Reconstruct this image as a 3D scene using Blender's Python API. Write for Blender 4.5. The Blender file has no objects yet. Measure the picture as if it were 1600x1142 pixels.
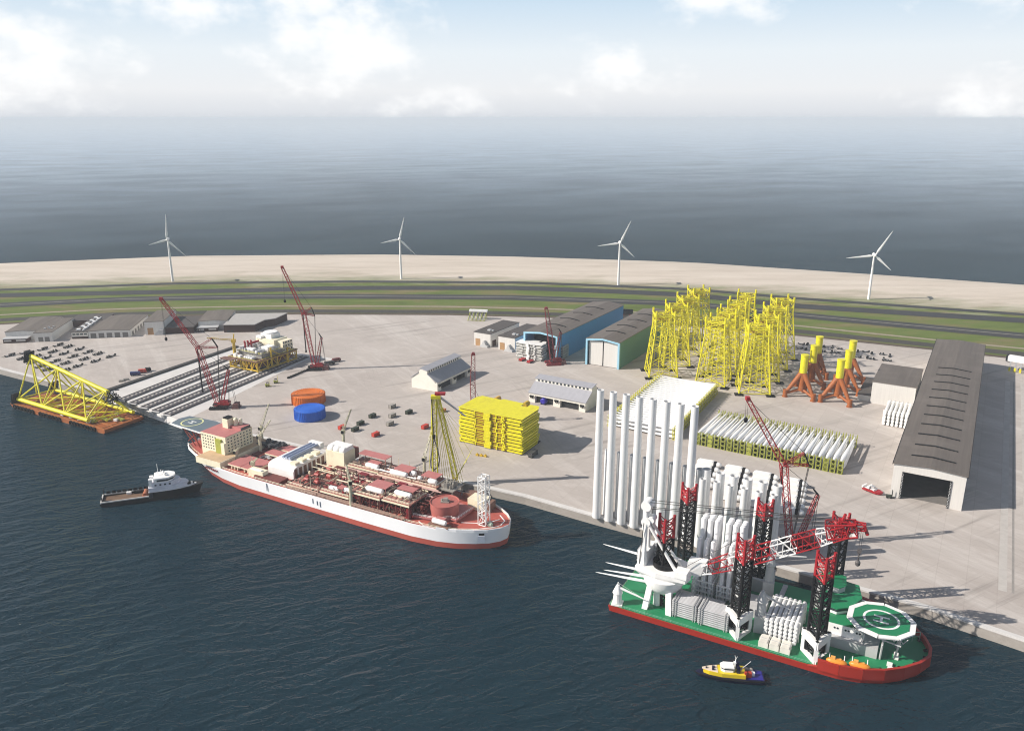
import bpy, bmesh, math, random
from mathutils import Vector
random.seed(7)
R = math.radians
sc = bpy.context.scene
COL = sc.collection
# ------------------------------------------------------------------ camera, sky, sun, exposure
CH, FP, YH = 200.0, 1270.0, 185.0           # camera height, focal length in photo pixels, true horizon row
PITCH = math.atan((571 - YH) / FP)
cd = bpy.data.cameras.new('camera'); cam = bpy.data.objects.new('camera', cd); COL.objects.link(cam)
cd.sensor_width = 36; cd.lens = 36 * FP / 1600; cd.clip_start = 1; cd.clip_end = 150000
cam.location = (0, 0, CH); cam.rotation_euler = (math.pi / 2 - PITCH, 0, 0)
sc.camera = cam
SUN_EL, SUN_AZ = R(34), R(-97)              # the light comes from the left and slightly from the camera's side
w = bpy.data.worlds.new('World'); sc.world = w; w.use_nodes = True
nt = w.node_tree; N = nt.nodes; L = nt.links; N.clear()
def nd(t, **k):
    n = N.new(t)
    for a, b in k.items(): setattr(n, a, b)
    return n
def mth(op, a, b=None, c=None, clamp=False):
    n = nd('ShaderNodeMath', operation=op); n.use_clamp = clamp
    for i, v in enumerate((a, b, c)):
        if v is None: continue
        if isinstance(v, (int, float)): n.inputs[i].default_value = v
        else: L.new(v, n.inputs[i])
    return n.outputs[0]
sky = nd('ShaderNodeTexSky', sky_type='NISHITA'); sky.sun_disc = False
sky.sun_elevation = SUN_EL; sky.sun_rotation = SUN_AZ; sky.altitude = 200; sky.air_density = 1.0; sky.dust_density = 1.2
b1 = nd('ShaderNodeBackground'); b1.inputs[1].default_value = 0.06; L.new(sky.outputs[0], b1.inputs[0])
b2 = nd('ShaderNodeBackground'); b2.inputs[0].default_value = (1.0, 1.0, 1.0, 1); b2.inputs[1].default_value = 0.85
b3 = nd('ShaderNodeBackground'); b3.inputs[1].default_value = 0.76
tc = nd('ShaderNodeTexCoord'); sep = nd('ShaderNodeSeparateXYZ'); L.new(tc.outputs['Generated'], sep.inputs[0])
hyp = mth('SQRT', mth('ADD', mth('MULTIPLY', sep.outputs[0], sep.outputs[0]), mth('MULTIPLY', sep.outputs[1], sep.outputs[1])))
az = mth('ARCTAN2', sep.outputs[0], sep.outputs[1]); el = mth('ARCTAN2', sep.outputs[2], hyp)
cb = nd('ShaderNodeCombineXYZ'); L.new(az, cb.inputs[0]); L.new(el, cb.inputs[1])
ns = nd('ShaderNodeTexNoise'); ns.inputs['Scale'].default_value = 17; ns.inputs['Detail'].default_value = 9; ns.inputs['Roughness'].default_value = 0.58
mp = nd('ShaderNodeMapping'); mp.inputs['Scale'].default_value = (1, 1.5, 1); L.new(cb.outputs[0], mp.inputs[0]); L.new(mp.outputs[0], ns.inputs['Vector'])
acc = None
for (u, v, ru, rv, s) in [(545, 70, 120, 85, 1), (520, 20, 70, 55, 1), (345, 35, 85, 34, 1), (235, 20, 60, 40, .7), (60, 110, 130, 62, .9), (165, 40, 26, 14, .6), (700, 158, 140, 26, .45),
                          (945, 118, 95, 42, .75), (1100, 12, 90, 40, 1), (1205, 8, 22, 20, .9), (1520, 8, 110, 46, .8), (1530, 160, 110, 34, .75)]:
    a0 = math.atan((u - 800) / FP); e0 = (YH - v) / FP * .96
    dx = mth('DIVIDE', mth('SUBTRACT', az, a0), ru / FP); dy = mth('DIVIDE', mth('SUBTRACT', el, e0), rv / FP)
    d = mth('SQRT', mth('ADD', mth('MULTIPLY', dx, dx), mth('MULTIPLY', dy, dy)))
    g = mth('MULTIPLY', mth('SUBTRACT', 1.35, d, clamp=False), s)
    g = mth('MAXIMUM', g, 0.0)
    acc = g if acc is None else mth('MAXIMUM', acc, g)
# elsewhere in the sky (behind and beside the view) a general scatter of cloud
rest = mth('MULTIPLY', mth('SUBTRACT', el, 0.13, clamp=True), 3.0, clamp=True)
acc = mth('MAXIMUM', acc, mth('MULTIPLY', rest, 0.25))
cl = mth('ADD', acc, mth('MULTIPLY', mth('SUBTRACT', ns.outputs[0], 0.5), 3.4))
mr = nd('ShaderNodeMapRange', interpolation_type='SMOOTHSTEP'); L.new(cl, mr.inputs[0]); mr.inputs[1].default_value = .10; mr.inputs[2].default_value = 1.35
cmask = mth('MULTIPLY', mr.outputs[0], mth('GREATER_THAN', acc, 0.001))
rp = nd('ShaderNodeValToRGB'); L.new(mth('MULTIPLY', el, 5.0), rp.inputs[0]); ee = rp.color_ramp.elements
ee[0].position = 0.0; ee[0].color = (.725, .755, .81, 1); ee[1].position = .75; ee[1].color = (.55, .74, .92, 1)
k_ = ee.new(.05); k_.color = (.80, .825, .865, 1)
k_ = ee.new(.15); k_.color = (.91, .925, .945, 1)
k_ = ee.new(.36); k_.color = (.87, .935, .985, 1)
L.new(rp.outputs[0], b3.inputs[0])
hz = nd('ShaderNodeMapRange', interpolation_type='SMOOTHSTEP'); L.new(el, hz.inputs[0]); hz.inputs[1].default_value = 0.12; hz.inputs[2].default_value = 0.38; hz.inputs[3].default_value = 1.0; hz.inputs[4].default_value = 0.0
m1 = nd('ShaderNodeMixShader'); L.new(hz.outputs[0], m1.inputs[0]); L.new(b1.outputs[0], m1.inputs[1]); L.new(b3.outputs[0], m1.inputs[2])
m2 = nd('ShaderNodeMixShader'); L.new(mth('MULTIPLY', cmask, .85), m2.inputs[0]); L.new(m1.outputs[0], m2.inputs[1]); L.new(b2.outputs[0], m2.inputs[2])
wo = nd('ShaderNodeOutputWorld'); L.new(m2.outputs[0], wo.inputs[0])
sd = bpy.data.lights.new('sun', 'SUN'); sd.energy = 5.0; sd.angle = R(0.5); sd.color = (1.0, 0.93, 0.84)
sun = bpy.data.objects.new('sun', sd); COL.objects.link(sun)
_d = Vector((math.sin(SUN_AZ) * math.cos(SUN_EL), math.cos(SUN_AZ) * math.cos(SUN_EL), math.sin(SUN_EL)))
sun.rotation_euler = _d.to_track_quat('Z', 'Y').to_euler()
sc.view_settings.view_transform = 'Standard'; sc.view_settings.look = 'None'; sc.view_settings.exposure = 0.34; sc.view_settings.gamma = 1
sc.cycles.max_bounces = 6; sc.cycles.volume_bounces = 1; sc.cycles.use_denoising = True; sc.cycles.denoising_prefilter = 'ACCURATE'; sc.cycles.filter_width = 1.1; sc.cycles.sample_clamp_indirect = 4

# ------------------------------------------------------------------ map helpers: from a surveyed photo point to the ground plan
cp_, sp_ = math.cos(PITCH), math.sin(PITCH)
def ray(u, v):
    d = (v - 571) / FP; a = (u - 800) / FP
    return a, cp_ - d * sp_, -sp_ - d * cp_
def at(u, v, z=5.0):
    x, y, k = ray(u, v); t = (z - CH) / k
    return x * t, y * t
def plane_pt(base, th, u, v, z0=5.0):
    """along / height of a point on the upright plane through base with heading th (degrees)"""
    x, y, k = ray(u, v); c, s = math.cos(R(th)), math.sin(R(th))
    t = (-s * base[0] + c * base[1]) / (-s * x + c * y)
    return (c * (x * t - base[0]) + s * (y * t - base[1]), CH + k * t - z0)
def interp(pts, u):
    for (a, b), (c, d) in zip(pts, pts[1:]):
        if u <= c: break
    return b + (d - b) * (u - a) / (c - a)
def off(p, th, x, y):
    c, s = math.cos(R(th)), math.sin(R(th)); return p[0] + x * c - y * s, p[1] + x * s + y * c

# ------------------------------------------------------------------ materials
MATS = {}
def mat(name, rgb, rough=.6, metal=0.0, var=.14, scale=.25, stretch=(1, 1, 1), spec=.4, grime=None, gscale=.06, bump=0):
    if name in MATS: return MATS[name]
    m = bpy.data.materials.new(name); m.use_nodes = True; t = m.node_tree; p = t.nodes['Principled BSDF']
    p.inputs['Roughness'].default_value = rough; p.inputs['Metallic'].default_value = metal; p.inputs['Specular IOR Level'].default_value = spec
    tcn = t.nodes.new('ShaderNodeTexCoord'); mpn = t.nodes.new('ShaderNodeMapping'); mpn.inputs['Scale'].default_value = stretch
    t.links.new(tcn.outputs['Object'], mpn.inputs[0])
    n = t.nodes.new('ShaderNodeTexNoise'); n.inputs['Scale'].default_value = scale; n.inputs['Detail'].default_value = 7; n.inputs['Roughness'].default_value = .65
    t.links.new(mpn.outputs[0], n.inputs['Vector'])
    r = t.nodes.new('ShaderNodeValToRGB'); r.color_ramp.elements[0].position = .3; r.color_ramp.elements[1].position = .7
    r.color_ramp.elements[0].color = tuple(c * (1 - var) for c in rgb) + (1,); r.color_ramp.elements[1].color = tuple(min(c * (1 + var), 1) for c in rgb) + (1,)
    t.links.new(n.outputs[0], r.inputs[0]); out = r.outputs[0]
    if grime:
        n2 = t.nodes.new('ShaderNodeTexNoise'); n2.inputs['Scale'].default_value = gscale; n2.inputs['Detail'].default_value = 10; n2.inputs['Roughness'].default_value = .75
        t.links.new(tcn.outputs['Object'], n2.inputs['Vector'])
        r2 = t.nodes.new('ShaderNodeMapRange'); r2.inputs[1].default_value = .5; r2.inputs[2].default_value = .72; r2.inputs[4].default_value = .6; t.links.new(n2.outputs[0], r2.inputs[0])
        mx = t.nodes.new('ShaderNodeMix'); mx.data_type = 'RGBA'; t.links.new(r2.outputs[0], mx.inputs[0]); t.links.new(out, mx.inputs[6]); mx.inputs[7].default_value = tuple(grime) + (1,)
        out = mx.outputs[2]
    t.links.new(out, p.inputs['Base Color'])
    if bump:
        b = t.nodes.new('ShaderNodeBump'); b.inputs['Strength'].default_value = bump; b.inputs['Distance'].default_value = .3; t.links.new(n.outputs[0], b.inputs['Height']); t.links.new(b.outputs[0], p.inputs['Normal'])
    MATS[name] = m; return m
YEL = mat('yellow paint', (.70, .635, .012), .45, var=.08, scale=.4, grime=(.42, .34, .02), gscale=.15)
YEL2 = mat('deep yellow steel', (.60, .40, .03), .5, grime=(.3, .2, .03))
YGR = mat('olive yellow steel', (.34, .36, .06), .5, scale=.8)
ORG = mat('rust orange paint', (.31, .088, .018), .55, scale=.4, grime=(.17, .052, .018), gscale=.2)
ORB = mat('orange drum strapping', (.62, .15, .015), .5, scale=1.2)
BLU = mat('blue drum strapping', (.015, .12, .55), .5, scale=1.2)
RED = mat('crane red', (.34, .012, .018), .45, scale=.5)
DRED = mat('dark red steel', (.20, .014, .02), .5)
BLK = mat('black steel', (.006, .006, .007), .65, var=.3, spec=.2)
RUB = mat('black rubber', (.008, .008, .009), .8, var=.3, spec=.2)
WHT = mat('white paint', (.84, .83, .81), .4, var=.05, scale=.3)
WHB = mat('gelcoat white', (.80, .80, .80), .3, var=.03, scale=.1)
WST = mat('white coated steel', (.72, .72, .72), .4, var=.06, scale=.1, stretch=(1, 1, .2))
GST = mat('galvanised steel', (.46, .46, .47), .4, .3, var=.12, scale=.3)
LGR = mat('light grey steel', (.48, .48, .48), .45, var=.08)
CRM = mat('cream paint', (.82, .75, .56), .45, var=.06, grime=(.55, .45, .28), gscale=.1)
WALL = mat('white cladding', (.62, .60, .57), .6, var=.06, scale=1.2, stretch=(1, 1, .05))
WALL2 = mat('white plaster', (.74, .71, .64), .7, var=.05, grime=(.6, .57, .5))
ROOF = mat('brown grey roof sheet', (.125, .106, .092), .7, var=.18, scale=.5, stretch=(1, .03, 1), grime=(.19, .165, .145), gscale=.04)
ROOF2 = mat('grey roof felt', (.135, .115, .098), .8, var=.18, scale=.3, stretch=(1, .1, 1))
ROOF3 = mat('blue grey roof sheet', (.34, .34, .37), .6, var=.08, scale=.5, stretch=(.06, 1, 1))
ROOF4 = mat('pale roof membrane', (.40, .38, .36), .7, var=.08)
DKR = mat('charcoal roof felt', (.075, .065, .06), .8, var=.2)
BRN = mat('dark brown brick', (.050, .019, .013), .8, var=.25, scale=2)
BLUEW = mat('blue cladding', (.065, .26, .52), .5, var=.08, scale=1.5, stretch=(1, 1, .03))
TEALW = mat('green cladding', (.07, .215, .185), .5, var=.08, scale=1.5, stretch=(1, 1, .03))
LBL = mat('pale blue trim', (.30, .55, .70), .5, var=.05)
DOORO = mat('ochre door', (.38, .22, .10), .6)
DOORG = mat('grey roller door', (.16, .15, .14), .6, var=.2, scale=3, stretch=(.1, .1, 3))
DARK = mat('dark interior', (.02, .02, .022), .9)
GLASS = mat('dark window glass', (.03, .04, .05), .1, spec=.6)
CONC = mat('pale concrete', (.46, .43, .40), .8, var=.1, scale=.2, grime=(.33, .30, .27), gscale=.08)
CONCW = mat('quay wall concrete', (.33, .30, .27), .85, var=.15, scale=.3, stretch=(.4, .4, 1), grime=(.16, .145, .13), gscale=.12)
APR = mat('fresh white concrete', (.60, .58, .56), .8, var=.07, scale=.15, grime=(.5, .48, .46))
ASPH = mat('asphalt', (.032, .032, .032), .9, var=.2, scale=.05)
RAILM = mat('skid rail steel', (.11, .10, .105), .6, var=.2)
HRED = mat('hull red antifouling', (.42, .085, .06), .5, var=.1, scale=.1, grime=(.32, .08, .06), gscale=.05)
DECKR = mat('red deck paint', (.42, .10, .075), .6, var=.12, scale=.15, grime=(.30, .085, .07), gscale=.15)
PINK = mat('faded red cover', (.46, .17, .16), .6, var=.1)
MAROON = mat('maroon module steel', (.16, .04, .032), .6, var=.25, scale=.5)
BROWNP = mat('brown pipework and gap shade', (.20, .11, .08), .5, var=.3, scale=.6)
HWHT = mat('white hull paint', (.86, .86, .87), .4, var=.04, scale=.05, stretch=(1, 1, .2))
GRN = mat('green deck paint', (.012, .21, .085), .5, var=.1, scale=.1, grime=(.02, .17, .07))
JRED = mat('jack up hull red', (.34, .024, .013), .45, var=.1, scale=.1)
HDK = mat('grey helideck', (.12, .16, .19), .7, var=.08)
NAVY = mat('navy hull', (.006, .007, .035), .35, var=.1)
TYEL = mat('tug yellow', (.70, .52, .02), .4, var=.06)
WOOD = mat('wood deck', (.15, .09, .055), .8, var=.2, scale=1, stretch=(.2, 3, 1))
SRED = mat('signal red container', (.50, .05, .03), .5)
DGRN = mat('dark green container', (.035, .045, .03), .6)
GRYC = mat('grey container', (.30, .28, .25), .6)
LBO = mat('lifeboat orange', (.72, .26, .03), .4)
PEN = mat('dark wire rope', (.03, .028, .028), .6)
HOPEM = mat('pale hoist rope', (.50, .46, .12), .6)

# ------------------------------------------------------------------ mesh helpers
class MB:
    def __init__(s): s.v = []; s.f = []
    def add(s, vs, fs):
        n = len(s.v); s.v += [tuple(p) for p in vs]; s.f += [tuple(i + n for i in f) for f in fs]; return s
    def box(s, x0, x1, y0, y1, z0, z1):
        return s.add([(x0, y0, z0), (x1, y0, z0), (x1, y1, z0), (x0, y1, z0), (x0, y0, z1), (x1, y0, z1), (x1, y1, z1), (x0, y1, z1)],
                     [(3, 2, 1, 0), (4, 5, 6, 7), (0, 1, 5, 4), (1, 2, 6, 5), (2, 3, 7, 6), (3, 0, 4, 7)])
    def cbox(s, cx, cy, z0, sx, sy, sz, a=0):
        c, q = math.cos(R(a)), math.sin(R(a)); P = []
        for z in (z0, z0 + sz):
            for dx, dy in ((-1, -1), (1, -1), (1, 1), (-1, 1)):
                x, y = dx * sx / 2, dy * sy / 2; P.append((cx + x * c - y * q, cy + x * q + y * c, z))
        return s.add(P, [(3, 2, 1, 0), (4, 5, 6, 7), (0, 1, 5, 4), (1, 2, 6, 5), (2, 3, 7, 6), (3, 0, 4, 7)])
    def tube(s, p, q, r, r2=None, n=6, cap=True):
        p, q = Vector(p), Vector(q); d = q - p
        if d.length < 1e-6: return s
        r2 = r if r2 is None else r2
        d.normalize(); a = d.orthogonal().normalized() if abs(d.z) < .999 else Vector((1, 0, 0)); b = d.cross(a)
        P = []
        for c, rr in ((p, r), (q, r2)):
            for i in range(n):
                t = 2 * math.pi * (i + .5) / n; P.append(c + a * (rr * math.cos(t)) + b * (rr * math.sin(t)))
        F = [(i, (i + 1) % n, n + (i + 1) % n, n + i) for i in range(n)]
        if cap: F += [tuple(range(n - 1, -1, -1)), tuple(range(n, 2 * n))]
        return s.add(P, F)
    def pipe(s, p, h, r, r2=None, wall=.25, n=24):
        """upright hollow tube, open at the top"""
        x, y, z = p; r2 = r2 or r; P = []
        for rr, zz in ((r, z), (r2, z + h), (r2 - wall, z + h), (r2 - wall, z + h - 6)):
            P += [(x + rr * math.cos(2 * math.pi * i / n), y + rr * math.sin(2 * math.pi * i / n), zz) for i in range(n)]
        F = []
        for k in range(3): F += [(k * n + i, k * n + (i + 1) % n, (k + 1) * n + (i + 1) % n, (k + 1) * n + i) for i in range(n)]
        F += [tuple(range(n - 1, -1, -1)), tuple(range(3 * n, 4 * n))]
        return s.add(P, F)
    def lathe(s, prof, c=(0, 0, 0), n=20, axis='z'):
        P = []
        for r, h in prof:
            for i in range(n):
                t = 2 * math.pi * i / n
                o = {'z': (r * math.cos(t), r * math.sin(t), h), 'x': (h, r * math.cos(t), r * math.sin(t)), 'y': (r * math.cos(t), h, r * math.sin(t))}[axis]
                P.append((c[0] + o[0], c[1] + o[1], c[2] + o[2]))
        F = []
        for k in range(len(prof) - 1): F += [(k * n + i, k * n + (i + 1) % n, (k + 1) * n + (i + 1) % n, (k + 1) * n + i) for i in range(n)]
        F += [tuple(range(n - 1, -1, -1)), tuple(range((len(prof) - 1) * n, len(prof) * n))]
        return s.add(P, F)
    def prism(s, poly, z0, z1, top=None):
        n = len(poly); top = top or poly
        P = [(x, y, z0) for x, y in poly] + [(x, y, z1) for x, y in top]
        return s.add(P, [tuple(range(n - 1, -1, -1)), tuple(range(n, 2 * n))] + [(i, (i + 1) % n, n + (i + 1) % n, n + i) for i in range(n)])
    def extx(s, prof, x0, x1):
        n = len(prof); P = [(x0, y, z) for y, z in prof] + [(x1, y, z) for y, z in prof]
        return s.add(P, [tuple(range(n)), tuple(range(2 * n - 1, n - 1, -1))] + [(i, (i + 1) % n, n + (i + 1) % n, n + i) for i in range(n)])
    def exty(s, prof, y0, y1):
        n = len(prof); P = [(x, y0, z) for x, z in prof] + [(x, y1, z) for x, z in prof]
        return s.add(P, [tuple(range(n)), tuple(range(2 * n - 1, n - 1, -1))] + [(i, (i + 1) % n, n + (i + 1) % n, n + i) for i in range(n)])
    def lat(s, p, q, w0, w1, nb, r, rd, side=(0, 1, 0), n=5, sides=4, X=False):
        """lattice boom: chords and zigzag bracing"""
        p, q = Vector(p), Vector(q); d = (q - p).normalized(); a = Vector(side); a = (a - d * a.dot(d)).normalized(); b = d.cross(a)
        def ring(t):
            c = p.lerp(q, t); ww = (w0 + (w1 - w0) * t) / 2
            if sides == 3: return [c + (a * math.cos(k) + b * math.sin(k)) * ww * 1.25 for k in (R(90), R(210), R(330))]
            return [c + a * ww + b * ww, c - a * ww + b * ww, c - a * ww - b * ww, c + a * ww - b * ww]
        rg = [ring(i / nb) for i in range(nb + 1)]
        for k in range(sides): s.tube(rg[0][k], rg[-1][k], r, n=n)
        for i in range(nb):
            for k in range(sides):
                k2 = (k + 1) % sides
                if X or (i + k) % 2: s.tube(rg[i][k], rg[i + 1][k2], rd, n=4)
                if X or not (i + k) % 2: s.tube(rg[i][k2], rg[i + 1][k], rd, n=4)
        for i in (0, nb):
            for k in range(sides): s.tube(rg[i][k], rg[i][(k + 1) % sides], rd, n=4)
        return s
    def rail(s, pts, z, h=1.1, r=.07, step=3):
        for (a, b) in zip(pts, pts[1:]):
            s.tube((a[0], a[1], z + h), (b[0], b[1], z + h), r, n=4); s.tube((a[0], a[1], z + h / 2), (b[0], b[1], z + h / 2), r, n=4)
            k = max(1, int(math.hypot(b[0] - a[0], b[1] - a[1]) / step))
            for i in range(k + 1):
                x, y = a[0] + (b[0] - a[0]) * i / k, a[1] + (b[1] - a[1]) * i / k; s.tube((x, y, z), (x, y, z + h), r, n=4)
        return s
    def build(s, name, m, parent=None, smooth=False, label=None, at=None):
        me = bpy.data.meshes.new(name); me.from_pydata(s.v, [], s.f); 
        bm = bmesh.new(); bm.from_mesh(me); bmesh.ops.recalc_face_normals(bm, faces=bm.faces); bm.to_mesh(me); bm.free()
        if smooth:
            for p in me.polygons: p.use_smooth = True
            try: me.set_sharp_from_angle(angle=R(40))
            except Exception: pass
        me.materials.append(m); o = bpy.data.objects.new(name, me); COL.objects.link(o)
        if parent: o.parent = parent
        if at: o.location = at
        if label: o['label'] = label
        return o
def thing(name, label, cat, loc=(0, 0, 0), rz=0, group=None):
    o = bpy.data.objects.new(name, None); COL.objects.link(o); o.location = loc; o.rotation_euler = (0, 0, R(rz)); o.empty_display_size = 1
    return tag(o, label, cat, group)
def tag(o, label, cat, group=None):
    o['label'] = label; o['category'] = cat
    if group: o['group'] = group
    return o
def struct(o): o['kind'] = 'structure'; return o
def dup(o, loc, rz, label, group=None):
    def cpy(src, par):
        c = src.copy(); COL.objects.link(c); c.parent = par
        for ch in src.children: cpy(ch, c)
        return c
    r = cpy(o, None); r.location = loc; r.rotation_euler = (0, 0, R(rz)); r['label'] = label
    if group: r['group'] = group
    return r
ORD = ['first', 'second', 'third', 'fourth', 'fifth', 'sixth', 'seventh', 'eighth', 'ninth', 'tenth', 'eleventh', 'twelfth', 'thirteenth', 'fourteenth', 'fifteenth', 'sixteenth', 'seventeenth', 'eighteenth', 'nineteenth', 'twentieth', 'twenty-first', 'twenty-second', 'twenty-third', 'twenty-fourth']
def hull(st, z0, z1, zb, zt):
    """side skin between heights z0..z1; st = (x, half breadth at zb, half breadth at zt, optional x shift at zt)"""
    m = MB(); ring = []
    for s_ in st:
        x, bb, bt = s_[:3]; sh = s_[3] if len(s_) > 3 else 0; ring.append([])
        for z in (z0, z1):
            t = (z - zb) / (zt - zb); b = bb + (bt - bb) * t; ring[-1].append((x + sh * t, b, z))
    P = []; 
    for r0, r1 in ring: P += [(r0[0], -r0[1], r0[2]), (r1[0], -r1[1], r1[2]), (r1[0], r1[1], r1[2]), (r0[0], r0[1], r0[2])]
    F = [(0, 1, 2, 3)]
    for i in range(len(st) - 1):
        a, b = i * 4, i * 4 + 4
        F += [(a, b, b + 1, a + 1), (a + 1, b + 1, b + 2, a + 2), (a + 2, b + 2, b + 3, a + 3), (a + 3, b + 3, b, a)]
    e = (len(st) - 1) * 4; F.append((e + 3, e + 2, e + 1, e))
    return m.add(P, F)
HAZE = 0.00010
# ================================================================== SETTING
def water_mat():
    """sea: dark diffuse body plus a mirror layer whose share grows steeply towards grazing view, as on wind-roughened water"""
    m = bpy.data.materials.new('sea water'); m.use_nodes = True; t = m.node_tree; t.nodes.clear()
    def node(k, **kw):
        n = t.nodes.new(k)
        for a, b in kw.items(): setattr(n, a, b)
        return n
    def mt(op, a, b=None):
        n = node('ShaderNodeMath', operation=op)
        for i, v in enumerate((a, b)):
            if v is None: continue
            if isinstance(v, (int, float)): n.inputs[i].default_value = v
            else: t.links.new(v, n.inputs[i])
        return n.outputs[0]
    tc_ = node('ShaderNodeTexCoord')
    def noise(sx, sy, ang, scale, det, dist=0, rough=.55):
        a = node('ShaderNodeMapping'); a.inputs['Rotation'].default_value = (0, 0, R(ang)); t.links.new(tc_.outputs['Object'], a.inputs[0])
        b = node('ShaderNodeMapping'); b.inputs['Scale'].default_value = (sx, sy, 1); t.links.new(a.outputs[0], b.inputs[0])
        n = node('ShaderNodeTexNoise'); n.inputs['Scale'].default_value = scale; n.inputs['Detail'].default_value = det; n.inputs['Roughness'].default_value = rough; n.inputs['Distortion'].default_value = dist; t.links.new(b.outputs[0], n.inputs['Vector']); return n.outputs[0]
    h = None
    for (a, k) in ((noise(.34, 1, -22, .17, 3, .7, .5), .62), (noise(.45, 1, 10, .42, 3, .8, .5), .24), (noise(1, 1, 0, .03, 2), .35), (noise(.6, 1, -40, 1.4, 2), .04)):
        q = mt('MULTIPLY', a, k); h = q if h is None else mt('ADD', h, q)
    b = node('ShaderNodeBump'); b.inputs['Strength'].default_value = 1; b.inputs['Distance'].default_value = 2.9; t.links.new(h, b.inputs['Height'])
    gust = node('ShaderNodeMapRange'); t.links.new(noise(.5, 1, -20, .006, 5, 0, .6), gust.inputs[0]); gust.inputs[1].default_value = .35; gust.inputs[2].default_value = .65
    col = node('ShaderNodeMix', data_type='RGBA'); t.links.new(gust.outputs[0], col.inputs[0]); col.inputs[6].default_value = (.0045, .0185, .0285, 1); col.inputs[7].default_value = (.008, .026, .037, 1)
    df = node('ShaderNodeBsdfDiffuse'); t.links.new(col.outputs[2], df.inputs[0]); t.links.new(b.outputs[0], df.inputs['Normal'])
    gl = node('ShaderNodeBsdfGlossy'); gl.inputs['Roughness'].default_value = .16; t.links.new(b.outputs[0], gl.inputs['Normal']); gl.inputs[0].default_value = (.90, .95, 1, 1)
    f1 = node('ShaderNodeFresnel'); f1.inputs[0].default_value = 1.33
    f2 = node('ShaderNodeFresnel'); f2.inputs[0].default_value = 1.33; t.links.new(b.outputs[0], f2.inputs['Normal'])
    fac = mt('ADD', mt('SUBTRACT', 1.0, mt('EXPONENT', mt('MULTIPLY', mt('MULTIPLY', mt('POWER', f1.outputs[0], 4.8), mt('ADD', .72, mt('MULTIPLY', gust.outputs[0], .56))), -4.6))), mt('MULTIPLY', mt('MULTIPLY', mt('MINIMUM', f2.outputs[0], .28), .66), mt('POWER', mt('SUBTRACT', 1.0, f1.outputs[0]), 2.5)))
    mx = node('ShaderNodeMixShader'); t.links.new(mt('MINIMUM', fac, 1.0), mx.inputs[0]); t.links.new(df.outputs[0], mx.inputs[1]); t.links.new(gl.outputs[0], mx.inputs[2])
    o = node('ShaderNodeOutputMaterial'); t.links.new(mx.outputs[0], o.inputs[0]); return m
S_ = 30000
struct(MB().add([(-S_, -3000, 0), (S_, -3000, 0), (S_, 2 * S_, 0), (-S_, 2 * S_, 0)], [(0, 1, 2, 3)]).build('sea', water_mat()))
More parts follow.
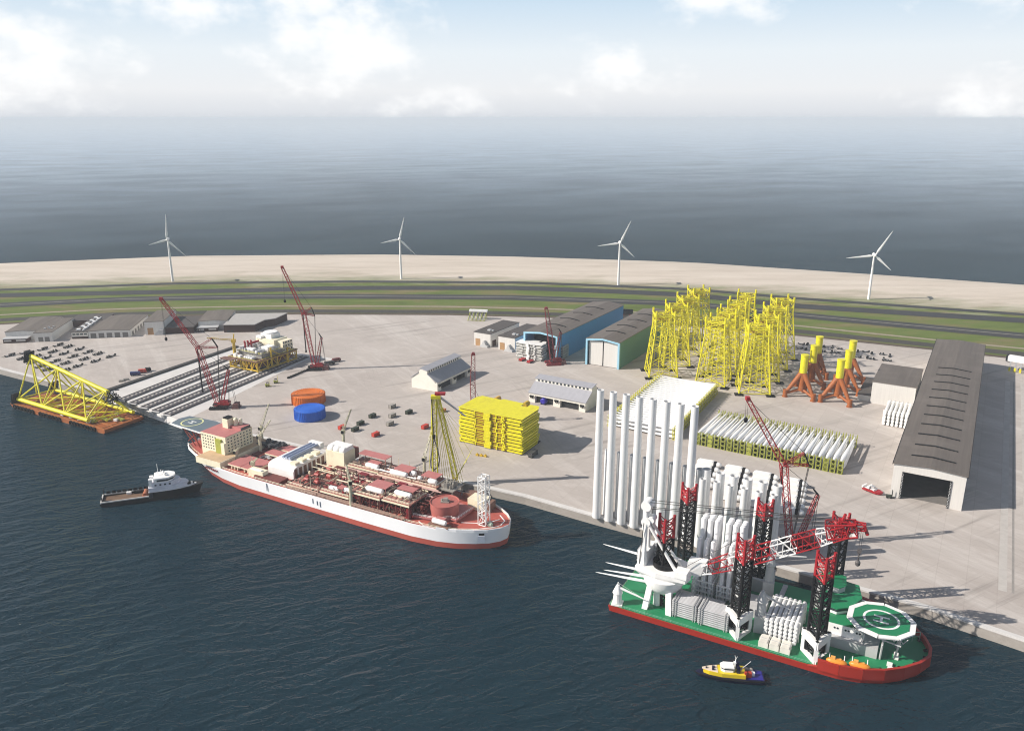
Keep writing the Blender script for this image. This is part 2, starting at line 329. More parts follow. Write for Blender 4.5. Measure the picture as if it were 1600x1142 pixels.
# terminal yard: one slab with the quay wall as its front
US = list(range(-500, 2101, 100))
BACK = [(-500, 552), (0, 507), (180, 496), (430, 491), (700, 492), (850, 496), (1000, 503), (1242, 524), (1463, 547), (1600, 562), (2100, 640)]
front = [(-500, 372), (0, 576), (77, 595.5), (166, 613.5), (288, 657), (820, 775), (930, 806), (1050, 838), (1450, 950), (1600, 1000), (1750, 1052)]
fq = [at(*p) for p in front]
fq[0] = off(fq[1], 143, 150, 0)
poly = fq + [at(u, interp(BACK, u)) for u in reversed(US) if u >= -50]
def ground_mat():
    m = bpy.data.materials.new('yard concrete'); m.use_nodes = True; t = m.node_tree; p = t.nodes['Principled BSDF']; p.inputs['Roughness'].default_value = .85; p.inputs['Specular IOR Level'].default_value = .25
    tc_ = t.nodes.new('ShaderNodeTexCoord')
    def noise(scale, stretch, rot, det=6, rough=.6, loc=(0, 0, 0)):
        a = t.nodes.new('ShaderNodeMapping'); a.inputs['Rotation'].default_value = (0, 0, R(rot)); t.links.new(tc_.outputs['Object'], a.inputs[0])
        a2 = t.nodes.new('ShaderNodeMapping'); a2.inputs['Scale'].default_value = stretch; a2.inputs['Location'].default_value = loc; t.links.new(a.outputs[0], a2.inputs[0])
        n = t.nodes.new('ShaderNodeTexNoise'); n.inputs['Scale'].default_value = scale; n.inputs['Detail'].default_value = det; n.inputs['Roughness'].default_value = rough; t.links.new(a2.outputs[0], n.inputs['Vector']); return n.outputs[0]
    def rng(x, a, b, c, d):
        r = t.nodes.new('ShaderNodeMapRange'); t.links.new(x, r.inputs[0])
        for i, v in enumerate((a, b, c, d)): r.inputs[i + 1].default_value = v
        return r.outputs[0]
    def mix(f, a, b):
        x = t.nodes.new('ShaderNodeMix'); x.data_type = 'RGBA'; t.links.new(f, x.inputs[0])
        for i, c in ((6, a), (7, b)):
            if isinstance(c, tuple): x.inputs[i].default_value = c + (1,)
            else: t.links.new(c, x.inputs[i])
        return x.outputs[2]
    def mul(a, b):
        k = t.nodes.new('ShaderNodeMath'); k.operation = 'MULTIPLY'
        for i, c in enumerate((a, b)):
            if isinstance(c, float): k.inputs[i].default_value = c
            else: t.links.new(c, k.inputs[i])
        return k.outputs[0]
    c = mix(rng(noise(.012, (1, 1, 1), 0, 8), .3, .7, 0, 1), (.40, .355, .325), (.475, .43, .395))
    c = mix(rng(noise(.09, (1, 1, 1), 0, 9, .75), .52, .78, 0, .65), c, (.56, .52, .485))            # pale worn patches
    c = mix(rng(noise(.05, (.10, 1.4, 1), 60, 6, .7), .5, .68, 0, .6), c, (.58, .54, .505))          # wheel tracks inland
    c = mix(mul(rng(noise(.05, (.08, 2.2, 1), -30, 5, .7, (40, 0, 0)), .53, .66, 0, .75), rng(noise(.012, (1, 1, 1), 20, 3, .5, (9, 3, 0)), .42, .58, 0, 1)), c, (.25, .225, .205))  # tyre marks along the quay
    c = mix(mul(rng(noise(.22, (.05, 3.0, 1), 75, 3, .6, (7, 2, 0)),   .58, .66, 0, .22), rng(noise(.016, (1, 1, 1), 0, 3, .5, (3, 8, 0)), .5, .62, 0, 1)), c, (.24, .22, .20))   # crossing tyre lines
    c = mix(rng(noise(.4, (1, 1, 1), 0, 8, .8), .58, .76, 0, .45), c, (.25, .225, .205))             # oil and dirt spots
    c = mix(rng(noise(.028, (1, 1, 1), 33, 10, .8, (5, 5, 0)),   .60, .68, 0, .16), c, (.30, .27, .25))   # damp stains
    # cast slabs: thin joints between bays, each bay its own tone
    a = t.nodes.new('ShaderNodeMapping'); a.inputs['Rotation'].default_value = (0, 0, R(30.6)); t.links.new(tc_.outputs['Object'], a.inputs[0])
    bk = t.nodes.new('ShaderNodeTexBrick'); t.links.new(a.outputs[0], bk.inputs['Vector']); bk.inputs['Scale'].default_value = .042; bk.inputs['Mortar Size'].default_value = .008; bk.inputs['Mortar Smooth'].default_value = .3; bk.offset = 0.0
    bk.inputs['Color1'].default_value = (.88, .88, .88, 1); bk.inputs['Color2'].default_value = (1.06, 1.06, 1.06, 1); bk.inputs['Mortar'].default_value = (.70, .68, .66, 1)
    mm = t.nodes.new('ShaderNodeMix'); mm.data_type = 'RGBA'; mm.blend_type = 'MULTIPLY'; mm.inputs[0].default_value = .34; t.links.new(c, mm.inputs[6]); t.links.new(bk.outputs[0], mm.inputs[7]); c = mm.outputs[2]
    t.links.new(c, p.inputs['Base Color']); return m
GROUND = ground_mat()
y = MB(); y.prism(poly, 4.0, 5.0); struct(y.build('yard_ground', GROUND))
fw = MB()
for a, b in zip(fq, fq[1:]): fw.add([(a[0], a[1], -3), (b[0], b[1], -3), (b[0], b[1], 3.99), (a[0], a[1], 3.99)], [(0, 1, 2, 3)])
o = tag(fw.build('quay_wall', CONCW), 'grey concrete quay wall between the yard and the water', 'quay wall')
# coping along the edge
cp = MB()
for i, (a, b) in enumerate(zip(fq, fq[1:])):
    if i == 3: continue
    th = math.degrees(math.atan2(b[1] - a[1], b[0] - a[0])); n = off((0, 0), th, 0, 2.4); q = off((0, 0), th, 0, -.25)
    cp.prism([(a[0] + q[0], a[1] + q[1]), (b[0] + q[0], b[1] + q[1]), (b[0] + n[0], b[1] + n[1]), (a[0] + n[0], a[1] + n[1])], 4.35, 5.12 + .01 * i)
tag(cp.build('quay_coping', APR), 'pale concrete coping strip running along the quay edge', 'kerb')
# dune land behind the yard: grass turning into sand, then down into the sea
SEA = [(-500, 452), (0, 408), (300, 396), (600, 394), (800, 397), (1080, 406), (1600, 441), (2100, 489)]
GR = [(-500, 470), (0, 436), (540, 427), (945, 437), (1080, 441), (1400, 455), (1600, 474), (2100, 520)]
RO1 = [(-500, 489), (0, 453), (270, 443), (540, 440), (813, 441.5), (945, 446.5), (1080, 452), (1242, 466), (1600, 491.5), (2100, 541)]
RO2 = [(-500, 505), (0, 461.5), (400, 453.5), (540, 450), (810, 450), (945, 455), (1080, 461), (1242, 478), (1600, 501), (2100, 545)]
RO3 = [(-500, 520), (0, 477), (180, 468), (400, 463.5), (540, 463), (800, 465), (945, 470), (1080, 475), (1242, 492), (1500, 516), (1600, 525), (2100, 580)]
RAI = [(-500, 545), (0, 500), (180, 490.5), (430, 486), (700, 487), (850, 490.5), (1000, 496), (1242, 517), (1463, 540), (1600, 553.5), (2100, 628)]
US2 = list(range(-500, 2101, 50))
def row(pts, dy=0): return [at(u, interp(pts, u)) for u in US2]
rows = [([off(p, 90, -40, 0) for p in row(BACK)], 4.90, 0.0), (row(RO3), 4.93, .0), (row(RO1), 4.93, .40), (row(GR), 5.4, .85), ([((a[0] * .4 + b[0] * .6), (a[1] * .4 + b[1] * .6)) for a, b in zip(row(GR), row(SEA))], 5.6, 1.0), ([((a[0] * .08 + b[0] * .92), (a[1] * .08 + b[1] * .92)) for a, b in zip(row(GR), row(SEA))], 3.6, 1.0), (row(SEA), -.8, 1.0)]
P = []; F = []; T = []
for r_, z, tt in rows:
    for x, yy in r_: P.append((x, yy, z)); T.append(tt)
n_ = len(US2)
for k in range(len(rows) - 1): F += [(k * n_ + i, k * n_ + i + 1, (k + 1) * n_ + i + 1, (k + 1) * n_ + i) for i in range(n_ - 1)]
def land_mat():
    m = bpy.data.materials.new('dune grass and sand'); m.use_nodes = True; t = m.node_tree; p = t.nodes['Principled BSDF']; p.inputs['Roughness'].default_value = .95; p.inputs['Specular IOR Level'].default_value = .1
    tc_ = t.nodes.new('ShaderNodeTexCoord'); at_ = t.nodes.new('ShaderNodeAttribute'); at_.attribute_name = 'band'
    def noise(scale, st=(1, 1, 1), det=8, rough=.65):
        a2 = t.nodes.new('ShaderNodeMapping'); a2.inputs['Scale'].default_value = st; t.links.new(tc_.outputs['Object'], a2.inputs[0])
        n = t.nodes.new('ShaderNodeTexNoise'); n.inputs['Scale'].default_value = scale; n.inputs['Detail'].default_value = det; n.inputs['Roughness'].default_value = rough; t.links.new(a2.outputs[0], n.inputs['Vector']); return n.outputs[0]
    def ramp(x, stops):
        r = t.nodes.new('ShaderNodeValToRGB'); t.links.new(x, r.inputs[0]); e = r.color_ramp.elements
        e[0].position, e[0].color = stops[0][0], stops[0][1] + (1,); e[1].position, e[1].color = stops[-1][0], stops[-1][1] + (1,)
        for q, c in stops[1:-1]:
            k = e.new(q); k.color = c + (1,)
        return r.outputs[0]
    def mix(f, a, b):
        x = t.nodes.new('ShaderNodeMix'); x.data_type = 'RGBA'; t.links.new(f, x.inputs[0]); t.links.new(a, x.inputs[6]); t.links.new(b, x.inputs[7]); return x.outputs[2]
    grass = ramp(noise(.018, (.6, 1.6, 1)), [(.3, (.080, .110, .022)), (.48, (.115, .155, .034)), (.58, (.16, .145, .058)), (.74, (.25, .205, .12))])
    grass = mix(ramp(noise(.25), [(.55, (0, 0, 0)), (.8, (.5, .5, .5))]), grass, ramp(noise(.02), [(.3, (.06, .085, .02)), (.7, (.10, .10, .035))]))
    sand = ramp(noise(.02, (.3, 1.6, 1), 10, .75), [(.25, (.43, .37, .30)), (.5, (.565, .495, .42)), (.75, (.65, .585, .51))])
    sand = mix(ramp(noise(.05, (.15, 1.8, 1), 8, .8), [(.6, (0, 0, 0)), (.74, (.55, .55, .55))]), sand, ramp(noise(.2), [(.3, (.27, .22, .15)), (.7, (.36, .31, .23))]))
    k = t.nodes.new('ShaderNodeMath'); k.operation = 'MULTIPLY_ADD'; t.links.new(noise(.03, (.5, 1.4, 1), 8, .7), k.inputs[0]); k.inputs[1].default_value = .9; k.inputs[2].default_value = -.45
    a = t.nodes.new('ShaderNodeMath'); t.links.new(k.outputs[0], a.inputs[0]); t.links.new(at_.outputs['Fac'], a.inputs[1])
    r = t.nodes.new('ShaderNodeMapRange'); t.links.new(a.outputs[0], r.inputs[0]); r.inputs[1].default_value = .30; r.inputs[2].default_value = .85
    t.links.new(mix(r.outputs[0], grass, sand), p.inputs['Base Color']); return m
lm = MB().add(P, F); lo_ = lm.build('dune_ground', land_mat(), smooth=True); struct(lo_)
av = lo_.data.attributes.new('band', 'FLOAT', 'POINT')
for i, v in enumerate(T): av.data[i].value = v
def ribbon(name, pts, wd, m, z, shift=0):
    c = row(pts); v = []
    for i, p in enumerate(c):
        a, b = c[max(i - 1, 0)], c[min(i + 1, len(c) - 1)]; th = math.degrees(math.atan2(b[1] - a[1], b[0] - a[0]))
        v += [off(p, th, 0, shift - wd / 2) + (z,), off(p, th, 0, shift + wd / 2) + (z,)]
    return MB().add(v, [(2 * i, 2 * i + 2, 2 * i + 3, 2 * i + 1) for i in range(len(c) - 1)]).build(name, m)
struct(ribbon('shore_road', RO1, 13, ASPH, 5.12))
struct(ribbon('main_road', RO2, 24, mat('newer asphalt', (.028, .028, .030), .9, var=.15, scale=.03), 5.14))
struct(ribbon('service_road', RO3, 26, ASPH, 5.10))
tag(ribbon('road_kerb', RO3, 2.6, mat('pale verge', (.20, .19, .16), .9), 5.25, 1), 'pale strip dividing the two lanes of the service road', 'kerb')
struct(ribbon('railway_bed', RAI, 15, mat('dark ballast', (.045, .040, .034), .95, var=.35, scale=.3), 5.06))
struct(ribbon('yard_verge', BACK, 7, mat('dark soil verge', (.085, .06, .04), .95, var=.35, scale=.2), 5.05, 2))
struct(ribbon('sandy_path', [(u, v - 5.0) for u, v in RAI], 5, mat('sandy gravel', (.30, .25, .19), .95, var=.15, scale=.2), 5.08, 9))
# slipway: white apron, dark kerb, skid rails with steel pads
sl = [at(166, 613.5), at(288, 657), at(491, 556), at(373, 542.5)]
st = MB().prism(sl, 4.9, 5.02); struct(st.build('slipway', APR))
sf = MB(); a_, b_ = at(167, 613.8), at(289, 657.5); th_s = math.degrees(math.atan2(b_[1] - a_[1], b_[0] - a_[0])); n_s = off((0, 0), th_s, 0, -1.2); n_t = off((0, 0), th_s, 0, -3.4)
tag(MB().prism([(a_[0] + n_t[0], a_[1] + n_t[1]), (b_[0] + n_t[0], b_[1] + n_t[1]), b_, a_], -2, 4.95, [(a_[0] + n_s[0], a_[1] + n_s[1]), (b_[0] + n_s[0], b_[1] + n_s[1]), b_, a_]).build('slipway_front_wall', APR), 'white concrete front wall of the slipway at the water', 'quay wall')
# paler working strip either side of the right hall
k0, k1 = at(166, 613.5), at(373, 542.5); kth = math.degrees(math.atan2(k1[1] - k0[1], k1[0] - k0[0])); kn = off((0, 0), kth, 0, 4.2)
KB = tag(MB().prism([k0, k1, (k1[0] + kn[0], k1[1] + kn[1]), (k0[0] + kn[0], k0[1] + kn[1])], 5.0, 6.2).build('slipway_kerb', ASPH), 'dark kerb wall along the left side of the slipway', 'kerb')
tag(MB().prism([at(374, 542), at(380, 539.5), at(523, 561.5), at(517, 563.5)], 5.0, 5.6).build('slipway_end_wall', APR), 'white concrete beam closing the upper end of the slipway', 'kerb')
fr_ = [(191, 625.5), (209.6, 630.5), (227, 637), (245, 642.6), (263, 648)]; bk_ = [(378, 552), (401, 555), (427, 556), (452, 556.5), (478, 557.5)]
NAMES5 = ['outermost skid rail beside the dark kerb', 'second skid rail from the dark kerb', 'middle skid rail of the slipway', 'fourth skid rail from the dark kerb', 'skid rail nearest the red crane']
for i in range(5):
    a, b = at(*fr_[i]), at(*bk_[i]); ln = math.hypot(b[0] - a[0], b[1] - a[1]); th = math.degrees(math.atan2(b[1] - a[1], b[0] - a[0]))
    t = thing('skid_rail', NAMES5[i] + ', dark steel dotted with pale pads', 'skid rail', (a[0], a[1], 5.02), th, 'skid rails of the slipway')
    MB().box(-1, ln, -3.5, 3.5, 0, .5).build('rail_base', RAILM, t)
    MB().box(-1, ln, -3.5, -3.1, .5, .8).build('flange', ASPH, t); MB().box(-1, ln, 3.1, 3.5, .5, .8).build('flange', ASPH, t)
    x = 1
    while x < ln - 1: MB().box(x, x + 1.5, -.8, .8, .5, 1.0).build('pad', CONC, t); x += 3.9
    MB().exty([(-1.02, -3.5), (-1.02, .45), (-3.4, .45), (-2.2, -3.5)], 1.6, 3.5).exty([(-1.02, -1.5), (-1.02, .45), (-2.4, .45)], -3.5, 1.58).build('shoe', APR, t)
# pale lanes beside the long hall, running inland
for k, (o_, wd_) in enumerate(((52, 3.2), (57, 1.0), (62, 2.4), (68, .9))):
    q_ = [off((203.8, 399.3), -30.6, o_, y_) for y_ in (-75, 265)]; r_ = off((0, 0), -30.6, wd_, 0)
    struct(MB().add([q_[0] + (5.006 + .004 * k,), (q_[0][0] + r_[0], q_[0][1] + r_[1], 5.006 + .004 * k), (q_[1][0] + r_[0], q_[1][1] + r_[1], 5.006 + .004 * k), q_[1] + (5.006 + .004 * k,)], [(0, 1, 2, 3)]).build('lane_strip', [CONC, mat('grey lane', (.27, .25, .23), .85), CONC, MATS['grey lane']][k] if k else CONC))
# ------------------------------------------------------------------ wind turbines
def blade_prof(m, ln, root, dirv, chord=1.0):
    dirv = Vector(dirv); up = Vector((0, 1, 0)); sidev = dirv.cross(up).normalized(); P = []
    secs = [(0, .5, .5), (.08, .6, .5), (.2, 1.25, .3), (.5, .8, .18), (.85, .45, .1), (1, .1, .05)]
    for f, c, tk in secs:
        q = Vector(root) + dirv * (ln * f)
        for k in range(8):
            a = 2 * math.pi * k / 8; P.append(q + sidev * (math.cos(a) * c * chord) + up * (math.sin(a) * tk * chord))
    F = []
    for s in range(len(secs) - 1): F += [(s * 8 + k, s * 8 + (k + 1) % 8, s * 8 + 8 + (k + 1) % 8, s * 8 + 8 + k) for k in range(8)]
    m.add(P, F + [tuple(range(8)), tuple(range((len(secs) - 1) * 8, len(secs) * 8))]); return m
def turbine(x, y, hh, tips, label):
    t = thing('wind_turbine', label, 'wind turbine', (x, y, 5), math.degrees(-math.atan2(x, y)) * .6, 'wind turbines on the shore strip')
    MB().lathe([(1.5, 0), (1.3, hh * .5), (.85, hh - 1)], n=18).build('tower', WHT, t, True)
    MB().lathe([(.6, -5), (1.5, -4), (1.7, 0), (1.5, 5), (.8, 6)], (0, 0, hh), 12, 'y').build('nacelle', WHT, t, True)
    MB().lathe([(.2, -8.2), (1.1, -7.4), (1.4, -6.4), (1.4, -5)], (0, 0, hh), 12, 'y').build('hub', WHT, t, True)
    for a, ln in tips: blade_prof(MB(), ln, (0, -6.4, hh), (math.sin(R(a)), 0, math.cos(R(a))), 1.15).build('blade', WHT, t, True)
for (u, v, vh, tips, lab) in [(270, 440, 374, [(4, 31), (-104, 22), (136, 29)], 'white wind turbine farthest left, beyond the long white workshop'), (627, 436, 373, [(14, 28), (-101, 24), (135, 27)], 'white wind turbine in the middle left, on bare sand edge'),
                       (966, 445.5, 379, [(24, 29), (-98, 27), (133, 24)], 'white wind turbine just left of the yellow lattice jackets'), (1357, 468, 398, [(28, 31), (-98, 30), (131, 24)], 'white wind turbine farthest right, behind the long brown roofed hall')]:
    p = at(u, v); turbine(p[0], p[1], plane_pt(p, 0, u, vh)[1], tips, lab)
# freight wagons on the track behind the blue and green halls
wg = []
for i, (u, lab) in enumerate([(946, 'black freight wagon half hidden by the blue hall'), (962.5, 'black freight wagon in the gap between the blue and green halls'), (979.5, 'black freight wagon nearest the green hall roof'), (1168, 'black freight wagon glimpsed between the yellow jackets')]):
    v = interp(RAI, u) - (3 if u < 1100 else 8); p = at(u, v); th = -11
    t = thing('freight_wagon', lab, 'wagon', (p[0], p[1], 5.1), th, 'freight wagons on the railway')
    MB().box(-6.2, 6.2, -1.6, 1.6, 1.2, 5.6).box(-6, 6, -1.3, 1.3, 5.6, 6).build('body', BLK, t)
    mm = MB()
    for x in (-4.6, -3, 3, 4.6):
        for s in (-1, 1): mm.tube((x, s * 1.2, .55), (x, s * 1.5, .55), .55, n=10)
    mm.box(-5.5, 5.5, -.8, .8, .6, 1.2).build('bogies', DRED, t)
# ================================================================== BUILDINGS
def slab_building(name, label, p, th, L_, D_, h, wallm, roofm, doors=(), cat='building', over=.4, par=.5, group=None, rh=0, pieces=()):
    """box building, origin at its near left corner, x along the front, y inland; doors = (x0,x1,height,material,name)"""
    t = thing(name, label, cat, (p[0], p[1], 5), th, group)
    if rh: MB().exty([(0, 0), (L_, 0), (L_, h), (L_ / 2, h + rh), (0, h)], 0, D_).build('wall', wallm, t)
    else: MB().box(0, L_, 0, D_, 0, h).build('wall', wallm, t)
    if rh:
        MB().exty([(-over, h + .02), (-over, h + .42), (L_ / 2, h + rh + .45), (L_ + over, h + .42), (L_ + over, h + .02), (L_ / 2, h + rh + .03)], -over, D_ + over).build('roof', roofm, t)
    else:
        MB().box(-over, L_ + over, -over, D_ + over, h + .01, h + par).build('roof', roofm, t)
    for (x0, x1, hh, m, nm) in doors: MB().box(x0, x1, -.12, .3, 0.02, hh).box(x0 + .15, x1 - .15, -.18, -.13, hh * .48, hh * .52).build(nm, m, t)
    return t
TH8 = 8.5
# far left row
t = slab_building('storage_shed', 'grey roofed shed with a dark glazed lean-to, farthest left of the row', (-463, 719), TH8, 30, 56, 8, WALL, ROOF2, rh=1)
MB().box(1, 21, -9, -.05, 0, 3.6).build('lean_to', BRN, t); MB().box(.4, 21.6, -9.6, -.02, 3.62, 4.2).build('lean_to_roof', LGR, t); MB().box(2, 8, -9.2, -9.02, 1.6, 2.8).box(12, 20, -9.2, -9.02, 1.6, 2.8).build('window_band', WALL, t)
t = slab_building('storage_shed', 'white block with two grey doors beside the dark open yard', (-434.4, 715), TH8, 15, 56, 8.4, WALL, ROOF2, [(3, 7, 4.4, DOORG, 'door'), (8.5, 12.5, 4.4, DOORG, 'door')])
rm = MB()
for x, y in ((4, 12), (7, 14), (10, 12), (5, 18), (9, 19)): rm.box(x, x + 1.6, y, y + 1.2, 8.9, 9.8)
rm.build('roof_vents', LGR, t)
t = slab_building('brick_workshop', 'low dark brown workshop set back behind the white block', (-430, 768), TH8, 33, 26, 6.5, BRN, DKR)
t = slab_building('office_block', 'narrow white office with strip windows and roof machinery', (-406.2, 725.5), TH8, 14.1, 62, 6.2, WALL2, DKR)
for k in range(4): MB().box(.8 + k * 3.3, 3.4 + k * 3.3, -.1, .2, 3.6, 5.0).build('window', GLASS, t)
MB().box(.1, 14, -.14, .2, .03, 2.0).build('plinth', BRN, t)
rm = MB()
for k in range(9):
    rm.box(3 + (k % 2) * 4, 6 + (k % 2) * 4, 4 + k * 6, 8 + k * 6, 6.72, 8.1); rm.box(8.5, 9.5, 3 + k * 6, 7 + k * 6, 6.72, 7.6)
rm.build('roof_machinery', WHT, t)
t = slab_building('workshop', 'long white workshop with five roller doors and brown grey roof', (-391.9, 727.9), TH8, 36.5, 62, 6.5, WALL, ROOF2, [(1.8 + k * 7, 6.6 + k * 7, 4.6, DOORG, 'door') for k in range(5)], rh=.8)
for k in range(5): MB().box(36.4, 36.75, 6 + k * 9, 10 + k * 9, 0.1, 3.8).build('side_door', DOORG, t)
t = slab_building('workshop', 'tall white shed with an ochre door under the leaning red boom', (-344.7, 740.2), TH8, 17, 48, 12.4, WALL, ROOF2, [(2.2, 7.4, 6.6, DOORO, 'door')])
MB().exty([(8.5, 0), (16.5, 0), (16.5, 5), (13, 5), (8.5, 1)], -2.6, -.05).build('stair', LGR, t)
t = slab_building('brick_workshop', 'flat dark brown workshop behind the leaning red boom', (-327, 743.5), TH8, 25.5, 45, 5.7, BRN, DKR)
t = slab_building('storage_shed', 'grey roofed shed with front canopy and yellowish side wall', (-302, 760), TH8, 27, 45, 8, WALL, ROOF2, rh=.6)
MB().box(1, 19, -9, -.05, 0, 3.6).build('lean_to', BRN, t); MB().box(.4, 19.6, -9.6, -.02, 3.62, 4.2).build('lean_to_roof', LGR, t); MB().box(2, 7, -9.2, -9.02, 1.6, 2.8).box(11, 18, -9.2, -9.02, 1.6, 2.8).build('window_band', WALL, t)
MB().box(26.9, 27.3, .3, 20, .02, 7.4).build('side_cladding', mat('ochre cladding', (.40, .34, .12), .7), t)
t = thing('warehouse', 'warehouse with pale roof and dark brown brick walls, rightmost of the far row', 'building', (-273.9, 749.3, 5), 3.2)
MB().prism([(0, 0), (29, 0), (34, 18), (43, 24), (50, 46), (0, 46)], 0, 7.1).build('wall', BRN, t)
MB().prism([(-.4, -.4), (29.3, -.4), (34.3, 17.6), (43.3, 23.6), (50.4, 46.4), (-.4, 46.4)], 7.12, 7.7).build('roof', ROOF4, t)
MB().box(3, 5.5, -.15, .2, .5, 2).box(6.5, 9, -.15, .2, .5, 2).build('window', GLASS, t)
# two cream sheds with a clerestory step and a shadowed loading side
def step_shed(p, th, Wd, Ln, label, blue=False):
    """gable end Wd wide along x, Ln long along y; loading side faces +x"""
    t = thing('loading_shed', label, 'shed', (p[0], p[1], 5), th, 'cream sheds with stepped roofs')
    MB().exty([(0, 0), (Wd - 2.2, 0), (Wd - 2.2, 7.2), (Wd * .62, 12.2), (Wd * .62, 14.78), (Wd * .36, 15.95), (Wd * .28, 12.2), (0, 7.4)], 0, Ln).build('wall', WALL2, t)
    MB().exty([(Wd * .622, 12.3), (Wd + .4, 6.7), (Wd + .4, 7.2), (Wd * .622, 12.85)], -.5, Ln + .5).build('main_roof', ROOF3, t)
    MB().exty([(-.5, 7.5), (-.5, 8), (Wd * .28, 13.0), (Wd * .28, 12.4)], -.5, Ln + .5).build('rear_roof', ROOF3, t)
    MB().exty([(Wd * .27, 15.3), (Wd * .36, 16.5), (Wd * .635, 15.2), (Wd * .635, 14.8), (Wd * .36, 16.0)], -.5, Ln + .5).build('clerestory_roof', ROOF3, t)
    y = 2
    while y < Ln - 2: MB().box(Wd * .62 - .1, Wd * .62 + .12, y, y + 1.5, 13.2, 14.5).build('clerestory_window', GLASS, t); y += 3.0
    for a, b in ((0, 5), (Ln * .44, Ln * .56), (Ln - 5, Ln)): MB().box(Wd - 2.15, Wd, a + .01, b - .01, 0, 6.6).build('pier', WALL2, t)
    MB().box(Wd - 2.15, Wd - .1, 5, Ln - 5, 5.2, 6.6).build('lintel', WALL2, t)
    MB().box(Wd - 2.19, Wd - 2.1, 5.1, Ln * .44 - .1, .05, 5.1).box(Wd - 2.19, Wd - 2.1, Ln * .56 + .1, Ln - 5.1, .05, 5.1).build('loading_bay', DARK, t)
    for y in (2.5, Ln / 2, Ln - 2.5):
        MB().box(Wd + .02, Wd + 1.3, y - 1.4, y + 1.4, 4.4, 5.2).box(Wd + .02, Wd + .8, y - 1, y - .5, 3.2, 4.4).box(Wd + .02, Wd + .8, y + .5, y + 1, 3.2, 4.4).build('fan_unit', BLK, t)
    return t
step_shed((-76, 585.5), -29.5, 23.5, 46, 'cream shed with stepped roof left of the red crane boom')
step_shed(off((12.4, 553), -31, 0, 25), -31 - 90, 25.5, 45, 'cream shed with stepped roof behind the yellow stack, blue goods inside')
p = off((12.4, 553), -31, 12, -1.8)
t = thing('goods_crate', 'royal blue machine in the doorway of the right cream shed', 'machine', (p[0], p[1], 5), -31)
MB().lathe([(1.6, 0), (2.3, .6), (2.3, 5), (1.6, 5.8)], (0, 0, 2.4), 14, 'y').build('drum', mat('royal blue paint', (.03, .02, .30), .4), t, True); MB().box(-2, 2, .4, 5, 0, .9).build('cradle', BLK, t)
# blue and green halls
def big_hall(p, th, Wd, Ln, h, sidem, label, closed, cat='hall', nslit=4):
    t = thing('assembly_hall', label, cat, (p[0], p[1], 5), th)
    MB().box(Wd - .4, Wd, 0, Ln, 0, h).build('side_wall', sidem, t); MB().box(0, .4, 0, Ln, 0, h).build('side_wall', sidem, t); MB().box(.4, Wd - .4, Ln - .4, Ln, 0, h).build('rear_wall', sidem, t)
    rh = 1.9
    MB().exty([(-.3, h), (-.3, h + .5), (Wd / 2, h + rh + .5), (Wd + .3, h + .5), (Wd + .3, h), (Wd / 2, h + rh)], -.6, Ln + .5).build('roof', ROOF, t)
    f = MB(); f.box(-.2, 1.3, -.7, 1.0, 0, h - .01).box(Wd - 1.3, Wd + .2, -.7, 1.0, 0, h - .01)
    f.exty([(-.2, h - 1.4), (-.2, h - .01), (Wd / 2, h + rh - .02), (Wd + .2, h - .01), (Wd + .2, h - 1.4), (Wd / 2, h + rh - 1.5)], -.75, .9).build('portal_frame', LBL, t)
    if closed:
        MB().exty([(2.4, .4), (Wd / 2 - .5, .4), (Wd / 2 - .5, h - 1), (2.4, h - 1.6)], 1.2, 1.6).build('door', WALL, t); MB().exty([(Wd / 2 + .5, .4), (Wd - 1.6, .4), (Wd - 1.6, h - 1.6), (Wd / 2 + .5, h - 1)], 1.2, 1.6).build('door', WALL, t)
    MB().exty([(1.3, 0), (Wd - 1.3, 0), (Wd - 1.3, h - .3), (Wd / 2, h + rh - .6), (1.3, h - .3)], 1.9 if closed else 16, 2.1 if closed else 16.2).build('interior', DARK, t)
    for k in range(nslit):
        y = Ln * (.2 + .19 * k); s = MB()
        s.exty([(Wd * .2, h + .52 + rh * .4), (Wd * .2, h + .95 + rh * .4), (Wd / 2, h + rh + .95), (Wd * .8, h + .95 + rh * .4), (Wd * .8, h + .52 + rh * .4), (Wd / 2, h + rh + .52)], y, y + 1.2).build('ridge_vent', BLK, t)
    return t
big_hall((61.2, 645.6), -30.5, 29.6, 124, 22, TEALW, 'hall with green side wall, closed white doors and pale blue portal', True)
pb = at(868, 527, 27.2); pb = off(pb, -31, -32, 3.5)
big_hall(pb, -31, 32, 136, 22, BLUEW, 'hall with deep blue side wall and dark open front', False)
# two small white sheds beside the blue hall
for (a, lab, LL, DD) in (((-34, 705.5), 'small white flat roofed building with ochre door, left of the pair by the blue hall', 17.4, 50), ((-12, 691.2), 'small white flat roofed building squeezed against the blue hall', 17, 50)):
    t = slab_building('store_building', lab, a, -31, LL, DD, 12, WALL, DKR, [(1.5, 6.5, 6.5, DOORO, 'door')], group='small white buildings by the blue hall')
    MB().exty([(8, 0), (16, 0), (16, 1.6), (14, 2.6), (12.5, 6), (11.5, 6), (10, 2.4), (8, 1.6)], -3.2, -.05).build('stair', LGR, t)
    MB().box(9, 12, 8, 11, 12.52, 13.6).box(12.5, 14.5, 9, 11, 12.52, 13.2).build('roof_unit', LGR, t)
    MB().box(LL - .1, LL + .25, 3, 9, .02, 5.5).build('side_door', BRN, t)
